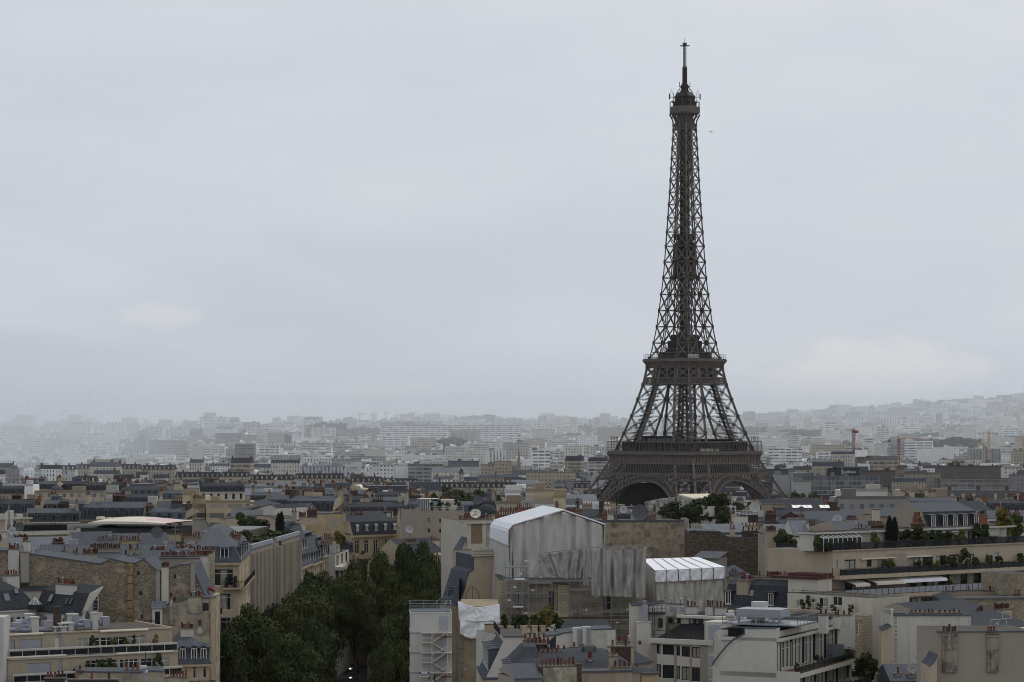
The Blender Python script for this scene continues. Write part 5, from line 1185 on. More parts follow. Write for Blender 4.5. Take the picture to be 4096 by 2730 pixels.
TL=[(-44,392,22,6.4,'leftmost dark tree at the bottom of the avenue beside the corner house'),(-33.5,398,21,5.8,'broad tree in the middle of the bottom edge, left of the cars'),(-42,414,23,6.2,'dark tree in the second row from the bottom beside the long balconies'),(-32.5,420,22.5,6.0,'bright topped tree left of the gap with the cars, second row'),(-44,436,23,5.8,'tree standing before the nearer ribbed wing'),(-34.5,442,24,6.2,'tall leafy tree above the cars on the left'),(-41,458,22,5.8,'tree hiding the foot of the ribbed wing'),(-37,466,23.5,5.4,'tree right of the ribbed wing in the third row'),(-39.5,484,24.5,5.6,'pale twigged tree at the end of the ribbed wing'),(-37.5,494,23.5,5.4,'round tree in the centre of the canopy'),(-37.5,512,24,6.0,'tree below the slate mansards with three rows of dormers'),(-24.2,522,25,5.6,'tree in the middle of the dark canopy'),(-40,542,24.5,5.8,'tree under the two white balconies'),(-26.5,550,23.5,6.2,'tree left of the container stack far up the avenue'),(-34,574,25,5.8,'tree top touching the white balcony block'),(-25.5,578,24,6.2,'dark tree before the broad stone house, left part'),(-31,596,23,5.8,'tree under the third window of the broad stone house'),(-22.5,594,25,5.6,'tree under the right windows of the broad stone house'),(-17,588,26.5,5.4,'tallest tree top beside the slate roof with stone dormers'),(-15.5,430,19.5,4.2,'tree at the lower right beside the container stack'),(-18.8,446,21,4.9,'leafy tree left of the container stack'),(-17.8,468,21.5,5.2,'tree touching the railing of the container stack'),(-18.2,492,22,5.2,'darker tree behind the container stack railing'),(-17.5,518,22.5,5.2,'tree before the cream scaffolded house'),(-16.5,545,22,5.0,'tree at the foot of the stone dormers'),(-12,562,21,4.4,'small tree top under the stone dormers'),(-19,410,19,4.0,'low tree at the bottom right of the avenue'),(-22.5,620,24,5.8,'farthest tree top before the slate roofs'),(-13,535,20,4.4,'tree at the corner of the cream gable'),(-26,548,28,5.2,'high tree top under the right end of the broad stone house'),(-20.8,546,30,4.6,'highest tree top left of the stone dormers'),(-17,540,28,4.6,'tree covering the front of the slate house with stone dormers'),(-14.5,522,25.5,4.4,'tree between the stone dormers and the container stack'),(-12.5,505,23.5,4.0,'tree touching the cream gable on the right of the avenue'),(-15,480,22,4.4,'low tree just behind the container stack roof')]
TL+=[(-37.5,622,25,5.8,'far tree closing the end of the street gap'),(-36.5,602,24.5,5.6,'tree behind the cars where the avenue bends'),(-30,497,24.5,4.8,'high crowned tree leaning over the street gap'),(-31.5,528,25.5,5.2,'high crowned tree over the cars')]
for i,(x,y,h,r,l)in enumerate(TL):tree('plane_tree',l,x,y,h,r,i%5,'leaf' if i%3 else 'leaf_dark','plane trees along the avenue',leaf=.17,nleaf=26000,nl=30,rzf=.26 if 'high crowned' in l else.42)
def person(label,p,rz,shirt,trousers,skin=(.3,.18,.12),bent=.5):
 rt=thing('person',label,'person',p,rz)
 def skinned(name,pts,edges,rad,mat):
  me=bpy.data.meshes.new(name);me.from_pydata(pts,edges,[]);me.materials.append(mat);o=put(name,me,rt)
  md=o.modifiers.new('skin','SKIN')
  for v,r in zip(me.skin_vertices[0].data if me.skin_vertices else[],rad):v.radius=(r,r)
  if not me.skin_vertices:pass
  s_=o.modifiers.new('sub','SUBSURF');s_.levels=1;s_.render_levels=1;return o
 hd=plain(name_:='skin_'+str(len(bpy.data.materials)),skin,.6,.05)
 mb=MB()
 def limb(m_,chain,n=10):
  for(a,ra),(c,rc)in zip(chain,chain[1:]):m_.tube(a,c,ra,n,rc)
 def rings(m_,lst,n=14,m=0):
  rr=[[(cx+rx*math.cos(6.2832*i/n),cy_+ry*math.sin(6.2832*i/n),z)for i in range(n)]for cx,cy_,z,rx,ry in lst]
  m_.poly(rr[0][::-1],m);m_.loft(rr,m)
 rings(mb,[(0,0,1.44,.075,.07),(0,-.005,1.52,.055,.055),(0,-.02,1.56,.065,.075),(0,-.02,1.62,.076,.095),(0,-.01,1.68,.078,.098),(0,0,1.74,.06,.075),(0,0,1.77,.02,.03)])
 mb.box(-.012,-.135,1.61,.012,-.1,1.65)
 for sx_ in(-1,1):
  mb.tube((sx_*.08,.0,1.62),(sx_*.088,.0,1.67),.014,6);e,hnd=Vector((sx_*.27,.03,1.12)),Vector((sx_*(.2 if sx_>0 else.12),-.2*bent*2,1.12 if sx_<0 else.92))
  limb(mb,[(e,.042),(e.lerp(hnd,.9),.03),(hnd,.036)]);
  for k in range(4):f0=hnd+Vector(((k-1.5)*.018,-.01,-.03));mb.tube(f0,f0+Vector((0,-.03,-.05-.01*(k in(1,2)))),.009,6,.007)
  mb.tube(hnd+Vector((-sx_*.03,0,0)),hnd+Vector((-sx_*.06,-.04,-.02)),.01,6)
 body=mb.build('body',hd,rt,smooth=True)
 s_=MB();rings(s_,[(0,0,.9,.17,.115),(0,0,1.02,.16,.11),(0,0,1.2,.185,.12),(0,0,1.34,.2,.115),(0,0,1.42,.16,.1),(0,0,1.46,.08,.07)])
 for sx_ in(-1,1):limb(s_,[(Vector((sx_*.19,0,1.38)),.075),(Vector((sx_*.24,.01,1.26)),.06),(Vector((sx_*.27,.03,1.12)),.05)])
 s_.build('shirt',shirt,rt,smooth=True)
 t_=MB();rings(t_,[(0,0,.78,.17,.12),(0,0,.92,.165,.112)])
 for sx_ in(-1,1):limb(t_,[(Vector((sx_*.09,0,.86)),.09),(Vector((sx_*.1,-.01,.5)),.068),(Vector((sx_*.1,.01,.08)),.05)]);t_.box(sx_*.1-.045,-.17,0,sx_*.1+.045,.08,.09)
 t_.build('trousers',trousers,rt,smooth=True)
 h_=MB();rings(h_,[(0,.03,1.62,.084,.08),(0,.015,1.7,.088,.1),(0,.005,1.76,.075,.088),(0,0,1.795,.03,.04)]);h_.build('hair',M['black'],rt,smooth=True)
 return rt
cb=[o for o in bpy.data.objects if o.get('label','').startswith('tall house with a long bare rubble')][0]
person('person in a white top standing on the upper street balcony beside the patched plaster house',P(866,2462,383),.5,M['white'],M['black'])
# right side of the avenue: site container stack
Yc=372
b=Bld('container_stack','stack of pale grey site containers with outside stairs and a railed roof',1641,Yc,1806,Yc+.3,2451,6.5,cat='site cabins')
lv=[b.w(y)for y in(2451,2531,2611,2690,2770)]
for i in range(6):
 z1=b.H-i*2.83;mb=MB();mb.box(0,0,z1-2.79,b.W,b.D,z1,0);mb.box(-.06,-.06,z1-2.83,b.W+.06,b.D,z1-2.68,0);mb.box(-.06,-.05,z1-.13,b.W+.06,b.D,z1-.01,0)
 for x in(-.05,b.W-.12):mb.box(x,-.055,z1-2.79,x+.17,.1,z1)
 if i:mb.box(.02,-.075,z1-.2,1.4,-.06,z1+.02,1)
 c=mb.build('container',[M['unit'],M['sign_blue']if 'sign_blue' in M else M['grey_unit']],b.root)
 d=MB();d.box(b.W-1.75,-.1,z1-2.5,b.W-.5,-.065,z1-.55);d.build('door',M['shutter'],c)
stt=MB();us=1.5
for i in range(4):
 z1=b.H-2.75-i*2.83
 for x in(us,us+1.5,us+3.7):stt.box(x,-1.5,z1-2.83,x+.12,-1.38,z1,0)
 stt.box(us,-1.55,z1-.12,b.W,-.1,z1,0);stt.box(us,-1.5,z1-1.5,us+1.5,-.3,z1-1.32,0)
 stt.beam((us+1.5,-.9,z1-1.4),(us+3.7,-.9,z1+(0.0)),1.0,.16);stt.beam((us+1.5,-.5,z1-1.45),(us+3.7,-.5,z1-2.8),.9,.16)
 stt.beam((us+1.5,-1.45,z1-.5),(us+3.7,-1.45,z1+.9),.07);stt.beam((us+1.5,-1.45,z1-.1),(us+3.7,-1.45,z1+.5),.05)
 stt.box(us,-1.5,z1-.75,us+1.5,-1.46,z1-.68);stt.box(us,-1.5,z1-.95,us+1.5,-1.46,z1-.9)
stt.build('stair',M['unit'],b.root)
for i in(1,3):mb=MB();z1=b.H-i*2.83;mb.box(b.W-1.6,-1.56,z1-.62,b.W,-1.5,z1-.47);mb.build('red_strip',M['red'],b.root)
rf=b.rail([(0,0,b.H+.12),(b.W,0,b.H+.12),(b.W,b.D,b.H+.12),(0,b.D,b.H+.12),(0,0,b.H+.12)],1.15,1.5,.06,'steel',mids=(.4,.75))
mb=MB()
for i in range(12):mb.box(.1,.2+i*.52,b.H+.02,b.W-.1,.3+i*.52,b.H+.14)
mb.beam((3.2,5.6,b.H+.4),(4.6,5.6,b.H+1.8),.08);mb.beam((4.6,5.6,b.H+1.8),(6.0,5.6,b.H+1.8),.08);mb.build('roof_rack',M['steel'],b.root)
def textsign(name,label,p,rz,w_,h_,txt,bg,fg,size,cat='sign',parent=None,extra=()):
 mb=MB();mb.box(0,0,0,w_,.05,h_);
 if parent is None:rt=mb.build(name,M[bg],None,p,rz);tag(rt,label,cat)
 else:rt=mb.build(name,M[bg],parent,p,rz)
 for k,(s_,sz,x,z,col_)in enumerate(((txt,size,w_/2,h_*.5,fg),)+tuple(extra)):
  cu=bpy.data.curves.new('lettering','FONT');cu.body=s_;cu.size=sz;cu.align_x='CENTER';cu.align_y='CENTER';cu.extrude=.01
  t_=bpy.data.objects.new('lettering_tmp',cu);col.objects.link(t_);dg=bpy.context.evaluated_depsgraph_get();me=bpy.data.meshes.new_from_object(t_.evaluated_get(dg));bpy.data.objects.remove(t_)
  me.materials.clear();me.materials.append(M[col_]);o=put('lettering',me,rt,(x,-.02,z));o.rotation_euler=(R(90),0,0)
 return rt
M['sign_blue']=plain('sign_blue',(.03,.05,.13),.6,.05);M['sign_white']=plain('sign_white',(.66,.67,.68),.6,.03)
s_=textsign('site_sign','white sign reading TRADY on the container stairs',P(1676.5,2708,Yc-1.8),0,1.45,.72,'TRADY','sign_white','sign_blue',.33,extra=())
for x in(0.02,1.22):mb=MB();mb.box(x,-.012,.36,x+.21,-.002,.7);mb.build('blue_panel',M['sign_blue'],s_)
mb=MB();mb.box(.06,-.012,.14,1.4,-.002,.2);mb.build('red_line',M['red'],s_)
lp=MB();p=P(1739,2730,Yc-6);lp.tube(p-Vector((0,0,18)),p+Vector((0,0,1.2)),.09,8);lp.beam(p+Vector((0,0,.35)),p+Vector((-.7,0,.75)),.06);lp.lathe([(.04,.25),(.28,.05),(.22,-.05)],10,p+Vector((-.75,0,.55)));tag(lp.build('street_lamp',M['black']),'black street lamp in front of the container stairs','street lamp')
# cream house beside the avenue, behind the scaffold
b=Bld('cream_house','cream stone house with blind gable and slate slopes between avenue and scaffold',1843,426,2018,428,2220,26)
polywall(b,[(1830,2440),(1843,2405),(1862,2345),(1878,2290),(1896,2278),(1897,2222),(2014,2221)],0,'beige',back=12,rmat='slate_blue')
mb=MB();u0,u1=b.u(1892,0),b.u(2010,0);
for(o_,y0,y1)in((.35,2221,2227),(.2,2212,2219),(.3,2198,2205)):mb.box(u0-.1,-o_,b.w(y1),u1,.5,b.w(y0))
mb.box(u0+.3,-.1,b.w(2221),u1-.5,.6,b.w(2198));mb.build('gable_cornice',M['offwhite'],b.root)
f=Bld('cream_house','stone street front with grey dormers on the right of the avenue',1790,424,1835,424,2420,60);fl=[(f.H-3.4-i*3.8,f.H-1.0-i*3.8)for i in range(4)]
f.wall('lime_dark',{'l':f.grid(10,fl,1.1,side='l')});f.hip('roof',[(f.H-.03,-.35,-.2,0,0),(f.H+3.4,1.6,1,0,0),(f.H+4,1.75,2,0,1)],[0,1],['slate_blue','zinc'])
for i in range(7):put('dormer',dormer_mesh(1.2,1.6,1.3),f.root,(-.1,4+i*6,f.H+.5),-math.pi/2)
mb=MB();mb.box(-.6,0,f.H-.5,-.004,f.D,f.H-.06);mb.build('cornice',M['lime_dark'],f.root)
b=Bld('cream_house','cream house end with brick panel, quoins and a row of red pots above the avenue',1868,470,2018,472,2088,18)
b.wall('offwhite',sides='frlb');b.band('cornice',b.H-.35,b.H-.05,.4,'offwhite',sides=True)
mb=MB();mb.box(b.u(1884),-.05,b.w(2176),b.u(1929),-.003,b.w(2096));mb.build('brick_panel',M['brick_tan'],b.root)
mb=MB();mb.box(b.u(1944),-.045,b.w(2200),b.u(2014),-.003,b.w(2094));mb.build('plaster_panel',M['peel'],b.root)
mb=MB();mb.box(b.u(1862),-.3,b.w(2197),b.u(1950),-.004,b.w(2190));mb.build('string_course',M['offwhite'],b.root)
b.chimp(1846,1970,2079,2092,3,.8,12,'offwhite');b.chimp(1972,2060,2062,2092,8,.9,9,'brick',quoin='lime');b.chimp(1838,1864,2085,2150,6,.8,3,'offwhite')
sl=MB();O_=[b.at(1815,2196,-4),b.at(1866,2142,-1)];sl.poly([(b.u(1806,-2),-3,b.w(2195)),(b.u(1838,-2),-3,b.w(2207)),(b.u(1866,0),-.01,b.w(2150)),(b.u(1858,0),2,b.w(2148))]);sl.build('lean_to',M['slate_blue'],b.root)
w2=Bld('cream_wing','cream side wing below the brick panel house, beside the avenue canopy',1812,462,1872,462,2205,6);w2.wall('beige')
dish('large cream dish with ring frame on the cream roof',P(1902,2084,474),1.0,0,'cream_sheet',1.2,el=.6);dish('wire dish on a mast above the slate roof with stone dormers',P(1637,2150,548),.85,.3,'dish',1.6);dish('wire dish in the plants behind the grey four-window wall',P(1911,2030,600),1.1,0,'dish_dark',1.6)
b=Bld('blind_wall_house','long house with a blotched blind wall behind the big white tent',2018,492,2735,496,2089,13)
b.wall('blotch',top='flat',matside='taupe');mb=MB();mb.box(-.2,-.25,b.H,b.W+.1,.4,b.H+.3);mb.build('coping',M['zinc_plain'],b.root)
mb=MB();
for py in(2135,2176,2215):
 z=b.w(py);mb.box(18,-.03,z,b.W-.5,-.003,z+.06)
for px in(2560,2602,2660,2722):u=b.u(px);mb.box(u,-.032,0,u+.07,-.004,b.H-.1)
mb.build('wall_joint',M['lime_dark'],b.root)
e=Bld('wall_end','plain tan end of the blotched wall with a low roof box',2734,497,2756,497,2077,8);e.wall('taupe')
for c in((2432,2470,2058,2092,4,0,'unit'),(2410,2445,2056,2092,7,5,'brick'),(2455,2470,2062,2092,4,2,'brick'),(2575,2625,2076,2092,3,7,'brick'),(2270,2330,2055,2092,6,8,'brick')):b.chimp(*c[:5],.8,c[5],c[6])
dish('large dark mesh dish standing on the blotched wall roof',P(2561,2082,498),1.6,0,'dish_dark',1.4);dish('small white dish on the roofs behind the blotched wall',P(2494,2060,520),.8,0,'dish',1.0)
mb=MB();p=P(2525,2082,500);mb.box(p.x,p.y,p.z,p.x+2.6,p.y+2,p.z+1.4);mb.hexa([(p.x-.2,p.y-.3,p.z+1.4),(p.x+2.8,p.y-.3,p.z+1.4),(p.x+2.8,p.y+2.2,p.z+1.9),(p.x-.2,p.y+2.2,p.z+1.9)],[(p.x-.2,p.y-.3,p.z+1.5),(p.x+2.8,p.y-.3,p.z+1.5),(p.x+2.8,p.y+2.2,p.z+2.0),(p.x-.2,p.y+2.2,p.z+2.0)],1);tag(mb.build('roof_shed',[M['white'],M['zinc_pale']]),'white roof shed beside the large dark mesh dish','shed')
b=roofblock('slate_house','slate roofed house with four stone dormers and cream chimneys above the avenue trees',1652,552,1800,560,2268,14,5.6,'zinc_dark','lime',[(1624,1670,2172,2215,5,7,'beige',.9),(1690,1708,2168,2200,8,2,'offwhite'),(1719,1758,2163,2200,9,5,'offwhite',.9)],front=[(.9,2.4)])
for px in(1685,1712,1742,1770):put('dormer',dormer_mesh(1.3,1.9,1.2,'gable','lime','lime','lime'),b.root,(b.u(px)-.65,-.1,b.H+.2))
b=roofblock('slate_house','dark slate mansard with a tall brick stack left of the grey four-window wall',1604,600,1668,600.5,2115,12,4.5,'zinc_dark','lime',[(1610,1656,2042,2090,4,8,'brick_dark',.9,dict(quoin='lime'))],front=[(1.2,3.4)]);put('dormer',dormer_mesh(1.0,1.4,1.2),b.root,(b.u(1634),0,b.H+.5))
b=Bld('grey_block','plain grey beige block with four small windows and a glazed roof garden',1664,575,1856,578,2046,14)
hs=[b.hole(x,y,x+13,y+15,0,'dark')for x,y in((1707,2073),(1757,2075),(1707,2115),(1757,2117))]
b.wall('taupe',{'f':hs},top='flat',matside='taupe');mb=MB();mb.box(0,-.3,b.w(2158),b.W+.3,-.004,b.w(2153));mb.build('string_course',M['taupe'],b.root)
mb=MB();mb.box(-.003,-.5,0,b.W,-.004,b.w(2160));mb.build('lower_wall',M['taupe'],b.root);mb=MB();mb.box(0,-.02,b.H,1.2,.6,b.H+.75);mb.build('parapet_step',M['taupe'],b.root)
mb=MB();u0,u1=b.u(1684,1),b.u(1718,1);mb.box(u0,1,b.H,u1,4,b.H+2.6,0)
for i in range(5):u=u0+(u1-u0)*i/4;mb.box(u-.04,.9,b.H,u+.04,1,b.H+2.6,1)
mb.box(u0-.1,.8,b.H+2.6,b.u(1756,1),4.2,b.H+2.72,1);mb.build('conservatory',[M['glass_pale'],M['white_frame']],b.root)
b.rail([(u1,.3,b.H),(b.W,.3,b.H)],1.0,1.5,.05,'unit',mids=(.5,))
for i,(px,h,l)in enumerate(((1728,1.6,'low roof plant beside the glazed roof room'),(1760,2.2,'roof plant in the middle of the grey block terrace'),(1790,1.5,'small roof plant right of the middle on the grey block'),(1830,2.4,'dark roof plant at the right of the grey block'))):shrub('roof_shrub',l,on(b,px,2,b.H),.9,h,'leaf_dark',kind=i%3)
mb=MB();u0,u1=b.u(1776,8),b.u(1834,8);mb.box(u0,8,b.H,u1,12,b.w(2000,u0,8));mb.build('roof_house',M['offwhite'],b.root)
# scaffolds and tents
b=Bld('stone_mansion','tan stone mansion with balustrades behind the scaffolding',1996,404,2560,405,2325,18)
hs=[b.hole(2196,2366,2217,2440,0,'dark'),b.hole(2412,2385,2447,2440,0,'dark'),b.hole(2060,2366,2075,2438,0,'dark'),b.hole(2415,2500,2450,2540,0,'dark')]
b.wall('lime_block',{'f':hs},top='flat');b.band('cornice',b.w(2335),b.w(2328),.7,'zinc_plain',u0=b.u(2110),u1=b.u(2335));b.band('cornice',b.w(2485),b.w(2476),.9,'lime')
mb=MB()
for px in range(2240,2520,9):u=b.u(px);mb.box(u,-.6,b.w(2494),u+.18,-.004,b.w(2487))
mb.build('modillion_row',M['lime'],b.root)
bal=MB();z0,z1=b.w(2462),b.w(2447);bal.box(0,-.95,z1-.12,b.W,-.6,z1+.08);bal.box(0,-.95,z0-.25,b.W,-.6,z0)
for x0,x1 in((1996,2030),(2098,2140),(2208,2290),(2332,2410)):bal.box(b.u(x0),-.93,z0,b.u(x1),-.62,z1-.12)
for x0,x1 in((2030,2098),(2140,2208),(2290,2332),(2412,2450)):
 u0,u1=b.u(x0),b.u(x1);n=max(3,int((u1-u0)/.32))
 for i in range(n):u=u0+(u1-u0)*(i+.5)/n;bal.lathe([(.05,0),(.1,.2),(.05,.45),(.06,.6)],6,(u,-.78,z0),cap=False)
bal.build('balustrade',M['lime'],b.root)
mb=MB();mb.box(b.u(2231),-.5,b.w(2445),b.u(2275),-.004,b.w(2340));mb.build('pier',M['lime_block'],b.root)
def scaffold(label,pa,Ya,pb,Yb,ytop,ybot,depth,bays,lifts=2.0,boards=True,extra=True,zb=None):
 zt,zz=Z(ytop,Ya),(Z(ybot,Ya)if zb is None else zb);ax,bx=X(pa,Ya),X(pb,Yb);L=math.hypot(bx-ax,Yb-Ya);rz=math.atan2(Yb-Ya,bx-ax)
 rt=thing('scaffold',label,'scaffold',(ax,Ya,zz),rz);H_=zt-zz;tb=MB();pl=MB();tg=MB()
 n=int(H_/lifts)
 for i in range(bays+1):
  u=L*i/bays
  for v in(0,depth):tb.beam((u,v,0),(u,v,H_),.075)
  for k in range(n+1):tb.beam((u,0,k*lifts),(u,depth,k*lifts),.06)
 for k in range(n+1):
  z=k*lifts
  for v in(0,depth):tb.beam((0,v,z),(L,v,z),.06);
  tb.beam((0,0,z+1.0),(L,0,z+1.0),.05);tb.beam((0,0,z+.5),(L,0,z+.5),.05)
  if boards and k:pl.box(0,.05,z+.04,L,depth,z+.1)
  if extra:
   for i in range(bays):
    u0,u1=L*i/bays,L*(i+1)/bays
    if(i+k)%3==0:tb.beam((u0,0,z),(u1,0,min(H_,z+lifts)),.055)
    if(i*3+k*5)%4==1:u=(u0+u1)/2;tg.box(u-.35,-.06,z+.9,u+.35,-.035,z+1.1,0 if(i+k)%4 else 1);tg.box(u-.3,-.07,z+.92,u-.12,-.061,z+1.08,1)
 tb.build('tubes',M['steel'],rt);pl.build('boards',M['plank'],rt);tg.build('site_tag',[M['sign_white'],M['red']],rt);return rt
scaffold('tall scaffold stair tower at the left of the tan mansion',2022,400.5,2112,400.9,2252,2480,2.2,4)
scaffold('scaffold bay across the middle of the tan mansion',2113,402,2208,402.4,2300,2440,1.3,3)
scaffold('scaffold hung with small white tags on the right of the tan mansion',2280,402.2,2570,403.0,2330,2570,1.3,7)
scaffold('scaffold below the white sheeting at the avenue corner',1846,384,1975,387,2540,2735,1.3,5,zb=Z(2760,384))
for px,py in((2078,2317),(2072,2428)):
 p=P(px,py,400.2);mb=MB();mb.box(p.x-.8,p.y-.1,p.z-.1,p.x+.8,p.y-.02,p.z+.12);tag(mb.build('toe_board',M['tarp']),'bright white board on the %s deck of the scaffold stair tower'%('upper' if py<2350 else 'lower'),'board')
def cloth(name,pts_top,pts_bot,mat,amp=.25,nu=90,nv=26,seed=0,parent=None,folds=8,sag=0.0,push=None):
 """hanging sheet between a top and a bottom polyline of 3-D points, with folds and pleats"""
 r=random.Random(seed);ph=[r.uniform(0,6.28)for _ in range(12)]
 def along(pl,t):
  n=len(pl)-1;i=min(n-1,int(t*n));return Vector(pl[i]).lerp(Vector(pl[i+1]),t*n-i)
 mb=MB();g=[]
 for j in range(nv+1):
  v=j/nv;row=[]
  for i in range(nu+1):
   t=i/nu;p=along(pts_top,t).lerp(along(pts_bot,t),v)
   bay=t*folds;fb=bay-math.floor(bay);seam=math.exp(-(min(fb,1-fb)*9)**2)
   d=amp*(.55*math.sin(6.28*(t*folds*1.7+.25*math.sin(v*5+ph[0])+ph[1]))*(.3+.7*v)+.5*math.sin(6.28*(t*folds*.9+v*.8)+ph[2])+.13*math.sin(v*17+math.sin(t*30+ph[3])*1.4+fb*5)*(1-seam)+.35*math.sin(t*61+2.2*math.sin(v*3+t*9+ph[5])+ph[4])*(.25+.75*math.sin(3.14*min(1,v*1.3))))-amp*1.3*seam
   sgz=sag*math.sin(math.pi*fb)*(1-v)
   row.append(p+Vector((0,-d if push is None else-d,-sgz)))
  g.append(row)
 n=len(mb.v);w_=nu+1
 for row in g:mb.v+=[tuple(p)for p in row]
 for j in range(nv):
  for i in range(nu):mb.f.append((n+j*w_+i,n+(j+1)*w_+i,n+(j+1)*w_+i+1,n+j*w_+i+1));mb.m.append(0)
 o=mb.build(name,M[mat],parent,smooth=True);md=o.modifiers.new('thickness','SOLIDIFY');md.thickness=.06;return o
Yt=413.0
T=thing('scaffold_tent','large white gabled tent of netting over the scaffolded mansion roof','tent',(0,0,0))
fr0=[P(2037,2120,Yt),P(2052,2104,Yt),P(2252,2046,Yt),P(2418,2103,Yt),P(2419,2110,Yt)]
gt=[P(2037,2120,Yt),P(2055,2104,Yt),P(2150,2076,Yt),P(2252,2047,Yt),P(2330,2074,Yt),P(2416,2105,Yt)];gb=[P(2037,2420,Yt),P(2060,2420,Yt),P(2150,2420,Yt),P(2252,2420,Yt),P(2330,2420,Yt),P(2418,2420,Yt)]
cloth('front_netting',gt,gb,'net',.42,150,44,3,T,7)
bk=Vector((-3.0,19,0));rf_=MB();rt_=[P(2035,2121,Yt)+Vector((0,-.25,0)),P(2052,2102,Yt)+Vector((0,-.25,.05)),P(2252,2044,Yt)+Vector((0,-.25,.05)),P(2421,2102,Yt)+Vector((0,-.25,.05))]
for a,c in zip(rt_,rt_[1:]):rf_.hexa([a,c,c+bk,a+bk],[q+Vector((0,0,.18))for q in(a,c,c+bk,a+bk)])
for i in range(1,16):
 o_=bk*(i/16)
 for a,c in zip(rt_,rt_[1:]):rf_.beam(a+o_+Vector((0,0,.2)),c+o_+Vector((0,0,.2)),.07)
rf_.build('tent_roof',M['tarp'],T)
cloth('side_netting',[rt_[0]+bk,rt_[0]],[P(2016,2425,Yt)+bk,P(2037,2425,Yt)],'net',.12,30,30,8,T,3)
cloth('side_netting',[rt_[3],rt_[3]+bk],[P(2419,2425,Yt),P(2419,2425,Yt)+bk],'net',.12,30,30,9,T,3)
cloth('roof_skirt',[rt_[0]+bk+Vector((-.1,0,0)),rt_[0]+Vector((-.1,0,0))],[rt_[0]+bk+Vector((-.2,0,-2.2)),rt_[0]+Vector((-.15,0,-2.6))],'tarp',.1,24,8,4,T,5)
N_=thing('scaffold_netting','darker grey netting sagging on the scaffold below the white tent','netting',(0,0,0))
cloth('netting_panel',[P(2155,2216,400),P(2260,2203,400),P(2365,2190,400)],[P(2200,2300,400),P(2262,2316,400),P(2338,2314,400)],'net_dark',.32,90,28,5,N_,5,.3)
cloth('netting_panel',[P(2362,2191,399),P(2470,2190,400),P(2586,2187,401)],[P(2366,2385,399),P(2470,2388,400),P(2582,2395,401)],'net_dark',.42,140,50,6,N_,5,.5)
cloth('netting_panel',[P(2330,2200,399.6),P(2362,2195,399.6)],[P(2332,2350,399.6),P(2350,2345,399.6)],'net_dark',.15,16,20,7,N_,2)
mb=MB();mb.beam(P(2153,2215,399.7),P(2375,2190,399.7),.16);mb.beam(P(2375,2190,399.4),P(2588,2186,400.6),.12);mb.beam(P(2153,2215,399.7),P(2165,2300,399.7),.1);mb.beam(P(2165,2235,399.7),P(2130,2290,399.7),.1);mb.beam(P(2145,2232,399.7),P(2190,2232,399.7),.08);mb.beam(P(2145,2242,399.7),P(2190,2242,399.7),.08);mb.build('netting_pole',M['steel'],N_)
W_=thing('scaffold_sheeting','white sheeting hung in two sagging swags on the avenue corner scaffold','sheeting',(0,0,0))
cloth('sheet',[P(1832,2405,383),P(1905,2415,383.5),P(1998,2416,384)],[P(1836,2482,383),P(1910,2487,383.5),P(2000,2484,384)],'tarp',.22,60,22,11,W_,1,.55)
cloth('sheet',[P(1838,2476,383.2),P(1910,2484,383.6),P(2002,2482,384.1)],[P(1840,2538,383.2),P(1880,2556,383.6),P(1982,2556,384.1)],'tarp',.25,60,18,12,W_,2)
mb=MB();mb.box(X(1836,385),384.3,Z(2740,385),X(1990,386),400,Z(2425,385));tag(mb.build('stone_pavilion',M['lime_dark']),'weathered stone house corner wrapped in scaffolding and white sheeting','house')
mb=MB();p0=P(1890,2408,402);
for sx_ in(-1,1):
 pts=[p0+Vector((sx_*1.2,0,0)),p0+Vector((sx_*.95,0,1.2)),p0+Vector((sx_*.45,0,2.1)),p0+Vector((0,0,2.35))]
 for a,c in zip(pts,pts[1:]):mb.beam(a,c,.08)
mb.beam(p0,p0+Vector((0,0,2.35)),.07);tag(mb.build('iron_arch',M['railing']),'pointed iron arch standing before the blind cream gable','iron arch')
T2=thing('scaffold_tent','bright white sheet roof with netting walls right of the grey netting','tent',(0,0,0));Y2=408.0
e0,e1,r0,r1=P(2620,2286,Y2),P(2900,2272,Y2+3),P(2570,2240,Y2+11),P(2793,2233,Y2+15)
rf_=MB();rf_.hexa([e0,e1,r1,r0],[q+Vector((0,0,.15))for q in(e0,e1,r1,r0)])
for i in range(1,6):f_=i/6;rf_.beam(e0.lerp(e1,f_)+Vector((0,-.02,.17)),r0.lerp(r1,f_)+Vector((0,0,.17)),.12,.04,m=1)
rf_.build('tent_roof',[M['tarp'],M['net_dark']],T2)
for i in range(6):
 a,c=e0.lerp(e1,i/6+.006),e0.lerp(e1,(i+1)/6-.006);dn=Vector((0,-.1,-1.75));cloth('skirt_panel',[a,c],[a+dn,c+dn],'tarp',.1,20,10,20+i,T2,1,-.0)
cloth('netting_wall',[e0+Vector((0,.3,-1.5)),e1+Vector((0,.3,-1.5))],[P(2620,2470,Y2+.3),P(2902,2455,Y2+3.3)],'net',.3,120,30,31,T2,7)
cloth('netting_wall',[r0+Vector((0,0,-.2)),e0+Vector((-.05,.1,-.2))],[P(2575,2470,Y2+11),P(2618,2470,Y2)],'net_dark',.12,30,24,32,T2,3)
cloth('netting_wall',[e1+Vector((.1,0,-.2)),r1+Vector((.1,0,-.2))],[P(2903,2455,Y2+3),P(2905,2455,Y2+15)],'net',.12,30,24,33,T2,3)
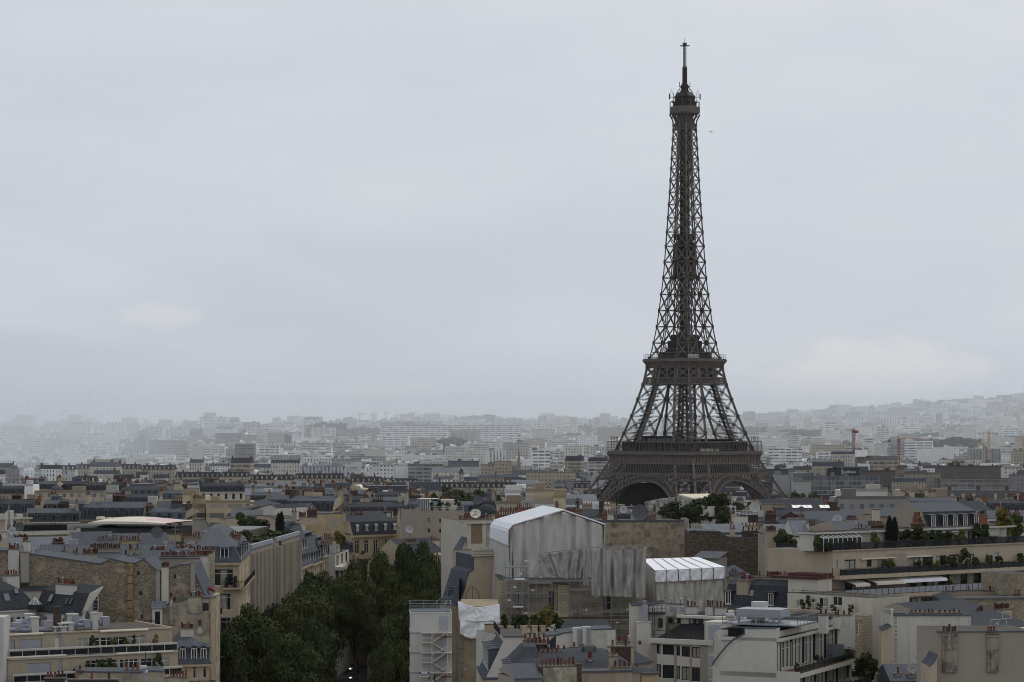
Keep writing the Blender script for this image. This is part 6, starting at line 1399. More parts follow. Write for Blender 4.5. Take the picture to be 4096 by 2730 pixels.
# bottom middle
b=Bld('white_gable_house','white party wall and slate mansard dormers at the bottom beside the avenue scaffold',2013,338,2106,338.2,2549,16)
b.wall('white',h=b.H);mb=MB();mb.box(-.1,-.2,b.H,b.W+.1,.4,b.H+.18);mb.build('coping',M['zinc_plain'],b.root)
mb=MB();lo=b.H-5.2;mb.poly([(-.003,0,b.H-.6),(-.003,16,b.H-.6),(-2.2,16,lo),(-2.2,0,lo)]);mb.poly([(-.003,0,b.H-.6),(-2.2,0,lo),(-.003,0,lo)],1);mb.build('mansard',[M['slate_blue'],M['white']],b.root)
for i in range(5):put('dormer',dormer_mesh(1.5,2.6,1.6,'flat','slate_blue','white_frame','zinc_plain'),b.root,(-1.9,2.3+i*2.6,lo+.9),-math.pi/2)
mb=MB();mb.box(-2.6,0,lo-.4,-.004,16,lo-.003,0);mb.box(-2.2,.01,0,-.005,16,lo-.4,1);mb.build('street_front',[M['zinc_plain'],M['lime']],b.root)
b.rail([(-.4,.5,b.H+.1),(-.4,14,b.H+.1)],1.0,.5,.05)
t=Bld('roof_terrace','roof terrace crowded with potted trees below the stone balustrade',1996,350,2262,353,2543,10);t.wall('white_stained',top='paving')
mb=MB();mb.box(0,6,t.H,5.5,6.3,t.H+1.0,0);mb.box(-.1,5.9,t.H+1.0,5.6,6.4,t.H+1.12,1);mb.build('tiled_parapet',[M['beige'],M['terracotta']],t.root)
for px in(2045,2097,2140,2173):u=t.u(px,1);mb=MB();mb.box(u-.35,1,t.H,u+.35,1.7,t.H+1.0);mb.box(u-.42,.92,t.H+1.0,u+.42,1.78,t.H+1.12);mb.build('pier',M['lime'],t.root)
for i,(px,h,r,m,l)in enumerate(((2018,2.3,.6,'leaf_dark','slender potted tree at the left end of the crowded roof terrace'),(2062,2.3,.65,'leaf_dark','thin potted tree beside the first pier of the roof terrace'),(2093,2.0,.95,'leaf_dark','dark reddish bush on the roof terrace'),(2130,2.1,1.0,'leaf','clipped hedge plant in the middle of the roof terrace'),(2160,1.9,.7,'leaf_dark','small dark bush next to the big roof terrace tree'),(2188,3.0,1.25,'leaf_yellow','tallest yellow green tree on the roof terrace'),(2225,2.3,1.1,'leaf','round bush at the right end of the roof terrace'))):shrub('terrace_tree',l,on(t,px,2.5,t.H),r,h,m,'trees on the crowded roof terrace',n=900,leaf=.2,kind=i%3)
v=Bld('white_parapet_house','white parapet wall carrying two large louvred boxes',2170,344,2462,345,2522,7)
polywall(v,[(2170,2548),(2240,2541),(2245,2536),(2300,2528),(2355,2521),(2460,2518)],0,'white',back=7,rmat='zinc')
mb=MB();mb.box(v.u(2356),-.05,0,v.W,-.004,v.w(2521));mb.build('render_patch',M['white_stained'],v.root)
for x0,x1,y0,y1 in((2289,2322,2510,2577),(2326,2359,2508,2575)):
 u0,u1,w0,w1_=v.u(x0),v.u(x1),v.w(y1),v.w(y0);mb=MB();mb.box(u0,-.9,w0,u1,-.06,w1_,0);um=u0+(u1-u0)*.48
 for i in range(22):z=w0+.1+(w1_-w0-.2)*i/22;mb.box(um,-.96,z,u1-.05,-.9,z+.05,0 if i%1 else 1)
 mb.box(u0+.2,-.8,0,u0+.7,-.1,w0);mb.build('louvre_box',[M['unit'],M['grey_unit']],v.root)
roofblock('zinc_house','dark zinc slope between the louvred boxes and the scaffolding',2240,358,2450,360,2522,6,1.2,'zinc_dark','white_stained')
b=Bld('zinc_house','grey zinc roofed house with slate hips and many chimney stacks at the bottom middle',2040,306,2560,306.6,2692,18)
b.wall('taupe');b.hip('roof',[(b.H-.05,-.2,-.2,-.2,0),(b.H+1.1,1.4,3.2,1.6,2),(b.H+1.8,3.6,8,4,5)],[0,0],['zinc_dark','zinc'])
hp=MB();hp.hexa([(-.3,3,b.H+.1),(4.2,3,b.H+.1),(4.2,14,b.H+.1),(-.3,14,b.H+.1)],[(1.8,6.5,b.H+2.5),(3.4,6.5,b.H+2.5),(3.4,12,b.H+2.5),(1.8,12,b.H+2.5)]);hp.build('slate_hip',M['slate'],b.root)
for i in range(4):put('dormer',dormer_mesh(1.1,1.5,1.3,'flat','slate_blue','zinc_plain','zinc'),b.root,(-.45,3.2+i*2.4,b.H-.9),-math.pi/2)
for c in((2106,2200,2580,2650,12,6,'brick_dark',1.0,dict(quoin='lime')),(2092,2186,2564,2640,15,5,'lime_dark',.9),(2128,2256,2620,2705,7,7,'tan',.9,dict(quoin='lime_dark')),(2432,2535,2590,2690,10,2,'brick_dark',1.0,dict(quoin='lime')),(2470,2520,2570,2640,14,5,'lime_dark',.8),(2448,2468,2622,2690,4,1,'taupe',.7),(2283,2310,2592,2625,13,1,'offwhite',.8),(2226,2265,2606,2640,11,2,'lime',.7),(2353,2370,2640,2690,3,2,'white',.6)):b.chimp(*c[:5],c[7],c[5],c[6],**(c[8]if len(c)>8 else{}))
u0,u1=b.u(2331,8),b.u(2383,8);mb=MB();w0=b.w(2626,u0,8);w1_=b.w(2588,u0,8);mb.box(u0,8,w0-.5,u1,10,w1_,0);
for i in range(7):z=w0+.2+i*.13;mb.box(u0+.2,7.95,z,u1-.15,7.99,z+.06,1)
mb.build('louvre_dormer',[M['slate'],M['grey_unit']],b.root)
mb=MB();mb.hexa([(u0-4.5,12,b.H+1.4),(u0-3,12,b.H+1.4),(u0-3,12.3,b.H+1.4),(u0-4.5,12.3,b.H+1.4)],[(u0-4.4,12,b.H+2.2),(u0-3,12,b.H+3.4),(u0-3,12.3,b.H+3.4),(u0-4.4,12.3,b.H+2.2)]);mb.build('roof_fin',M['slate'],b.root)
f=Bld('stack_house','patched plaster stack with seven terracotta pots at the bottom middle',2170,292,2308,293,2672,2.2);f.wall('dirty');f.chim(0,f.W,.2,1.4,f.H-.1,f.H+.05,9,'dirty',ph=1.2)
mb=MB();mb.box(-.35,-.2,f.H-3,-.004,1.6,f.H+.05);mb.box(f.W+.004,-.1,f.H-3,f.W+.5,1.6,f.H+.3);mb.build('side_stack',M['brick_dark'],f.root)
mb=MB();
for x in(.5,.95):mb.beam((f.W+x,-.25,f.H-4),(f.W+x,-.25,f.H-.6),.05)
for i in range(7):mb.beam((f.W+.5,-.25,f.H-3.6+i*.42),(f.W+.95,-.25,f.H-3.6+i*.42),.04)
mb.build('ladder',M['rust'],f.root)
g=Bld('taupe_wall_house','brown rendered wall with zinc coping and four orange pots at the bottom middle',2306,297,2528,298,2692,5);g.wall('tan');mb=MB();mb.box(0,-.15,g.H,g.W,.4,g.H+.2);mb.build('coping',M['zinc_plain'],g.root)
g.chimp(2456,2526,2673,2700,.1,.7,4,'tan');g.chimp(2440,2470,2628,2700,1.2,.8,1,'taupe')
r=roofblock('zinc_house','small zinc hipped roof at the bottom edge left of the patched stack',2058,290,2168,291,2712,6,1.3,'zinc_plain','taupe');q=roofblock('cream_house','small cream wall with a dark zinc roof behind it at the bottom edge',2566,318,2636,319,2692,4,.2,'zinc_dark','yellow',[(2532,2556,2686,2720,1,3,'tan')])
roofblock('zinc_house','dark zinc lean-to under the white stained wall at the bottom middle',2530,330,2606,333,2652,6,1.2,'zinc_dark','taupe')
# white flats with black roofs
b=Bld('white_flats','white flats with black felt roofs and dark framed windows right of the bottom middle',2604,362,2856,358,2562,16)
ws=[(2627,2644),(2650,2696),(2706,2720),(2726,2760),(2767,2800)]
hs=[b.hole(x0,y0+k*3,x1,y1+k*4,0,'dark')for y0,y1 in((2577,2616),(2658,2710))for k,(x0,x1)in enumerate(ws)]
b.wall('white',{'f':hs},top='tar')
for x0,x1 in((2606,2627),(2697,2706),(2760,2767),(2801,2832)):mb=MB();mb.box(b.u(x0),-.06,0,b.u(x1),-.003,b.H-.4);mb.build('pilaster',M['taupe'],b.root)
mb=MB();mb.box(-.2,-.45,b.H-.35,b.W,.2,b.H+.3);mb.build('fascia',M['white'],b.root)
for y0,y1 in((2582,2602),(2614,2655),(2666,2700),(2710,2730)):mb=MB();mb.box(b.u(2831),-.08,b.w(y1),b.u(2853),-.01,b.w(y0));mb.build('glass_block_panel',M['shutter'],b.root)
up_=b.w(2474,8,5);mb=MB();u0,u1=b.u(2626,.6),b.u(2820,.6)
mb.hexa([(u0,.6,b.H+.3),(u1,.6,b.H+.3),(u1,4.8,b.H+.3),(u0+2.2,4.8,b.H+.3)],[(u0+2.2,4.2,up_-.9),(u1,4.2,up_-.9),(u1,4.8,up_-.9),(u0+2.2,4.8,up_-.9)]);mb.build('felt_slope',M['tar'],b.root)
mb=MB();mb.box(u0+2,4.8,b.H,b.W+3,16,up_);mb.build('upper_storey',M['white'],b.root)
for i,(x0,x1)in enumerate(((2672,2690),(2694,2722),(2756,2775),(2777,2795),(2797,2812))):a_,c_=b.u(x0,4.7),b.u(x1,4.7);put('window',win_mesh(round(c_-a_,2),.75,'dark',i%4),b.root,(a_,4.68,up_-.88))
mb=MB();mb.box(u0+1.6,4.0,up_-.05,b.W+3,4.9,up_+.32,0);mb.box(u0+1.6,4.9,up_+.01,b.W+3.2,16,up_+.2,1);mb.build('roof_slab',[M['white'],M['tar']],b.root)
for x0,x1,y0 in((2742,2783,2428),(2820,2851,2428),(2859,2897,2433)):b.chimp(x0,x1,y0,2475,7.5,.9,3,'white',pot=1)
b.chimp(2668,2738,2418,2445,13,.8,2,'white_stained',pot=2)
for px in(2680,2722,2760):u=b.u(px,11);mb=MB();mb.box(u,11,up_+.2,u+.7,11.7,up_+1.0);mb.build('roof_vent',M['grey_unit'],b.root)
b.rail([(u0-.2,-.1,b.H+.3),(u1,-.1,b.H+.3)],1.1,1.6,.05,mids=(.55,))
mb=MB();mb.box(b.u(2818,-.2),-.2,b.H+.3,b.u(2882,-.2),4.5,up_-.1);mb.build('stair_tower',M['white_stained'],b.root);mb=MB();mb.box(b.u(2834,-.25),-.26,b.w(2549),b.u(2881,-.25),-.21,b.w(2491));mb.build('glass_block_window',M['shutter'],b.root)
c=Bld('white_stained_tower','stained white stair tower with a metal flue left of the black felt roofs',2524,364,2604,364,2424,9);polywall(c,[(2524,2424),(2600,2421),(2662,2412)],1.5,'white_stained',back=6,rmat='tar')
mb=MB();mb.box(c.u(2547),-.3,0,c.W,1.49,c.w(2490));mb.box(c.u(2547)-.1,-.4,c.w(2490),c.W+.1,1.49,c.w(2487));mb.build('lower_block',M['white'],c.root)
mb=MB();mb.box(c.u(2569),.2,c.w(2486),c.u(2592),1.4,c.w(2423),0);mb.tube((c.u(2580),.8,c.w(2423)),(c.u(2580),.8,c.w(2405)),.3,10,m=1);mb.build('metal_flue',[M['grey_unit'],M['steel']],c.root)
mb=MB();mb.box(c.u(2553),-.33,c.w(2578),c.u(2565),-.31,c.w(2563));mb.build('small_window',M['wood'],c.root)
c.rail([(c.u(2594),.3,c.w(2452)),(c.u(2664),.3,c.w(2450))],1.0,.5,.06,mids=(.5,));mb=MB();mb.box(c.u(2594),.2,c.w(2458),c.u(2664),1.5,c.w(2452));mb.build('walkway',M['black'],c.root)
mb=MB()
for px in(2609,2618):u=c.u(px,-.6);mb.beam((u,-.6,c.w(2545,u)),(u,-.6,c.w(2430,u)),.06)
for i in range(13):z=c.w(2545)+i*.3;mb.beam((c.u(2609,-.6),-.6,z),(c.u(2618,-.6),-.6,z),.05)
mb.build('ladder',M['black'],c.root);mb=MB();mb.box(c.u(2634,.9),.9,c.w(2512),c.u(2651,.9),1.49,c.w(2477));mb.build('door',M['black'],c.root)
# white flats with curved balconies
b=Bld('balcony_flats','white flats with a sweeping blank wall and long curved glazed balconies',2850,333.6,3106,330,2515,34)
polywall(b,[(2850,2662),(2856,2650),(2880,2618),(2905,2588),(2935,2560),(2960,2546),(2980,2538),(2981,2515),(3106,2514)],0,'white',back=1.2,rmat='tar')
mb=MB();mb.box(.2,1.2,0,b.W-.3,34,b.H-.2,0,1);mb.build('core_block',[M['white'],M['tar']],b.root)
mb=MB();pts=[b.at(px,py,-.06)for px,py in((2858,2668),(2885,2628),(2912,2596),(2940,2570),(2965,2556),(2988,2548))]
for(a,h),(c_,g_)in zip(pts,pts[1:]):mb.beam((a,-.03,h),(c_,-.03,g_),.05,.08)
mb.build('moulding',M['offwhite'],b.root)
L_=30.0;W_=b.W
def slab(e,w0,w1_,mat,name,R_=6.0,v0=0.0,u_in=None,mt=None):
 ps=[(u_in if u_in is not None else 1.0,v0),(W_+e,v0)];Rr=min(R_,e+W_-1)
 ps+=[(W_+e-Rr+Rr*math.cos(a*math.pi/16),L_-Rr+Rr*math.sin(a*math.pi/16))for a in range(9)]+[(u_in if u_in is not None else 1.0,L_)]
 mb=MB();mb.hexa([(x,y,w0)for x,y in ps],[(x,y,w1_)for x,y in ps],0,1);return mb.build(name,[M[mat],M[mt or mat]],b.root),ps
wr=Z(2565,330.5)-b.zb
slab(.5,wr-.05,wr+.38,'white','roof_edge',5,mt='tar')
mb=MB();mb.box(2,.3,wr+.38,W_-.6,L_-6,wr+1.5);mb.build('roof_upstand',M['tar'],b.root)
for x0,x1,y0,vv in((3273,3306,2462,14),(3331,3356,2465,22),(3364,3400,2463,25)):u0,u1=b.u(x0,vv),b.u(x1,vv);b.chim(u0,u1,vv,.9,wr,b.w(y0,u0,vv),2,'white',pot=1)
decks=[(3.0,wr-4.0),(5.2,wr-7.1),(6.4,wr-10.2)]
prev_e,prev_w=0.0,wr-.05
for k,(e,wd)in enumerate(decks):
 u_w=W_+prev_e*(.0 if k==0 else.55);mb=MB();panel(mb,(u_w,.2,wd),(0,1,0),L_-4,prev_w-wd,[(.4+i*1.55,.35 if(i%4)else.05,1.75+i*1.55,prev_w-wd-.15)for i in range(16)],0,.2);mb.build('glazed_front',M['white'],b.root)
 for i in range(16):h0=.35 if(i%4)else.05;put('window',win_mesh(1.35,round(prev_w-wd-.15-h0,2),'fr' if i%3 else 'dark',rnd.choice((0,0,0,1,2))),b.root,(u_w-.1,.6+i*1.55,wd+h0),math.pi/2)
 mb=MB();mb.box(1,.3,wd,u_w-.25,L_-4,prev_w);mb.build('inner_block',M['white'],b.root)
 o,ps=slab(e,wd-.6,wd,'white','balcony_edge',7,mt='wood' if k==0 else 'paving')
 b.rail([(x-.15,y,wd)for x,y in ps[1:-1]],1.05,1.5,.06,parent=o);gl=MB()
 for(x0,y0),(x1,y1)in zip(ps[1:-1],ps[2:-1]):gl.beam((x0-.15,y0,wd+.5),(x1-.15,y1,wd+.5),.03,.7)
 gl.build('glass_panel',M['glass'],o)
 mb=MB();mb.box(1.0,.05,0 if k==2 else decks[k+1][1],W_+e-.1-(0 if k else.0),.45,wd-.6);mb.build('end_wall',M['white'],b.root);prev_e,prev_w=e,wd-.6
mb=MB();u0,u1=b.u(3107,0),b.u(3195,0);mb.box(W_,-.05,0,W_+3.1,.04,decks[0][1]+.25);mb.build('step_wall',M['white'],b.root)
p_=MB();z0=b.H+.5;x0,x1=b.u(2890,3),b.u(3190,3);p_.box(x0,3,z0-.15,x1,11,z0);p_.box(b.u(2945,5),5,z0+.7,b.u(3120,5),9,z0+1.75,1);
for px in(2950,3020,3090,3115):u=b.u(px,4.8);p_.box(u,4.8,z0,u+.25,5.0,z0+.7)
p_.tube((b.u(2905,4),4,z0+.9),(b.u(2938,4),4,z0+.9),.3,10,m=2);p_.tube((b.u(2915,5),5,z0+1.3),(b.u(2936,5),5,z0+1.3),.25,10,m=2);p_.box(b.u(3005,9.4),9.4,z0,b.u(3060,9.4),10.6,z0+2.4,2)
o=p_.build('plant_platform',[M['steel'],M['grey_unit'],M['unit']],b.root);b.rail([(x0,3,z0),(x1,3,z0),(x1,11,z0),(x0,11,z0),(x0,3,z0)],1.1,1.2,.05,'steel',parent=o,mids=(.55,))
k_=MB();k_.box(b.u(2857,6),6,0,b.u(2962,6),9,b.w(2538,2,6));k_.build('stained_block',M['white_stained'],b.root)
wl=lambda u,v,w_:Vector((b.ax+u*b.ca-v*b.sa,b.ay+u*b.sa+v*b.ca,b.zb+w_))
person('person in a lilac shirt standing on the lower curved balcony',wl(W_+3.6,4.5,decks[1][1]+.0),-.3,plain('lilac_shirt',(.36,.34,.62),.8,.1),M['black'],(.05,.03,.022),.7)
def chair(label,p,rz,mat):
 rt=thing('garden_chair',label,'chair',p,rz,'folding chairs on the curved balconies');s_=MB()
 for i in range(4):s_.box(-.21,-.2+i*.1,.44,.21,-.12+i*.1,.46)
 s_.build('seat',M[mat],rt);k2=MB()
 for i in range(2):k2.box(-.21,.2,.62+i*.13,.21,.22,.72+i*.13)
 k2.build('backrest',M[mat],rt)
 for sx_ in(-.2,.2):l_=MB();l_.beam((sx_,-.2,0),(sx_,.22,.85),.03);l_.beam((sx_,.2,0),(sx_,-.18,.45),.03);l_.build('leg',M['black'],rt)
M['lime_paint']=plain('lime_yellow_paint',(.5,.46,.07),.6,.05)
chair('yellow folding chair among pots on the upper curved balcony',wl(W_+1.4,8.5,decks[0][1]),.3,'lime_paint');chair('yellow folding chair beside the person in lilac',wl(W_+4.0,5.6,decks[1][1]),0,'lime_paint');chair('yellow folding chair at the far left of the lower curved balcony',wl(W_+3.9,1.6,decks[1][1]),-.2,'lime_paint');chair('black folding chair near the far end of the upper curved balcony',wl(W_+1.5,18,decks[0][1]),.4,'black')
for i,(v_,k,r,h,m,l)in enumerate(((11,0,.45,1.2,'leaf_dark','round bush in a red pot on the upper curved balcony'),(12.5,0,.35,.9,'leaf_dark','low pot plant next to the round bush on the upper curved balcony'),(2.4,0,.4,.8,'leaf','pot plant by the blank wall on the upper curved balcony'),(21,0,.7,1.3,'leaf_yellow','yellow plant behind the frosted screen'),(9,1,.5,1.3,'leaf','planter bush right of the person in lilac'),(24,1,1.8,3.2,'leaf','big overhanging bush at the curved end of the balconies'),(27,1,1.6,2.6,'leaf_dark','dark bush at the tip of the curved balcony'))):shrub('balcony_shrub',l,wl(W_+(1.9 if k==0 else 4.3),v_,decks[k][1]),r,h,m,'plants on the curved balconies',n=800,leaf=.18,kind=i%3)
mb=MB();mb.box(W_+.3,19.5,decks[0][1],W_+2.7,19.6,decks[0][1]+2.2);mb.build('frosted_screen',M['glass_pale'],b.root)
# slate mansard in the middle right
b=Bld('mansard_house','dark slate mansard with a diagonal rendered chimney wall right of the white tent',2896,392,3150,387,2424,8)
b.wall('lime');b.prof('roof',[(-.3,b.H-.05),(1.4,b.H+3.2),(5,b.H+4.4),(8,b.H+3.4)],0,b.W,[0,1,1],['slate','zinc_dark','taupe'])
b.band('gutter',b.H-.3,b.H,.5,'zinc_plain')
for px,w_ in((2913,1.2),(3084,1.1)):put('dormer',dormer_mesh(w_,1.9,1.6,'flat','slate','white_frame','zinc_dark'),b.root,(b.u(px)-w_/2,-.1,b.H+.3))
b.skylight(2950,2390,.6,.6,.8,1.1,False);b.skylight(2996,2388,.6,.75,1.1,1.1)
b.chimp(2946,2993,2325,2415,.6,3.5,7,'tan');b.chimp(3018,3155,2312,2370,3.6,.8,4,'taupe');b.chimp(3070,3122,2308,2350,4.2,.9,8,'taupe')
b=Bld('zinc_pavilion','grey zinc pyramid roof below the brown rubble wall',2880,440,3012,440,2310,8);b.wall('taupe');b.hip('roof',[(b.H,-.3,-.3,-.3,0),(b.H+1.75,2.3,3.5,2.6,3.5)],[0],['zinc']);b.chimp(2915,2990,2308,2320,-.5,.7,9,'taupe')
dish('dark dish on the zinc pyramid roof',P(2935,2308,436),.6,.2,'dish_dark',.8)
b=Bld('stone_house','house with a dark brown rubble gable wall right of the blotched wall',2757,478,3066,478,2128,12)
polywall(b,[(2757,2129),(2766,2125),(2880,2129),(2892,2140),(2912,2151),(3066,2154)],0,'rubble_brown',back=12,rmat='zinc')
for c in((2968,3036,2126,2158,4,4,'brick_dark',.8,dict(pot=1)),(3018,3062,2138,2158,1,5,'brick_dark',.8,dict(pot=1)),(2920,2940,2115,2150,5,2,'beige',.6)):b.chimp(*c[:5],c[7],c[5],c[6],**c[8]if len(c)>8 else{})
b.rail([(b.u(2760),4,b.w(2125)),(b.u(2820),4,b.w(2125))],1.1,.5,.06,'unit')
s_=Bld('roof_box','dark slab roofed lift box against the brown rubble wall',2775,462,2878,460,2232,4,zb=Z(2330,460));s_.wall('greywall',h=s_.H,u0=s_.u(2808));s_.prof('roof',[(-.5,s_.H),(4.2,s_.H+1.0)],-.2,s_.W+.1,[0],['zinc_plain','zinc_dark'])
roofblock('zinc_house','pale wet zinc roofs above the brown rubble wall',2830,500,3000,502,2130,10,1.4,'zinc_pale','taupe',[(2967,3035,2105,2130,4,5,'beige',.8)])
# tan terraced apartments on the right
b=Bld('terraced_apartments','large tan terraced apartment house with planted balconies on the right',3332,385,4160,413,2208,14)
H=b.H;w1,w2,w3,w4=b.w(2303),b.w(2303)-3.0,b.w(2303)-6.3,b.w(2303)-9.4
hs=[b.hole(3342,2241,3352,2275,0,'shut'),b.hole(3378,2239,3423,2296,0,'slide'),b.hole(3467,2236,3487,2268,0,'dark'),b.hole(3509,2233,3554,2290,0,'slide'),b.hole(3576,2231,3594,2262,0,'dark'),b.hole(3636,2228,3680,2284,0,'slide'),b.hole(3691,2226,3732,2282,0,'slide'),b.hole(3744,2223,3785,2279,0,'slide'),b.hole(3797,2219,3839,2276,0,'slide'),b.hole(3878,2216,3897,2250,0,'dark'),b.hole(3906,2214,3948,2272,0,'slide'),b.hole(3978,2211,3997,2240,0,'shut'),b.hole(4034,2208,4074,2266,0,'slide')]
b.wall('beige',{'f':hs},z0=w1,top='paving')
hs=[(x,w2+.1,x+2.6,w1-.7,'slide')for x in(2,5.2,8.8,12.5,15.8,19.5,23,27,31,35)]
b.wall('tan',{'f':hs},h=w1-.0,v=.6,z0=w2,name='lower_storey')
hs=[(x,w3+.15,x+2.5,w2-.9,'slide')for x in(4.6,8.0,11.0,14.2,17.4,21,25,29)]
b.wall('beige',{'f':hs},h=w2,v=-1.2,z0=w3,name='lower_storey',top='paving');hs=[(x,w4+.15,x+2.3,w3-.9,'shut')for x in(4.6,8.2,11.5,15)]
b.wall('beige',{'f':hs},h=w3,v=-1.2,z0=0,name='lower_storey')
for wd,v0,v1,mt in((w1,-1.7,-.003,'bars'),(w2,-2.6,.59,'lattice'),(w3,-2.8,-1.21,'bars'),(w4,-2.6,-1.21,'bars')):
 u0=-.2 if wd>w3 else 3.6;u1=b.W if wd>w3 else(b.W if wd==w3 else 8)
 mb=MB();mb.box(u0,v0,wd-.55,u1,v1,wd);o=mb.build('balcony',M['beige'],b.root)
 b.rail([(u0+.1,v1,wd),(u0+.1,v0+.1,wd),(u1-.1,v0+.1,wd)],1.0,1.3,.08,parent=o)
 gl=MB();gl.box(u0+.1,v0+.09,wd+.1,u1-.1,v0+.12,wd+.9);gl.build('glass_panel',M['glass' if mt=='bars' else 'grey_unit'],o)
mb=MB();mb.box(-.1,-.25,H,b.W,.15,H+.2);mb.build('coping',M['tan'],b.root);b.rail([(0,.0,H+.2),(b.W,.0,H+.2)],1.0,.12,.05)
ph=[(4.0,9.6,'white'),(11.2,12.6,'white'),(15.6,16.9,'white'),(17.5,19.0,'white'),(27.5,29,'white'),(30.5,33.5,'white')]
pb=MB();pb.box(-1,3.0,H,b.W,6,H+2.5,0,1);pb.build('penthouse',[M['white'],M['tar']],b.root);mb=MB();mb.box(-1.3,2.3,H+2.5,b.W,6.3,H+2.78,0,1);mb.build('penthouse_roof',[M['offwhite'],M['tar']],b.root)
cv=MB();u0,u1=b.u(3290,1.4),b.u(3442,1.4);cv.hexa([(u0,1.2,H),(u1,1.2,H),(u1,2.99,H),(u0,2.99,H)],[(u0,1.2,H+1.9),(u1,1.2,H+1.9),(u1,2.99,H+2.4),(u0,2.99,H+2.4)],0,2)
for i in range(9):u=u0+(u1-u0)*i/8;cv.box(u-.05,1.12,H,u+.05,1.19,H+1.9,1);cv.beam((u,1.15,H+1.95),(u,2.95,H+2.46),.1,.1,1)
cv.build('conservatory',[M['glass'],M['white_frame'],M['glass_pale']],b.root)
mb=MB();u0,u1=b.u(3710,2),b.u(3840,2);mb.hexa([(u0,1.5,H+2.0),(u1,1.5,H+2.0),(u1,2.9,H+2.4),(u0,2.9,H+2.4)],[(u0,1.5,H+2.12),(u1,1.5,H+2.12),(u1,2.9,H+2.5),(u0,2.9,H+2.5)]);mb.build('glass_canopy',M['glass_pale'],b.root)
for x0,x1 in((3598,3700),(3760,3800),(3872,3900),(3910,3935)):a_,c_=b.u(x0,2.95),b.u(x1,2.95);put('window',win_mesh(round(c_-a_,2),2.0,'slide',1),b.root,(a_,2.85,H+.1))
for x0,x1,wd,v0,l,mt in((3392,3450,w1-.75,.55,'grey rolled awning at the left of the tan terraces','cream_sheet'),(3476,3592,w1-.65,.55,'striped grey awning open over the second tan terrace','cream_sheet'),(3582,3758,w1-.55,.55,'long white awning open over the second tan terrace','tarp'),(3460,3565,H-1.15,-.05,'first closed cream awning under the top terrace','cream_sheet'),(3568,3740,H-1.15,-.05,'second closed cream awning under the top terrace','cream_sheet')):
 u0,u1=b.u(x0,v0-1),b.u(x1,v0-1);mb=MB();d_=2.6 if wd<H-2 else.35
 mb.hexa([(u0,v0-d_,wd-.7 if d_>1 else wd-.18),(u1,v0-d_,wd-.7 if d_>1 else wd-.18),(u1,v0,wd-.12),(u0,v0,wd-.12)],[(u0,v0-d_,wd-.58 if d_>1 else wd),(u1,v0-d_,wd-.58 if d_>1 else wd),(u1,v0,wd),(u0,v0,wd)])
 if d_>1:mb.box(u0,v0-d_-.03,wd-.95,u1,v0-d_,wd-.62)
 tag(mb.build('awning',M[mt],None,(b.ax,b.ay,b.zb),b.rz),l,'awning')
for i,(px,lvl,v_,r,h,m,l)in enumerate(((3262,0,.6,.7,2.2,'leaf','pale slender shrub at the corner of the top right terrace'),(3315,0,.7,.9,1.2,'leaf_dark','low dark bush before the glazed roof room on the right'),(3395,0,.7,.8,1.1,'leaf_dark','dark planter bush right of the glazed roof room'),(3500,0,1.2,.9,2.3,'leaf_yellow','bush with pale flowers on the top right terrace'),(3555,0,.6,.9,1.1,'leaf_dark','clipped hedge below the two cypresses'),(3630,0,1.6,1.1,2.3,'leaf_dark','dark bush left of the tall planting on the top terrace'),(3680,0,1.5,1.5,2.9,'leaf','tall mass of climbing plants on the top terrace'),(3740,0,1.0,1.3,2.4,'leaf_dark','hanging plant spilling over the top terrace wall'),(3795,0,1.0,1.2,1.9,'leaf','feathery bush in the middle of the top terrace'),(3840,0,1.0,.9,2.2,'leaf_yellow','yellow tufted plant on the top terrace'),(3920,0,1.4,1.6,3.2,'leaf_dark','biggest dark shrub near the white post on the top terrace'),(3975,0,.8,1.0,1.0,'leaf_yellow','low yellow green plants near the ladder'),(4030,0,3.0,1.8,5.2,'leaf_yellow','autumn coloured creeper on the white wall at the far right'),(4060,0,2.8,1.5,4.4,'leaf','climbing plant at the far right end of the top terrace'),(3545,1,-1.1,.8,1.5,'leaf','palm-like bush on the middle terrace before the first sliding window'),(3572,1,-1.1,.6,1.9,'leaf_yellow','tall thin plant beside the palm-like bush'),(3675,1,-1.2,.8,1.5,'leaf','bush on the middle terrace under the second window'),(3715,1,-1.2,.7,1.5,'leaf','bush on the middle terrace between two sliding windows'),(3745,1,-1.2,.6,1.3,'leaf_yellow','small yellowish plant on the middle terrace'),(3805,1,-1.2,1.1,1.9,'leaf_dark','dark planting on the right part of the middle terrace'),(3858,1,-1.2,.9,2.7,'leaf','tall sparse plant on the middle terrace'),(3895,1,-1.2,.9,1.5,'leaf_dark','dark bush beside the tall sparse plant'),(3955,1,-1.2,.7,1.9,'leaf','thin shrub at the right of the middle terrace'),(3995,1,-1.2,.7,1.4,'leaf_dark','planter bush near the right end of the middle terrace'),(4080,1,-1.2,.9,1.8,'leaf','reddish shrub at the right end of the middle terrace'),(4050,2,-1.8,1.6,2.2,'leaf_dark','dark overgrown corner of the lower right terrace'),(3800,2,-2.0,.5,1.2,'leaf','small plant beside the furled parasol'))):
 shrub('terrace_shrub',l,on(b,px,v_,(H+.0,w1,w2)[lvl]),r,h,m,'shrubs on the tan terraces',n=900,leaf=.19,kind=i%3)
cypress('left cypress standing on the tan top terrace',on(b,3558,2.0,H),4.6,.62,'terrace cypresses',1);cypress('right cypress standing on the tan top terrace',on(b,3578,2.0,H),4.4,.6,'terrace cypresses',1)
mb=MB();a_=on(b,3990,2.2,H);c_=on(b,4008,2.9,H+2.6)
for s2 in(0,.4):mb.beam(a_+Vector((s2,0,0)),c_+Vector((s2,0,0)),.06)
for i in range(8):q_=a_.lerp(c_,(i+.5)/8);mb.beam(q_,q_+Vector((.4,0,0)),.05)
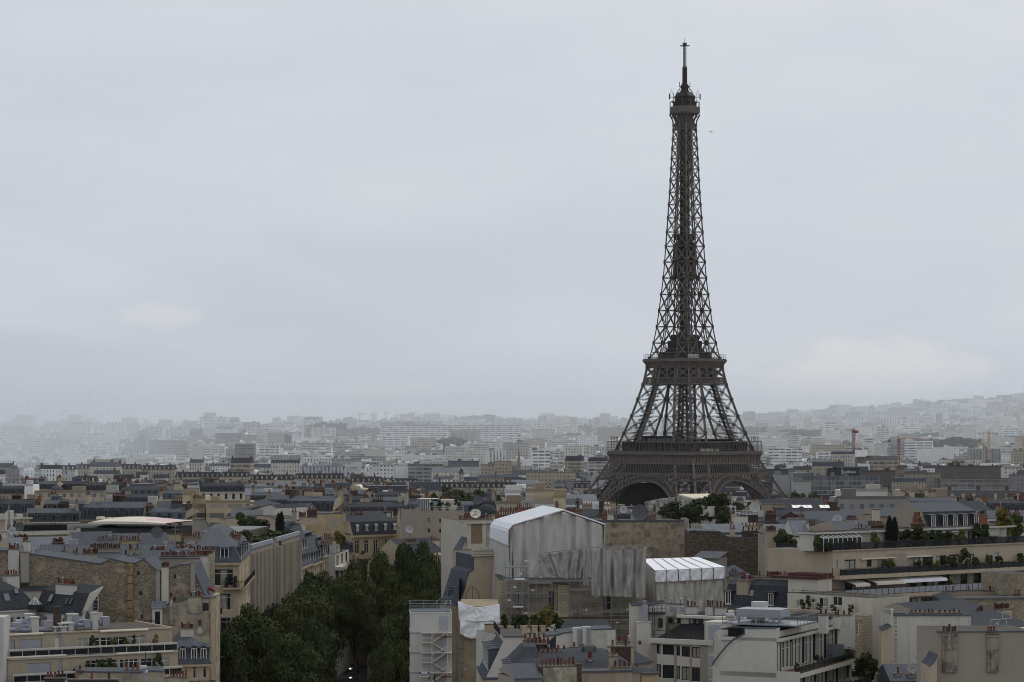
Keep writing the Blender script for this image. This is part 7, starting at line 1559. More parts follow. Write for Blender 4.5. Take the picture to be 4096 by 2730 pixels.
tag(mb.build('ladder',M['steel']),'light ladder leaning on the white wall of the top right terrace','ladder')
bl=Bld('blind_wing','blank tan wing with a black pipe slanting down its wall',3106,403,3331,388,2203,13);bl.wall('taupe',top='paving');bl.rail([(0,.1,bl.H),(bl.W*.36,.1,bl.H)],1.2,.1,.05);mb=MB();mb.box(bl.u(3192),-.02,bl.H,bl.u(3240),.3,bl.H+.55);mb.build('parapet_step',M['taupe'],bl.root)
mb=MB();pp=[bl.at(3224,2165,-.2),bl.at(3224,2212,-.2),bl.at(3336,2313,-.2),bl.at(3336,2335,-.2)]
for(a_,h),(c_,g_)in zip(pp,pp[1:]):mb.tube((a_,-.25,h),(c_,-.25,g_),.17,8)
mb.build('pipe',M['black'],bl.root);mb=MB();mb.box(bl.u(3315),-.9,bl.w(2358),bl.u(3345),-.05,bl.w(2328));mb.build('pipe_chimney',M['taupe'],bl.root)
for i,(px,r,h,m,l)in enumerate(((3120,1.1,3.0,'leaf','tree in a planter at the left end of the tan wing roof'),(3145,1.3,2.4,'leaf_dark','reddish dark bush on the tan wing roof'),(3172,.9,1.5,'leaf','low bush at the step of the tan wing roof'))):shrub('terrace_shrub',l,on(bl,px,1,bl.H),r,h,m,'shrubs on the tan terraces',n=900,leaf=.19,kind=i)
pr=Bld('chimney_pier','tall plain tan chimney pier with black pots between rubble wall and tan wing',3067,406,3106,406,2130,3,cat='chimney');pr.wall('tan');pr.chim(0,pr.W,.1,1.4,pr.H-.1,pr.H+.1,6,'tan',pot=1)
k=Bld('beige_wing','low beige wing with white framed windows below the blank tan wall',3150,378,3490,366,2372,8)
hs=[k.hole(3183,2402,3210,2434),k.hole(3243,2396,3262,2412),k.hole(3275,2392,3310,2428),k.hole(3330,2387,3368,2424)]
k.wall('offwhite',{'f':hs});mb=MB();mb.box(-.2,-2.2,0,k.W,-.003,k.w(2437));mb.box(-.25,-2.4,k.w(2432),k.W+.1,-1.9,k.w(2428));mb.box(-.25,-2.5,k.w(2455),k.W+.1,-2.2,k.w(2450));mb.build('terrace_wall',M['lime_block'],k.root)
k.rail([(0,1,k.H),(k.W,1,k.H)],.4,2,.03)
for i,(px,h,l)in enumerate(((3213,1.4,'thin bush by the first window of the low beige wing'),(3233,2.2,'small tree beside the slanted screen of the low beige wing'),(3278,.9,'bush under the third window of the low beige wing'),(3333,.9,'bush under the last window of the low beige wing'),(3405,1.2,'dark bush at the right end of the low beige wing'))):shrub('terrace_shrub',l,on(k,px,-1,k.w(2437)),.55,h,'leaf','shrubs on the tan terraces',kind=i%3)
put('window',win_mesh(1.0,1.9,'fr',1),k.root,(k.u(3414,-2.2),-2.26,k.w(2512)))
x_=Bld('roof_room','white rendered roof room with a dark red flat roof before the tan wing',3152,382,3272,379,2314,4,zb=Z(2372,380));x_.wall('offwhite');mb=MB();mb.box(-2.6,-.4,x_.H,x_.W+.2,4.4,x_.H+.35);mb.box(-.5,.8,x_.H+.35,x_.W+.1,4,x_.H+.75);mb.build('roof',M['terracotta_dark'],x_.root)
aerial('tall bare pole on the low beige wing',on(k,3311,-.5,k.w(2430)),7.0,arms=0)
# bottom right
b=Bld('white_gable_house','broad stained white blind wall with iron clamps at the lower right',3566,338,3884,338,2464,10)
b.wall('white_stained');mb=MB();mb.box(-.1,-.15,b.H,b.W+.1,.35,b.H+.2);mb.build('coping',M['zinc_plain'],b.root)
for x0,x1,n in((3577,3620,0),(3640,3690,3),(3695,3740,3),(3750,3850,5)):b.chimp(x0,x1,2455,2470,1.5,.8,n,'brick_dark',pot=1,ph=.5)
mb=MB();mb.tube((b.u(3567,-.3),-.3,b.w(2640)),(b.u(3567,-.3),-.3,b.w(2440)),.16,8);mb.tube((b.u(3567,-.3),-.3,b.w(2440)),(b.u(3567,-.3),-.3,b.w(2434)),.25,8,.05);mb.build('flue_pipe',M['unit'],b.root)
mb=MB()
for i in range(13):z=b.w(2478+i*17);u=b.u(3584);mb.box(u-.1,-.03,z,u+.08,-.004,z+.28)
mb.build('iron_clamp_row',M['lime_dark'],b.root)
b2=Bld('beige_annex','narrow beige gable left of the stained white wall',3524,336,3566,335.9,2524,6);polywall(b2,[(3524,2524),(3562,2508),(3566,2508)],0,'beige',back=6,rmat='zinc_dark')
b=Bld('tan_gable_house','tan blind wall with two soot streaked chimney breasts at the bottom right corner',3750,302,4140,303,2531,10);b.wall('taupe');mb=MB();mb.box(-.1,-.12,b.H,b.W,.35,b.H+.15);mb.build('coping',M['zinc_plain'],b.root)
M['soot']=plain('soot_streaked_render',(.31,.275,.235),.9,.15,.4,streak=.85,dirt=(.35,.5,(.07,.065,.06),.75))
for x0,x1,y0,n,pot in((3766,3830,2535,5,1),(3944,3996,2542,4,0)):
 u0,u1=b.u(x0),b.u(x1);mb=MB();mb.box(u0+.1,-.3,b.w(2690),u1-.1,-.004,b.w(y0));mb.box(u0,-.4,b.w(y0+8),u1,-.004,b.w(y0));mb.build('chimney_breast',M['soot'],b.root);b.chim(u0+.1,u1-.1,-.3,.6,b.H-.1,b.w(y0-3),n,'taupe',pot=pot)
q=Bld('lime_return','cream stone return below the tan blind wall with a slate dormer',3716,300,3749,300,2640,6);polywall(q,[(3716,2668),(3722,2662),(3735,2650),(3749,2622)],0,'beige',back=6)
z_=roofblock('zinc_house','zinc roof with two cream stacks in the bottom right, below the stained white wall',3560,316,3716,316.3,2722,8,1.6,'zinc','zinc_dark',[(3581,3604,2698,2735,1,1,'offwhite'),(3635,3660,2702,2735,.6,1,'offwhite')]);put('dormer',dormer_mesh(1.7,1.6,2.0,'gable','slate','black','zinc'),z_.root,(z_.u(3684,4),4,z_.w(2690,z_.u(3684),4)))
dish('round pale dish on a chimney at the bottom right',P(3646,2698,315),.65,.2,'dish',.7)
b=Bld('stone_house','pale coursed stone gable with a parapet at the right, above the stained white wall',3836,366,4140,368,2397,10);b.wall('rubble_pale');mb=MB();mb.box(-.2,-.3,b.H,b.W,.5,b.H+.22);mb.build('coping',M['zinc_pale'],b.root)
for x0,x1,y0,v_,n,m in((3775,3826,2368,6,2,'lime_dark'),(3826,3936,2364,9,1,'tan'),(3936,4046,2366,9,2,'tan'),(4058,4085,2380,3,2,'brick')):b.chimp(x0,x1,y0,2420,v_,.7,n,m,cap='zinc_plain')
mb=MB();mb.hexa([(b.u(3764,-1),-1,b.H-3.5),(-.1,-1,b.H-3.5),(-.1,5,b.H-3.5),(b.u(3766,-1),5,b.H-3.5)],[(b.u(3775,0),0,b.H-.6),(-.2,1,b.H-.2),(-.2,4.9,b.H+.8),(b.u(3780,0),4.9,b.H+.3)]);mb.build('zinc_hood',M['zinc_dark'],b.root)
r=Bld('ribbed_roof_house','dark ribbed metal roof with guard rails at the right edge',3884,344,4160,352,2528,16);r.wall('taupe');r.prof('roof',[(-.4,r.H-.1),(14,r.H+3.0),(16,r.H+2.4)],-.1,r.W,[0,0],['zinc_dark','taupe'])
for c in((3916,3940,2450,2500,8,3,'taupe',.8,dict(pot=1)),(3986,4046,2440,2500,11,8,'taupe',.9,dict(pot=1))):r.chimp(*c[:5],c[7],c[5],c[6],**c[8])
r.rail([(r.u(3963,1),1,r.H+.3),(r.u(4026,1),1,r.H+.3)],1.0,1.2,.05,'unit');r.rail([(r.u(4010,4),4,r.H+.9),(r.u(4046,4),4,r.H+.9)],1.0,1.0,.05,'unit');mb=MB();mb.tube((r.u(3960,-1),-1,r.H-.1),(r.W,-1,r.H+.1),.22,8);mb.build('pipe',M['unit'],r.root)
e=Bld('stone_house','tall rubble stone wall cut by the right edge of the picture',4066,372,4160,374,2298,8);e.wall('rubble_pale')
# roofs behind the tan apartments
RB=[('zinc_house','pale blue zinc roof with a folded gable behind the tan wing planting',3170,452,3240,452.3,2142,8,2.4,'zinc_pale','white',((3225,3236,2095,2140,2,0,'white'),)),('zinc_house','wet pale zinc roof right of the black pots and tan pier',3075,458,3170,458.5,2142,9,1.8,'zinc_pale','taupe',()),('zinc_house','zinc roof with a long row of orange pots before the two cypresses',3408,455,3570,462,2136,12,2.0,'zinc','taupe',((3478,3541,2104,2135,2,9,'brick_dark',.9,dict(quoin='lime')),(3424,3460,2115,2140,1,3,'taupe'),(3500,3520,2040,2110,8,0,'offwhite'))),('zinc_house','dark roofs with brick stacks and a small white dish at the right middle',3160,476,3330,480,2118,11,1.6,'zinc_dark','brick_dark',((3238,3264,2098,2122,2,4,'brick'),(3300,3326,2088,2120,4,0,'white'),(3340,3406,2102,2124,2,10,'brick'),(3250,3298,2122,2140,0,5,'brick_dark',.8,dict(pot=1)))),('cream_flat_house','cream parapet house under a small white dish at the right',3318,470,3415,470.5,2118,8,.3,'flat','beige',()),('zinc_house','long grey zinc roof with four flat skylights and a dark ridge',3222,585,3472,592,2090,12,2.2,'zinc','zinc_dark',((3390,3428,2076,2095,1,8,'brick'),(3153,3222,2072,2098,2,12,'taupe'))),('zinc_house','tall ribbed curved zinc roof with dark stacks before the tower foot',3096,640,3345,650,2062,14,3.8,'zinc_dark','taupe',((3054,3092,2018,2080,0,0,'lime_dark',.9),(3098,3142,2018,2046,3,0,'lime_dark',.9),(3150,3170,2016,2045,5,0,'brick_dark'),(3245,3275,2012,2050,6,4,'brick_dark'),(3250,3318,2006,2020,11,8,'brick'),(3318,3348,2010,2060,1,0,'brick_dark'))),('mansard_house','dark zinc mansard with five tall dormers above the tan top terrace',3708,455,3920,462,2116,12,4.4,'zinc','taupe',((3662,3686,2070,2110,0,5,'brick'),(3758,3812,2054,2075,5,9,'taupe'),(3916,3950,2062,2112,2,5,'brick'),(3655,3702,2096,2125,-.5,4,'brick_dark'))),('cream_tower_house','cream square roof storey with a flat zinc pyramid at the right',3648,520,3744,520.5,2036,8,1.0,'zinc_pale','offwhite',((3724,3744,2032,2066,-.4,0,'offwhite'),)),('zinc_house','grey zinc slope with a cream stack behind the five dormer mansard',3745,530,3990,535,2062,14,2.6,'zinc_dark','taupe',((3836,3880,2031,2060,4,0,'offwhite',.9),(3990,4010,2030,2070,3,6,'taupe'),(3700,3724,2060,2080,1,3,'taupe'))),('zinc_house','zinc roofs with scattered red pots at the far right edge',3955,500,4150,504,2085,12,1.8,'zinc','taupe',((4020,4044,2052,2080,3,4,'brick'),(4062,4080,2052,2090,1,2,'brick'),(3953,3982,2076,2092,0,0,'white'))),('zinc_house','zinc dormer roof with a round-headed window at the right middle',3515,510,3640,512,2064,9,1.4,'zinc','tan',((3572,3615,2060,2080,0,4,'brick'),(3526,3548,2056,2080,2,0,'white'),(3630,3640,1988,2080,4,1,'lime_dark'))),('zinc_house','low zinc roofs and stacks left of the ribbed curved roof',2985,600,3100,601,2085,10,2.0,'zinc','taupe',((3063,3105,2058,2095,0,10,'brick_dark'),(3035,3055,2040,2080,2,1,'unit'))),('brick_house','brick stacks and cream roof rooms above the peak of the white tent',2000,545,2180,548,2072,9,.5,'flat','offwhite',((2068,2142,2032,2075,-.5,9,'brick',.9),(2000,2066,2046,2060,2,10,'offwhite'),(2225,2235,2020,2070,1,2,'brick'))),('zinc_house','low zinc roofs with red pots just behind the right slope of the white tent',2255,560,2420,563,2070,9,1.5,'zinc_dark','white_stained',((2265,2310,2046,2065,1,7,'brick'),(2420,2442,2024,2070,-1,0,'white'),(2400,2418,2005,2070,1,0,'brick_dark'))),]
for rb in RB:
 n_,l,pa,Ya,pb_,Yb,ye,dp,rs,rf,wl_,ch=rb
 o=roofblock(n_,l,pa,Ya,pb_,Yb,ye,dp,rs,rf,wl_,ch,front=[(1.2,2.9)]if 'five tall' in l else None)
 if 'five tall' in l:
  for px in(3730,3778,3818,3858,3902):put('dormer',dormer_mesh(1.25,2.1,1.6,'flat','slate','white_frame','zinc_plain'),o.root,(o.u(px)-.6,-.2,o.H+.2))
 if 'four flat' in l:
  for px in(3295,3335,3382,3420):o.skylight(px,2073,4,2.0,1.2,.35,False)
 if 'ribbed curved' in l:
  for px in(3170,3190,3210,3230,3280,3300):o.skylight(px,2036,3.4,1.3,1.6,.5)
for px,py,Y_,r_,m,l in((3019,2050,590,1.2,'dish','big white dish right of the white railed roof'),(3348,2102,470,.95,'dish','white dish on the cream parapet house'),(3752,2062,525,.9,'dish_dark','wire dish beside the cream square roof storey'),(3206,2056,590,.7,'dish_dark','dark dish on the long zinc roof with skylights'),(1555,2080,560,.5,'dish','tiny pale dish behind the broad stone house')):dish(l,P(px,py,Y_),r_,rnd.uniform(-.3,.3),m,1.0)
T3=thing('scaffold_tent','beige sheet roof over wrapped scaffolding in front of the tower arches','tent',(0,0,0));Y3=640.0
q0,q1,q2,q3=P(2712,1981,Y3),P(2835,1980,Y3+8),P(2887,1999,Y3+2),P(2820,2011,Y3-4)
mb=MB();lo_=[P(2712,1982,Y3+4),P(2820,2011,Y3-5),P(2890,1999,Y3+1),P(2835,1980,Y3+12)];mb.hexa(lo_,[p+Vector((0,0,.3))for p in lo_]);mb.build('tent_roof',M['beige_sheet'],T3)
cloth('netting_panel',[P(2708,1984,Y3),P(2765,1996,Y3-2),P(2820,2010,Y3-4)],[P(2708,2045,Y3),P(2765,2046,Y3-2),P(2820,2048,Y3-4)],'net_dark',.4,50,16,41,T3,3)
cloth('netting_panel',[P(2820,2010,Y3-4),P(2886,2002,Y3)],[P(2820,2050,Y3-4),P(2886,2040,Y3)],'net_dark',.3,40,14,42,T3,3)
cloth('netting_panel',[P(2578,2009,Y3),P(2640,1996,Y3),P(2700,1990,Y3)],[P(2585,2040,Y3),P(2635,2050,Y3),P(2694,2045,Y3)],'net_dark',.6,60,16,43,T3,3)
mb=MB();mb.box(X(2700,Y3),Y3+1,0,X(2880,Y3),Y3+12,Z(2012,Y3));mb.box(X(2590,Y3),Y3+2,0,X(2702,Y3),Y3+10,Z(2022,Y3));mb.build('scaffolded_block',M['net_dark'],T3)
mb=MB()
for i in range(14):p=P(2706+i*13,2060,Y3-14);mb.beam(p,p+Vector((.5,1.5,1.6)),.14)
mb.beam(P(2705,2050,Y3-13),P(2885,2050,Y3-13),.14);mb.beam(P(2705,2062,Y3-14),P(2885,2062,Y3-14),.14);tag(mb.build('roof_guard_rail',M['unit']),'white slanting roof guard rail below the beige tent roof','guard rail')
b=Bld('white_roof_house','white roof storey with railings, ladder and black bands in front of the tower',2903,560,3027,563,2070,12);b.wall('white',{'f':[b.hole(2925,2078,2932,2100,0,'dark')]});b.rail([(0,0,b.H),(b.W,0,b.H)],1.4,.8,.08,'unit',mids=(.7,))
mb=MB();mb.box(-1,5,b.H,b.W*.68,10,b.H+2.2,0);
for i in range(5):mb.box(b.W*(.0+.14*i),4.95,b.H+.4,b.W*(.08+.14*i),4.99,b.H+1.9,1)
mb.build('plant_room',[M['unit'],M['black']],b.root);mb=MB();mb.box(b.W*.72,-.04,b.H-1.2,b.W+.2,4,b.H+.4);mb.build('black_band',M['black'],b.root);b.chimp(2924,2932,2056,2090,-.6,.5,1,'beige')
for i,(px,py,Y_,h,r_,l)in enumerate(((2712,2085,575,7,4.4,'dark spreading pine left of the white railed roof'),(2760,2090,580,5,3.0,'low dark pine between the blotched wall and the railed roof'),(2800,2082,570,7,3.4,'dark pine in the middle of the roof garden before the tower'),(2842,2080,572,8,3.6,'dark pine beside the white railed roof'),(2872,2070,566,9,3.2,'tallest dark pine touching the white railed roof'),(2665,2075,580,4,2.4,'small dark pine at the end of the blotched wall'),(2895,2095,560,6,2.4,'narrow dark pine against the white roof storey'))):
 p=P(px,py,Y_);tree('roof_pine',l,p.x,p.y,h,r_,30+i%3,'leaf_dark','dark pines before the tower',zb=p.z-h*.35,leaf=.4,nleaf=2200,rzf=.45,nl=16)
 # middle and far city
ORD='first second third fourth fifth sixth seventh eighth ninth tenth eleventh twelfth thirteenth fourteenth fifteenth sixteenth'.split()
FOOT=[]
def free(x0,x1,y0,y1):return not any(a<x1 and x0<b and c<y1 and y0<d for a,b,c,d in FOOT)
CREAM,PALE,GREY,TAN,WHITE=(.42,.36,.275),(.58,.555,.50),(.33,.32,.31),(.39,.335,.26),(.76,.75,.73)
BRN,SLT=(.16,.13,.11),(.055,.058,.065)
def midhouse(label,px0,px1,ye,Y_,tone='lime',roof='slate',rise=3.2,n=3,rot=0.0,group=None,dorm=True):
 """house of the middle distance: windowed wall, mansard, party-wall stacks"""
 w_=(px1-px0)/F*Y_;b=Bld('mansard_house',label,px0,Y_,px1,Y_+w_*rot,ye,12,near=False,group=group)
 k=max(2,int(b.W/2.5));b.wall(tone,{'f':b.grid(k,[(b.H-2.9-i*3.3,b.H-.8-i*3.3)for i in range(n)],1.05)})
 mb=MB();pr=[(-.3,b.H-.04),(1.3,b.H+rise*.68),(6,b.H+rise),(12,b.H+rise*.6)]
 for(v0,h0),(v1,h1),m in zip(pr,pr[1:],(0,1,1)):mb.poly(((0,v0,h0),(b.W,v0,h0),(b.W,v1,h1),(0,v1,h1)),m)
 mb.poly([(0,v,h)for v,h in pr],2);mb.poly([(b.W,v,h)for v,h in reversed(pr)],2);mb.box(-.05,-.45,b.H-.35,b.W+.05,-.01,b.H-.05,2)
 if dorm:
  for i in range(k):u=b.W*(i+.5)/k;mb.box(u-.5,-.05,b.H+.3,u+.5,1.2,b.H+rise*.6,3);mb.box(u-.35,-.1,b.H+.4,u+.35,-.051,b.H+rise*.55,4)
 if rnd.random()<.5:u=rnd.uniform(1,max(1.2,b.W-2));mb.box(u,4,b.H+rise*.7,u+1.2,5.2,b.H+rise*.95,5)
 for _ in range(rnd.choice((0,0,1,2))):u=rnd.uniform(.3,max(.4,b.W-3));v=rnd.uniform(5,8);mb.box(u,v,b.H+rise*.6,u+rnd.uniform(1.2,3),v+2.5,b.H+rise+rnd.uniform(.6,1.8),rnd.choice((2,3,5)))
 b_=mb.build('roof',[M[roof],M[rnd.choice(('zinc','zinc_dark','zinc_dark','slate','slate_blue'))],M[tone],M['zinc_plain'],M['glass'],M['glass_pale']],b.root)
 for u in(0,b.W-1.0):
  if rnd.random()<.85:v0=rnd.uniform(1,6);L=rnd.uniform(2,4.5);b.chim(u,u+.8,v0,L,b.H,b.H+rise+rnd.uniform(.4,1.8),int(L*1.6),rnd.choice(('brick_dark','taupe','beige','lime_dark','brick')),along='v')
 for _ in range(rnd.choice((0,1,1,2,2,3))):u=rnd.uniform(.5,max(.6,b.W-4));b.chim(u,u+rnd.uniform(1.5,3.2),7,.8,b.H,b.H+rise+rnd.uniform(.5,1.6),6,rnd.choice(('brick_dark','taupe','lime')))
 FOOT.append((min(X(px0,Y_),X(px1,Y_))-1,max(X(px0,Y_),X(px1,Y_))+1,Y_-2,Y_+14));return b
ROWS=[(655,110,720,2084,'row behind the white canopy'),(740,-20,380,2052,'row under the long cream block'),(905,480,705,2004,'short row left of cream flats'),(700,1140,1400,2052,'row behind the white hall'),(790,1080,1680,2026,'row above the ochre gable'),(690,1400,1690,2062,'row behind the broad stone house'),(960,1000,1700,2000,'upper row above the ochre gable'),(1010,480,1000,1978,'row before the misty trees'),(1120,-20,480,1966,'row at the far left edge'),(760,1700,1960,2042,'row behind the four-window wall'),(720,2180,2420,2082,'row left of the tower foot'),(700,2420,2600,2090,'row under the left tower arch'),(725,3030,3350,2062,'row at the right tower foot'),(800,3630,4100,2044,'row below the arched gables')]
for Y_,c0,c1,ye,wh in ROWS:
 c=c0;i=0
 while c<c1-30 and i<16:
  wpx=rnd.uniform(8,15)*F/Y_*(1.25 if c1-c0>500 else 1);tone=rnd.choice(('lime','beige','lime_dark','white','offwhite','tan'));rf=rnd.choice(('slate','slate','slate_blue','zinc_dark'));r_=rnd.uniform(2.6,4.4)
  nm={'lime':'cream stone','beige':'beige','lime_dark':'grey stone','white':'white','offwhite':'off-white','tan':'tan'}[tone]
  midhouse('%s house with %s roof, %s in the %s'%(nm,'dark' if rf!='slate_blue' else 'bluish',ORD[i],wh),c,min(c+wpx,c1+20),ye+rnd.uniform(-10,10),Y_+rnd.uniform(-14,14),tone,rf,r_,3,rnd.uniform(-.25,.25),'roof houses in the '+wh)
  c+=wpx+rnd.uniform(0,3);i+=1
STY={'g':'cg','t':'cg2','b':'cb','B':'cb2','v':'cv','G':'cglass','p':'cplain'}
def hero(label,px0,px1,y0,Y_,tone=PALE,st='g',roof=None,rot=0.0,dep=14,top=None,name='apartment_block',parts=True,group=None,keep=None):
 """block of the far city: top row y0 at distance Y_"""
 w_=(px1-px0)/F*Y_;b=Bld(name,label,px0,Y_,px1,Y_+w_*rot,y0,dep,near=False,group=group)
 mb=MB();mb.tone(tone);O=[(0,0),(b.W,0),(b.W,dep),(0,dep)];rb_=MB();rb_.tone(mul(tone,.55)if roof!='w' else tone)
 h=b.H if roof not in('m','h')else b.H-(3.6 if roof=='m' else 2)
 for(x0,q0),(x1,q1),L in zip(O,O[1:]+O[:1],(b.W,dep,b.W,dep)):mb.poly([(x0,q0,0),(x1,q1,0),(x1,q1,h),(x0,q0,h)],0 if L==b.W else 1)
 mb.poly([(x,y,h)for x,y in O],1);mb.tn=mb.tn
 mb.build('wall',[M[STY[st]],M['cplain']],b.root)
 if roof in('m','h'):
  rb_.tn=[(0,SLT if top is None else top)];i_=1.6 if roof=='m' else min(b.W,dep)*.42
  rb_.loft([[(-.2,-.2,h),(b.W+.2,-.2,h),(b.W+.2,dep+.2,h),(-.2,dep+.2,h)],[(i_*.5,i_,b.H),(b.W-i_*.5,i_,b.H),(b.W-i_*.5,dep-i_,b.H),(i_*.5,dep-i_,b.H)]],0)
  if roof=='m':
   n=max(2,int(b.W/3.4));rb_.tone(tone)
   for i in range(n):u=b.W*(i+.5)/n;rb_.box(u-.55,-.1,h+.4,u+.55,1,h+2.4)
   rb_.tone((.12,.07,.055))
   for i in range(max(1,int(b.W/9))):u=b.W*(i+.5)/max(1,int(b.W/9));rb_.box(u-.5,3,h,u+.5,6,b.H+1.6)
 else:
  for i in range(max(1,int(b.W/16))):u=rnd.uniform(0,max(.1,b.W-5));MB().tone(mul(tone,.6)).box(u,3,h+.01,u+rnd.uniform(2,5),7,h+rnd.uniform(1.2,3)).build('roof_box',M['cplain'],b.root)
  rb_.box(-.15,-.15,h-.25,b.W+.15,0,h+.5);
 rb_.build('roof' if roof in('m','h')else 'parapet',M['cplain'],b.root)
 FOOT.append((min(b.ax,X(px1,Y_))-3,max(b.ax,X(px1,Y_))+3,Y_-5,Y_+dep+5));return b
H_=lambda*a,**k:hero(*a,**k)
o=hero('long cream block with four rows of small dark windows at the far left',122,416,1968,1010,CREAM,'g',dep=16);
hero('pale stair tower at the left end of the long cream block',98,131,1942,1006,WHITE,'p');hero('cream end wing with wide balconies at the right of the long cream block',417,480,1970,1012,PALE,'B')
hero('cream balcony flats with stepped roofs, left half, beyond the white canopy',702,820,1988,870,(.46,.38,.26),'B',dep=16);hero('cream balcony flats with stepped roofs, right half, beyond the white canopy',824,1000,2008,866,(.46,.38,.26),'B',dep=16);hero('narrow cream stair tower between the two cream balcony flats',730,760,1978,862,(.46,.38,.26),'p');hero('stepped pale terraces below the cream balcony flats',560,700,2022,840,PALE,'B');hero('white low flats right of the cream balcony flats',1108,1200,2022,830,WHITE,'g');hero('grey concrete wall with one window among the left middle roofs',612,690,2032,780,GREY,'p')
hero('white roof room with louvred vents above the white tent',2020,2082,1968,700,WHITE,'p');hero('cream roof block with black roof band above the white tent peak',2085,2228,2012,690,PALE,'p');hero('upper cream roof block with a dish above the white tent',2105,2228,1962,706,(.47,.40,.29),'p');hero('cream block right of the white tent peak',2215,2262,1988,694,(.5,.42,.28),'p');hero('cream roof room behind an iron lattice rail above the tent',1985,2105,2012,695,CREAM,'p')
hero('long grey office block with square dark windows at right',3348,3640,1992,762,(.27,.26,.255),'g',dep=18);hero('cream roof house on top of the grey office block',3362,3550,1962,800,PALE,'p');hero('long cream stone facade with arched gables at the far right',3745,4090,1962,930,(.42,.345,.235),'t','m',dep=16,rot=-.08,top=(.10,.10,.105));hero('cream stone wing with roof hedges left of the arched gables',3600,3745,1962,900,CREAM,'g');hero('cream stone house at the right between tower foot and grey office',3700,3840,1990,850,CREAM,'t')
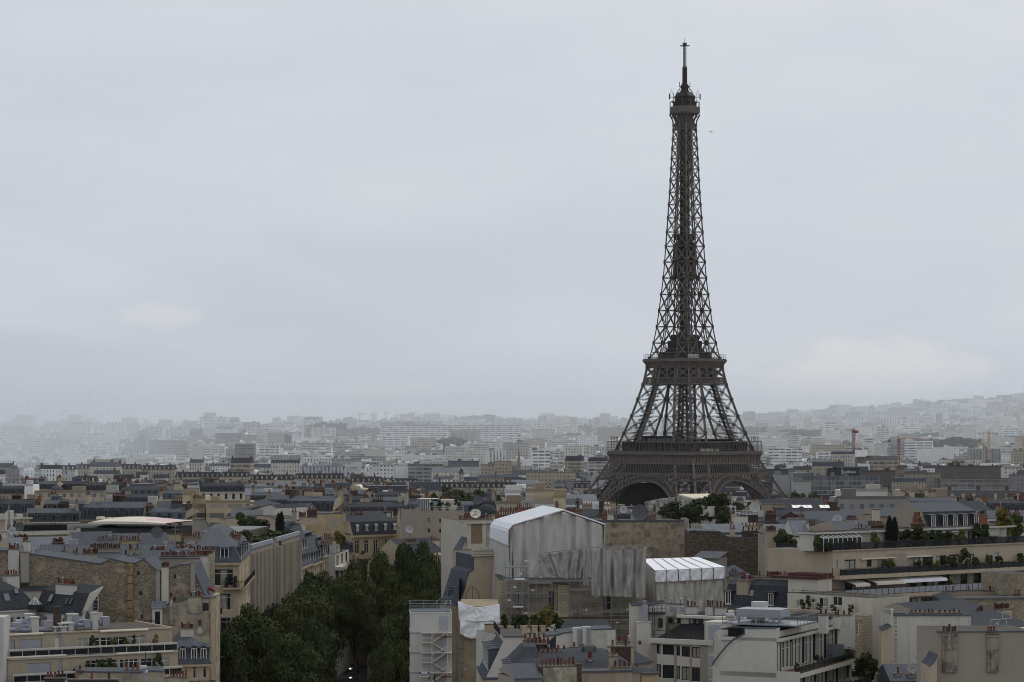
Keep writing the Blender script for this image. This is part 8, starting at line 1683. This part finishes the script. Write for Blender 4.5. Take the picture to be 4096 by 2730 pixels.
HL=[('pale misty facade with many small windows at the far left',140,300,1862,2150,PALE,'t','m'),('long cream facade in the mist behind the domed pavilion',302,560,1858,2200,CREAM,'t','m'),('long cream facade right of the domed pavilion',562,700,1862,2180,CREAM,'t','m'),('grey pavilion with a tall rounded mansard in the left mist',292,384,1905,1800,PALE,'t','m'),('mansard apartment row above the left middle trees, first block',700,880,1890,1960,TAN,'t','m'),('mansard apartment row above the left middle trees, second block',884,996,1888,1950,CREAM,'t','m'),('mansard apartment row with pale dormers, third block',1000,1175,1900,1900,CREAM,'t','m'),('dark mansard block with ornate gables, fourth in the river row',1180,1375,1895,1880,TAN,'t','m'),('low slate house row before the river trees at left',850,1010,1938,1620,TAN,'t','m'),('low mansion with pediment before the river trees',1120,1200,1946,1600,CREAM,'t','m'),('bluish white long block with upright strips behind the mansard row',1085,1382,1866,2260,(.44,.47,.5),'v',None),('slate mansard block left of the dark tree band',1400,1530,1908,1850,TAN,'t','m'),('slate mansard block with three round gables above the dark tree band',1532,1672,1915,1820,TAN,'t','m'),('long slate mansard with round gables right of the dark tree band',1674,1900,1930,1760,CREAM,'t','m'),('slate mansard end block before the tall stone spire',1902,2068,1930,1750,CREAM,'t','m'),('cream mansard house with white dormers at the left middle',1400,1508,1955,1560,CREAM,'t','m'),('white gridded office with black windows at the centre',1490,1576,1862,2140,WHITE,'g',None),('plain white panelled block beside the gridded office',1577,1630,1862,2142,WHITE,'p',None),('grey concrete flats with deep balconies at the centre',1631,1772,1860,2130,GREY,'B',None),('plain grey end of the concrete balcony flats',1773,1806,1872,2140,GREY,'p',None),('dark steel and glass office at the centre',1793,1916,1846,2400,(.13,.135,.15),'G',None),('beige flats left of the tall stone spire',1923,1978,1860,2230,TAN,'g',None),('beige flats with a roof hedge behind the green dome',1979,2046,1848,2260,TAN,'g',None),('grey brown flats with rows of balconies left of the gridded office',1400,1500,1828,2600,GREY,'B',None),('cream long flats with paired windows left of the tower',2105,2304,1890,2080,CREAM,'g',None),('grey block with lattice screen left of the tower foot',2215,2262,1930,1850,GREY,'B',None),('grey lattice sided block beside the tower foot',2263,2300,1928,1852,(.36,.36,.36),'g',None),('dark mansard house at the left foot of the tower',2296,2362,1932,1840,TAN,'t','m'),('white hotel block with brown balconies left of the tower',2192,2280,1806,2860,PALE,'B',None),('white low flats in front of the brown balcony hotel',2193,2318,1840,2600,WHITE,'g',None),('white flats with a blank end touching the tower platform',2332,2440,1832,2620,WHITE,'g',None),('white gridded flats under the left end of the tower platform',2372,2436,1852,2450,WHITE,'g',None),('dark glazed conference block right of the tower',3065,3160,1880,2000,(.1,.105,.12),'G',None),('pale office with small paired windows right of the tower',3100,3160,1900,1880,(.36,.36,.36),'p',None),('grey stair block beside the pale office right of the tower',3161,3172,1888,1890,GREY,'p',None),('long hotel with dark glazed floors and white bands',3172,3520,1906,1850,(.30,.29,.28),'G',None),('white panel at the left end of the long hotel',3172,3245,1928,1835,(.40,.39,.37),'p',None),('dark box carrying a lit hotel sign',3314,3440,1876,1870,(.05,.055,.065),'p',None),('dark brown block with upright strips right of the hotel sign',3445,3592,1886,1930,BRN,'v',None),('tan blank stair block right of the brown strips',3592,3618,1878,1900,(.26,.215,.175),'p',None),('tan office with four rows of small windows and a wall logo',3618,3762,1893,1890,(.29,.25,.21),'g',None),('dark brown flats with stacked balconies at the right',3750,4014,1866,2050,(.14,.115,.1),'B',None),('white gridded office at the right edge',4016,4110,1872,2000,PALE,'g',None),('long grey office with ribbon windows at the right',3764,4048,1916,1880,(.24,.225,.215),'B',None),('grey office with large square openings at the right edge',4048,4130,1898,1850,(.22,.215,.21),'g',None),('dark roofed mansard row behind the right tower arch',2850,3060,1962,1850,TAN,'t','m'),('slate roofed wing right of the tower foot',3080,3200,1958,1900,TAN,'t','m'),('unfinished concrete building between the two red cranes',3428,3558,1830,2300,(.2,.17,.15),'B',None),('white wall with a red rooftop sign under the first red crane',3438,3496,1856,2200,WHITE,'p',None),('yellow cream block left of the hotel sign',3322,3378,1848,2250,(.48,.42,.3),'p',None),('white block with dark ribbon windows left of the red crane',3270,3330,1808,2700,WHITE,'B',None),('tall white end wall with grey balconies between the cranes',3478,3508,1763,3200,WHITE,'p',None),('grey balcony block beside the tall white end wall',3509,3542,1768,3200,GREY,'B',None),('grey glass hall behind the second red crane',3543,3660,1768,3400,(.3,.33,.35),'G',None),('dark glass hall right of the second red crane',3661,3786,1760,3420,(.2,.23,.25),'G',None),('long flats with banded balconies below the glass halls',3555,3712,1792,2950,GREY,'B',None),('pale corner block at the right edge above the gridded office',4054,4120,1804,2600,TAN,'g',None),('cream flats in the right middle distance',3755,3925,1840,2500,PALE,'g',None),('white terraced flats right of the buff crane',3970,4070,1818,2900,WHITE,'g',None),('narrow grey strip block beside the first red crane',3368,3408,1772,3000,GREY,'v',None),('very long white housing slab with banded balconies across the centre',1522,2082,1703,3900,WHITE,'b',None),('brown upper storeys of the broad office left of the long slab',1257,1386,1696,4150,(.2,.19,.185),'p',None),('broad grey office with upright strips left of the long slab',1226,1520,1716,4100,(.36,.34,.33),'v',None),('stepped white tower with balcony bands on the left skyline',813,863,1653,5200,WHITE,'b',None),('second step of the white tower group on the left skyline',865,910,1671,5220,WHITE,'b',None),('lowest step of the white tower group on the left skyline',912,946,1690,5240,WHITE,'b',None),('dark glass block below the stepped white towers',700,810,1717,4300,(.17,.2,.22),'G',None),('white block with dotted windows below the stepped white towers',812,864,1718,4310,WHITE,'g',None),('dark slab on the skyline right of the stepped towers',921,958,1680,5600,GREY,'v',None),('long low white flats left of the broad grey office',1066,1210,1731,4000,WHITE,'B',None),('white terraced blocks on the left skyline',1020,1146,1703,4900,WHITE,'B',None),('white middle tower with one column of windows left of centre',1034,1116,1783,2900,WHITE,'B',None),('low white hall in front of the white middle tower',880,1080,1833,2750,WHITE,'B',None),('dark roofed block with skylights left of the white middle tower',945,1022,1797,3050,(.42,.43,.44),'p','m'),('concrete grid block above the dark roofed block',938,1020,1770,3400,PALE,'v',None),('small dark tower beside a white wall left of centre',1138,1164,1748,3500,(.16,.17,.19),'p',None),('ghostly dark slab at the far left edge in the mist',-20,130,1709,4500,GREY,'b',None),('ghostly square tower at the far left',63,136,1662,5400,PALE,'g',None),('ghostly tower with dark centre at the far left',178,236,1688,5000,PALE,'v',None),('tall ghostly tower with upright strips at left',272,330,1662,5300,WHITE,'v',None),('pair of ghostly slabs below the strip tower',275,364,1702,4500,WHITE,'v',None),('ghostly pale block with dark strip at left',425,500,1692,4700,WHITE,'v',None),('ghostly tower at left before the stepped white towers',635,690,1681,4900,WHITE,'v',None),('banded low office in the left mist',526,676,1736,4000,PALE,'B',None),('dark banded office in the left mist',528,702,1763,3600,GREY,'G',None),('slim pale tower left of the tower legs on the skyline',2154,2187,1668,5200,PALE,'v',None),('grey twin blocks on the skyline left of the tower',2213,2250,1676,5400,PALE,'g',None),('slim octagonal tower on the skyline left of the tower',2280,2306,1674,5000,PALE,'v',None),('brown balcony block below the slim octagonal tower',2313,2370,1704,4400,TAN,'B',None),('grey tower in front of the largest block left of the iron legs',2375,2401,1673,4800,PALE,'v',None),('largest pale block on the skyline left of the iron legs',2399,2441,1656,5600,PALE,'g',None),('pale slab beside the left iron leg',2487,2512,1674,5200,PALE,'v',None),('long pale slab behind the left iron leg',2400,2490,1690,5300,PALE,'g',None),('cream flats with brown balconies left of the tower',2127,2218,1718,4000,PALE,'g',None),('long cream flats below the skyline left of the tower',2247,2381,1744,3700,PALE,'t',None),('cream gridded flats beside the left iron leg',2402,2484,1719,3900,PALE,'g',None),('blue glass tower seen between the iron legs',2650,2673,1680,4200,(.2,.27,.32),'G',None),('pale block seen through the right iron legs',2815,2852,1702,4600,WHITE,'g',None),('tall dark striped tower on the skyline right of the iron tower',2975,3022,1648,5600,GREY,'v',None),('pale skyline block right of the dark striped tower',3025,3080,1659,5800,PALE,'g',None),('higher pale block right of the dark striped tower',3081,3112,1654,5810,PALE,'g',None),('long pale row of flats below the dark striped tower',2972,3134,1686,5200,PALE,'g',None),('slim strip tower right of the long pale row',3137,3161,1671,5000,PALE,'v',None),('white flats below the slim strip tower',3165,3216,1684,5050,WHITE,'g',None),('slim strip tower at the middle of the right skyline',3218,3244,1673,5000,PALE,'v',None),('round topped block on the right skyline',3255,3283,1648,6200,PALE,'g',None),('dark topped block on the right skyline',3284,3325,1644,6300,PALE,'v',None),('broad oval block on the right skyline',3350,3406,1651,6600,PALE,'g',None),('tall white tower with banded balconies left of the first red crane',3297,3350,1692,3950,WHITE,'b',None),('long gridded white slab behind the first red crane',3366,3492,1706,4300,WHITE,'g',None),('huge pale hospital block on the right horizon',3543,3698,1622,6900,PALE,'b',None),('square head of the huge pale block on the right horizon',3584,3608,1612,6895,PALE,'p',None),('white flats on the right hillside',3812,3890,1652,6500,WHITE,'g',None),('long white flats on the right hillside below the woods',3700,3800,1664,6300,PALE,'B',None),('white slab at the right edge above the buff crane',4034,4120,1715,4400,WHITE,'B',None),('tall pale tower on the lower right hillside',3757,3786,1694,4800,PALE,'g',None),('pale tower standing left of the buff crane',3786,3822,1724,4000,PALE,'g',None)]
for q in HL:hero(*q[:8],dep=13 if q[4]<3000 else 18,name='apartment_block')
def letters(s_,px,py,Y_,h,mt,parent=None,lab=None,vert=False):
 cu=bpy.data.curves.new('lettering','FONT');cu.body=s_;cu.size=h;cu.align_x='CENTER';cu.align_y='CENTER';cu.extrude=.1
 t_=bpy.data.objects.new('tmp',cu);col.objects.link(t_);me=bpy.data.meshes.new_from_object(t_.evaluated_get(bpy.context.evaluated_depsgraph_get()));bpy.data.objects.remove(t_);me.materials.clear();me.materials.append(M[mt])
 o=put('lettering',me,None,P(px,py,Y_));o.rotation_euler=(R(90),0,0);tag(o,lab,'lettering');return o
letters('pullman',3398,1889,1868,2.9,'white_frame',lab='pale lettering reading pullman on the dark rooftop box')
mb=MB();p=P(3368,1889,1867.5);mb.box(p.x-.25,p.y-.2,p.z-2,p.x+.25,p.y,p.z+2.4);tag(mb.build('sign_bar',M['white_frame']),'pale upright bar left of the rooftop hotel lettering','sign')
letters('\u00b5g',3750,1914,1888.5,3.6,'cap',lab='grey letter logo on the tan office wall')
def spire(label,px,y0,y1,Y_,r,mat,tw=True):
 zt,zb_=Z(y0,Y_),Z(y1,Y_);rt=thing('church_spire',label,'church',(X(px,Y_),Y_,ground(X(px,Y_),Y_)));g=ground(X(px,Y_),Y_)
 mb=MB();mb.lathe([(r,zb_-g),(r*.72,zb_-g+(zt-zb_)*.3),(.12,zt-g)],8);mb.build('spire',M[mat],rt);m2=MB();m2.box(-r*1.25,-r*1.25,0,r*1.25,r*1.25,zb_-g+.3);m2.build('tower',M['lime_dark'],rt)
spire('tall pale stone spire left of the iron tower',2075,1785,1882,2300,2.3,'lime_dark');spire('small dark spire below the long white slab',1777,1764,1812,3100,1.7,'slate');spire('tiny church spire on the wooded skyline above the long slab',1802,1671,1694,6600,2.0,'slate');spire('thin spire on the skyline right of the iron tower',2963,1660,1700,6000,2.2,'slate')
def dome(label,px,y0,y1,Y_,r,mat,n=16):
 zt,zb_=Z(y0,Y_),Z(y1,Y_);h=zt-zb_;rt=thing('domed_building',label,'dome',(X(px,Y_),Y_,ground(X(px,Y_),Y_)));g=zb_-ground(X(px,Y_),Y_)
 mb=MB();mb.lathe([(r,g)]+[(r*math.cos(a*.19),g+h*.92*math.sin(a*.19))for a in range(1,8)]+[(r*.1,g+h*.93),(r*.08,g+h)],n);mb.build('dome',M[mat],rt,smooth=True);m2=MB();m2.lathe([(r*1.02,0),(r*1.02,g)],n);m2.build('drum',M['lime_dark'],rt)
M['copper']=plain('green_copper',(.085,.115,.11),.7,.2,.3)
dome('broad green dome in front of the beige flats',1967,1888,1918,2040,5.9,'copper');dome('left dark onion dome under the right tower arch',2911,1985,2003,1500,2.3,'slate_blue');dome('right dark onion dome under the right tower arch',2960,1985,2003,1500,2.3,'slate_blue');dome('rounded dark dome behind the black pavilion at left',228,1940,1962,1080,2.6,'slate_blue');dome('small dark lantern dome at the far left',138,1922,1945,1100,1.5,'slate_blue');dome('dark ribbed dome among the left middle roofs',648,2054,2074,660,1.6,'slate');dome('dark curved corner dome above the brick stacks',1948,2012,2075,560,2.6,'slate')
def crane(label,px,y0,y1,Y_,jl,cl,mat,yaw=0.0):
 zt,zb_=Z(y0,Y_),Z(y1,Y_)-25;rt=thing('tower_crane',label,'crane',(X(px,Y_),Y_,zb_),yaw);h=zt-zb_;s_=.9;t_=max(.28,Y_*1.2e-4);mb=MB()
 for sx_ in(-s_,s_):
  for sy_ in(-s_,s_):mb.beam((sx_,sy_,0),(sx_,sy_,h),t_)
 for i in range(int(h/2.4)):
  for sy_ in(-s_,s_):mb.beam((-s_,sy_,i*2.4),(s_,sy_,i*2.4+2.4),t_*.6);mb.beam((s_,sy_,i*2.4),(-s_,sy_,i*2.4+2.4),t_*.6)
 mb.build('mast',M[mat],rt);j=MB();d=1 if jl>0 else-1;n=int(abs(jl)/3)
 j.beam((0,0,h),(jl,0,h+.4),t_);j.beam((0,0,h+2),(jl,0,h+1.4),t_)
 for i in range(n):j.beam((jl*i/n,0,h),(jl*(i+.5)/n,0,h+1.8),t_*.6);j.beam((jl*(i+.5)/n,0,h+1.8),(jl*(i+1)/n,0,h),t_*.6)
 j.build('jib',M[mat],rt);c=MB();c.beam((0,0,h),(-d*cl,0,h+.3),t_*1.6);c.beam((0,0,h+3.4),(-d*cl,0,h+.6),t_*.6);c.box(-d*cl-1.2,-1,h-1.6,-d*cl+1.2,1,h+.8);c.build('counter_jib',M[mat],rt);k=MB();k.box(-1.2,-1.2,h-1.5,1.2,1.2,h+1.5);k.beam((0,0,h),(0,0,h+3.6),t_*1.5);k.build('cab',M[mat],rt)
crane('red tower crane with a short jib pointing left, near the hotel sign',3415,1727,1850,2330,-8.5,3,'crane_red',.2);crane('red tower crane with a long jib to the right',3595,1762,1870,2500,34,9,'crane_red');crane('buff tower crane at the right below the wooded hill',3956,1735,1836,2700,-15,7,'crane_buff');crane('buff tower crane cut by the right edge',4091,1758,1800,2700,-6,3,'crane_buff');crane('short buff crane mast left of the tall buff crane',3934,1778,1830,2700,12,4,'crane_buff')
for px,y0,jl,l in((1439,1659,12,'far grey crane at the left of the wooded skyline'),(1543,1654,-5,'thin far crane mast above the wooded skyline'),(1587,1663,18,'far crane with a long jib above the wooded skyline'),(1656,1655,-14,'tallest far crane above the wooded skyline'),(1676,1665,12,'far crane right of the tallest one on the skyline'),(1404,1671,6,'far crane at the left end of the crane group'),(2055,1674,-8,'far reddish crane above the right part of the long slab'),(2255,1673,-30,'far crane left of the iron tower on the skyline'),(246,1648,10,'ghostly crane on the far left skyline'),(3186,1660,-8,'faint crane on the skyline right of the iron tower'),(3962,1610,-8,'faint crane on the wooded hill at right')):crane(l,px,y0,y0+40,6200,jl*1.1,6,'crane_buff' if px!=2055 else 'crane_red')
h_=thing('helicopter','tiny pale helicopter flying right of the top of the iron tower','helicopter',P(2843,528,2600));h_.scale=(.55,.55,.55);mb=MB();mb.loft([[(x,r*math.cos(a*.785),r*1.1*math.sin(a*.785))for a in range(8)]for x,r in((-2.3,.2),(-1.6,.85),(0,1.1),(1.2,.8),(2.2,.3),(6,.16),(6.1,.05))],0);mb.beam((5.8,0,0),(6.6,0,1.7),.3,.15);mb.box(-1.5,-.9,-1.5,1.2,-.8,-1.4);mb.box(-1.5,.8,-1.5,1.2,.9,-1.4);mb.build('fuselage',M['unit'],h_);mb=MB();mb.beam((-5,0,1.5),(5,.6,1.5),.3,.06);mb.beam((-.4,-5,1.5),(.4,5,1.5),.3,.06);mb.tube((0,0,1),(0,0,1.6),.12);mb.build('rotor',M['dish_dark'],h_)
# countless far roofs
rr=random.Random(21);mb=MB();Y_=1130.0
while Y_<6900:
 x=X(-60,Y_);xe=X(4160,Y_)
 while x<xe:
  wd=rr.uniform(9,26)if Y_<2600 else rr.uniform(10,42);dp=rr.uniform(10,16);tall=rr.random();g=ground(x,Y_);px_=CX+x*F/Y_
  if Y_<1750:hh=Z(rr.uniform(1962,1984),Y_)-g-(0 if px_<1600 else 5);hh=min(hh,36)if px_<2300 else 22+rr.uniform(-3,4)
  else:hh=rr.uniform(15,25)*(1.0 if tall<.86 else rr.uniform(1.1,1.75))*(1+.12*(Y_>3500))
  skip=rr.random()<(.07 if Y_<2600 else.16)or(1380<Y_<1800 and abs(x-X(TPX,TY))<95)or not free(x,x+wd,Y_,Y_+dp)
  if 1300<Y_<1480 and px_>1500:skip=True
  if not skip:
   old=Y_<2400 and rr.random()<.75;t0=rr.choice((CREAM,PALE,PALE,TAN,WHITE)if old else(PALE,WHITE,WHITE,GREY,CREAM,PALE));k=rr.uniform(.8,1.12);tn=tuple(min(.8,v*k)for v in t0)
   a=rr.uniform(-.3,.3);ca,sa=math.cos(a),math.sin(a);L=lambda u,v:(x+u*ca-v*sa,Y_+u*sa+v*ca)
   ring=[L(0,0),L(wd,0),L(wd,dp),L(0,dp)];mi=rr.choice((1,1,0,3)if old else(0,0,2,2,3,4,5))
   mb.tone(tn)
   for i in range(4):p,q=ring[i],ring[(i+1)%4];mb.poly([(*p,g-3),(*q,g-3),(*q,g+hh),(*p,g+hh)],mi if i in(0,2)or old else 5)
   rc=rr.choice((SLT,(.08,.085,.095),(.14,.145,.155),(.3,.31,.32)))if old else rr.choice((mul(tn,.5),(.2,.2,.2),(.42,.42,.42),(.12,.12,.12)))
   mb.tone(rc)
   if old:
    r2=rr.uniform(2,4.2);in_=[L(.4,1.6),L(wd-.4,1.6),L(wd-.4,dp-1.6),L(.4,dp-1.6)]
    for i in range(4):p,q,s1,s2=ring[i],ring[(i+1)%4],in_[(i+1)%4],in_[i];mb.poly([(*p,g+hh),(*q,g+hh),(*s1,g+hh+r2),(*s2,g+hh+r2)],5)
    mb.tone(rr.choice((rc,(.2,.21,.23),(.1,.105,.11))));mb.poly([(*p,g+hh+r2)for p in in_],5);top=g+hh+r2
    for j in range(rr.randint(1,3)):
     u=rr.choice((.2,wd-1,rr.uniform(1,wd-1)));v=rr.uniform(1,dp-4);c0,c1,c2,c3=L(u,v),L(u+.9,v),L(u+.9,v+3),L(u,v+3);mb.tone(rr.choice(((.13,.075,.055),(.09,.07,.06),(.3,.27,.22))));mb.hexa([(*p,top-2)for p in(c0,c1,c2,c3)],[(*p,top+rr.uniform(.8,2))for p in(c0,c1,c2,c3)],5)
   else:
    mb.poly([(*p,g+hh)for p in ring],5)
    for j in range(rr.randint(0,2)):u=rr.uniform(0,max(.1,wd-5));v=rr.uniform(2,6);mb.tone(rr.choice((tn,WHITE,(.2,.2,.2))));c=[L(u,v),L(u+4,v),L(u+4,v+4),L(u,v+4)];mb.hexa([(*p,g+hh)for p in c],[(*p,g+hh+rr.uniform(1.5,3.2))for p in c],5)
  x+=wd+(rr.uniform(.2,1)if rr.random()<.8 else rr.uniform(4,14))
 Y_+=(17+(Y_-1100)*.012)if Y_<2600 else 34+(Y_-2600)*.016
tag(mb.build('distant_rooftops',[M['cg'],M['cg2'],M['cb'],M['cb2'],M['cv'],M['cplain']]),kind='stuff')
# trees and woods
TR=[]
for i in range(15):TR.append((1562+i*29,1948+(i%4)*9+(10 if i>8 else 0),1240+(i%3)*22,7.5,'tree in the dark band left of the tower, %s from the left'%ORD[i]))
for i in range(9):TR.append((1745+i*30,1978+(i%3)*5,1100+(i%2)*20,5.5,'tree in the nearer dark band above the grey roof garden, %s from the left'%ORD[i]))
for i in range(8):TR.append((2292+i*25,1988+(i%3)*6+(0 if i<4 else 8+i),1330+(i%2)*25,5.2,'dark tree under the left tower arch, %s from the left'%ORD[i]))
for i in range(8):TR.append((3178+i*24,1968+(i%3)*7+i*2,1330+(i%2)*25,5.5,'tree right of the tower foot, %s from the left'%ORD[i]))
for i in range(6):TR.append((2905+i*22,2012+(i%2)*6,1300,4.2,'tree below the onion domes, %s from the left'%ORD[i]))
for i in range(12):TR.append((485+i*76,1956+(i%4)*5,1420+(i%3)*25,6.5,'misty river tree beyond the left roofs, %s from the left'%ORD[i]))
for px,py,Y_,rx,l in TR:
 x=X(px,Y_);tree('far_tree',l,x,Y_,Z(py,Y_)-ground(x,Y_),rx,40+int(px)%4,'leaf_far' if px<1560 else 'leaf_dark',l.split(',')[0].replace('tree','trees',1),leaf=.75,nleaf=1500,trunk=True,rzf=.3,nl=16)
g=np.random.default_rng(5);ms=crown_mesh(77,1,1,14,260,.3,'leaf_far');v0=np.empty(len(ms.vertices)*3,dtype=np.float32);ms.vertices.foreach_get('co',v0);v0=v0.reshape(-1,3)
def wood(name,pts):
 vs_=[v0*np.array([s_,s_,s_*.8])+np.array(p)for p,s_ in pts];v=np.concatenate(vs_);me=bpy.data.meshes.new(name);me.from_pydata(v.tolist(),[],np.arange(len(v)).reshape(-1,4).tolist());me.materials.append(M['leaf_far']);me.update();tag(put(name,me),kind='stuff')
pts=[]
for i in range(900):
 px=g.uniform(-20,4130);Y_=g.uniform(6900,7500);x=X(px,Y_)
 if 1400<px<2000 or px>3650 or g.random()<.35:pts.append(((x,Y_,ground(x,Y_)+g.uniform(4,10)+(10*math.sin((px-1400)/330)if 1400<px<2000 else 0)),g.uniform(8,15)))
for i in range(420):
 px=g.uniform(3560,4130);Y_=g.uniform(5600,6900);x=X(px,Y_);pts.append(((x,Y_,ground(x,Y_)+8),g.uniform(7,12)))
for c,y,w_,Yc,n in((1810,1752,60,3600,26),(1640,1690,0,6500,0),(3230,1722,70,4300,30),(3130,1720,30,4400,10),(3010,1712,60,4600,22),(3700,1735,60,4200,24),(3830,1758,70,3400,22),(3970,1750,60,4000,26),(1010,1712,40,4700,16),(2200,1840,25,2700,8),(1200,1702,40,5600,14),(2420,1712,20,4700,8),(2300,1885,20,2300,4)):
 for i in range(n):px=c+g.normal()*w_*.5;x=X(px,Yc);pts.append(((x,Yc+g.uniform(-20,20),Z(y+8,Yc)-g.uniform(0,10)),g.uniform(5,9)))
for i in range(700):Y_=g.uniform(1900,6000);px=g.uniform(0,4096);x=X(px,Y_);pts.append(((x,Y_,ground(x,Y_)+g.uniform(8,17)),g.uniform(3.5,6.5)))
wood('distant_woods',pts)
T4=thing('dark_stand','big dark scaffolded screen standing under the left tower arch','screen',P(2430,2060,1738));mb=MB();w_=X(2672,1738)-X(2430,1738);mb.box(0,0,-20,w_,5,Z(1932,1738)-Z(2060,1738))
for i in range(12):mb.box(-.2,-.4,2+i*2,w_+.2,-.01,2.3+i*2,1)
mb.build('screen',[M['black'],M['iron_dark']],T4)
# air
def haze_box(name,pts,z0,z1,dens,label,colr=(0.96,0.98,1.0)):
 mb=MB();mb.hexa([(x,y,z0)for x,y in pts],[(x,y,z1)for x,y in pts])
 m=bpy.data.materials.new(name+'_air');m.use_nodes=True;t=m.node_tree;t.nodes.clear()
 o=t.nodes.new('ShaderNodeOutputMaterial');v=t.nodes.new('ShaderNodeVolumePrincipled')
 v.inputs['Color'].default_value=(*colr,1);v.inputs['Density'].default_value=dens;v.inputs['Anisotropy'].default_value=0.35
 t.links.new(v.outputs[0],o.inputs['Volume'])
 ob=mb.build(name,m);tag(ob,label,kind='stuff')
 return ob
haze_box('haze',[(-9300,-700),(9300,-700),(9300,10600),(-9300,10600)],-27.0,330.0,1.0e-5,'thin grey haze over the whole city')
haze_box('rain_mist',[(-2400,1750),(-330,1960),(250,2400),(1100,2480),(3000,2560),(3000,9800),(-2400,9800)],-26.0,128.0,2.3e-4,'grey rain mist hanging over the far districts',(0.9,0.955,1))
haze_box('rain_shower',[(-900,1500),(-420,1500),(-300,2750),(-900,2750)],-26.5,126.0,1.25e-3,'pale rain shower drifting over the districts at far left',(0.9,0.955,1))
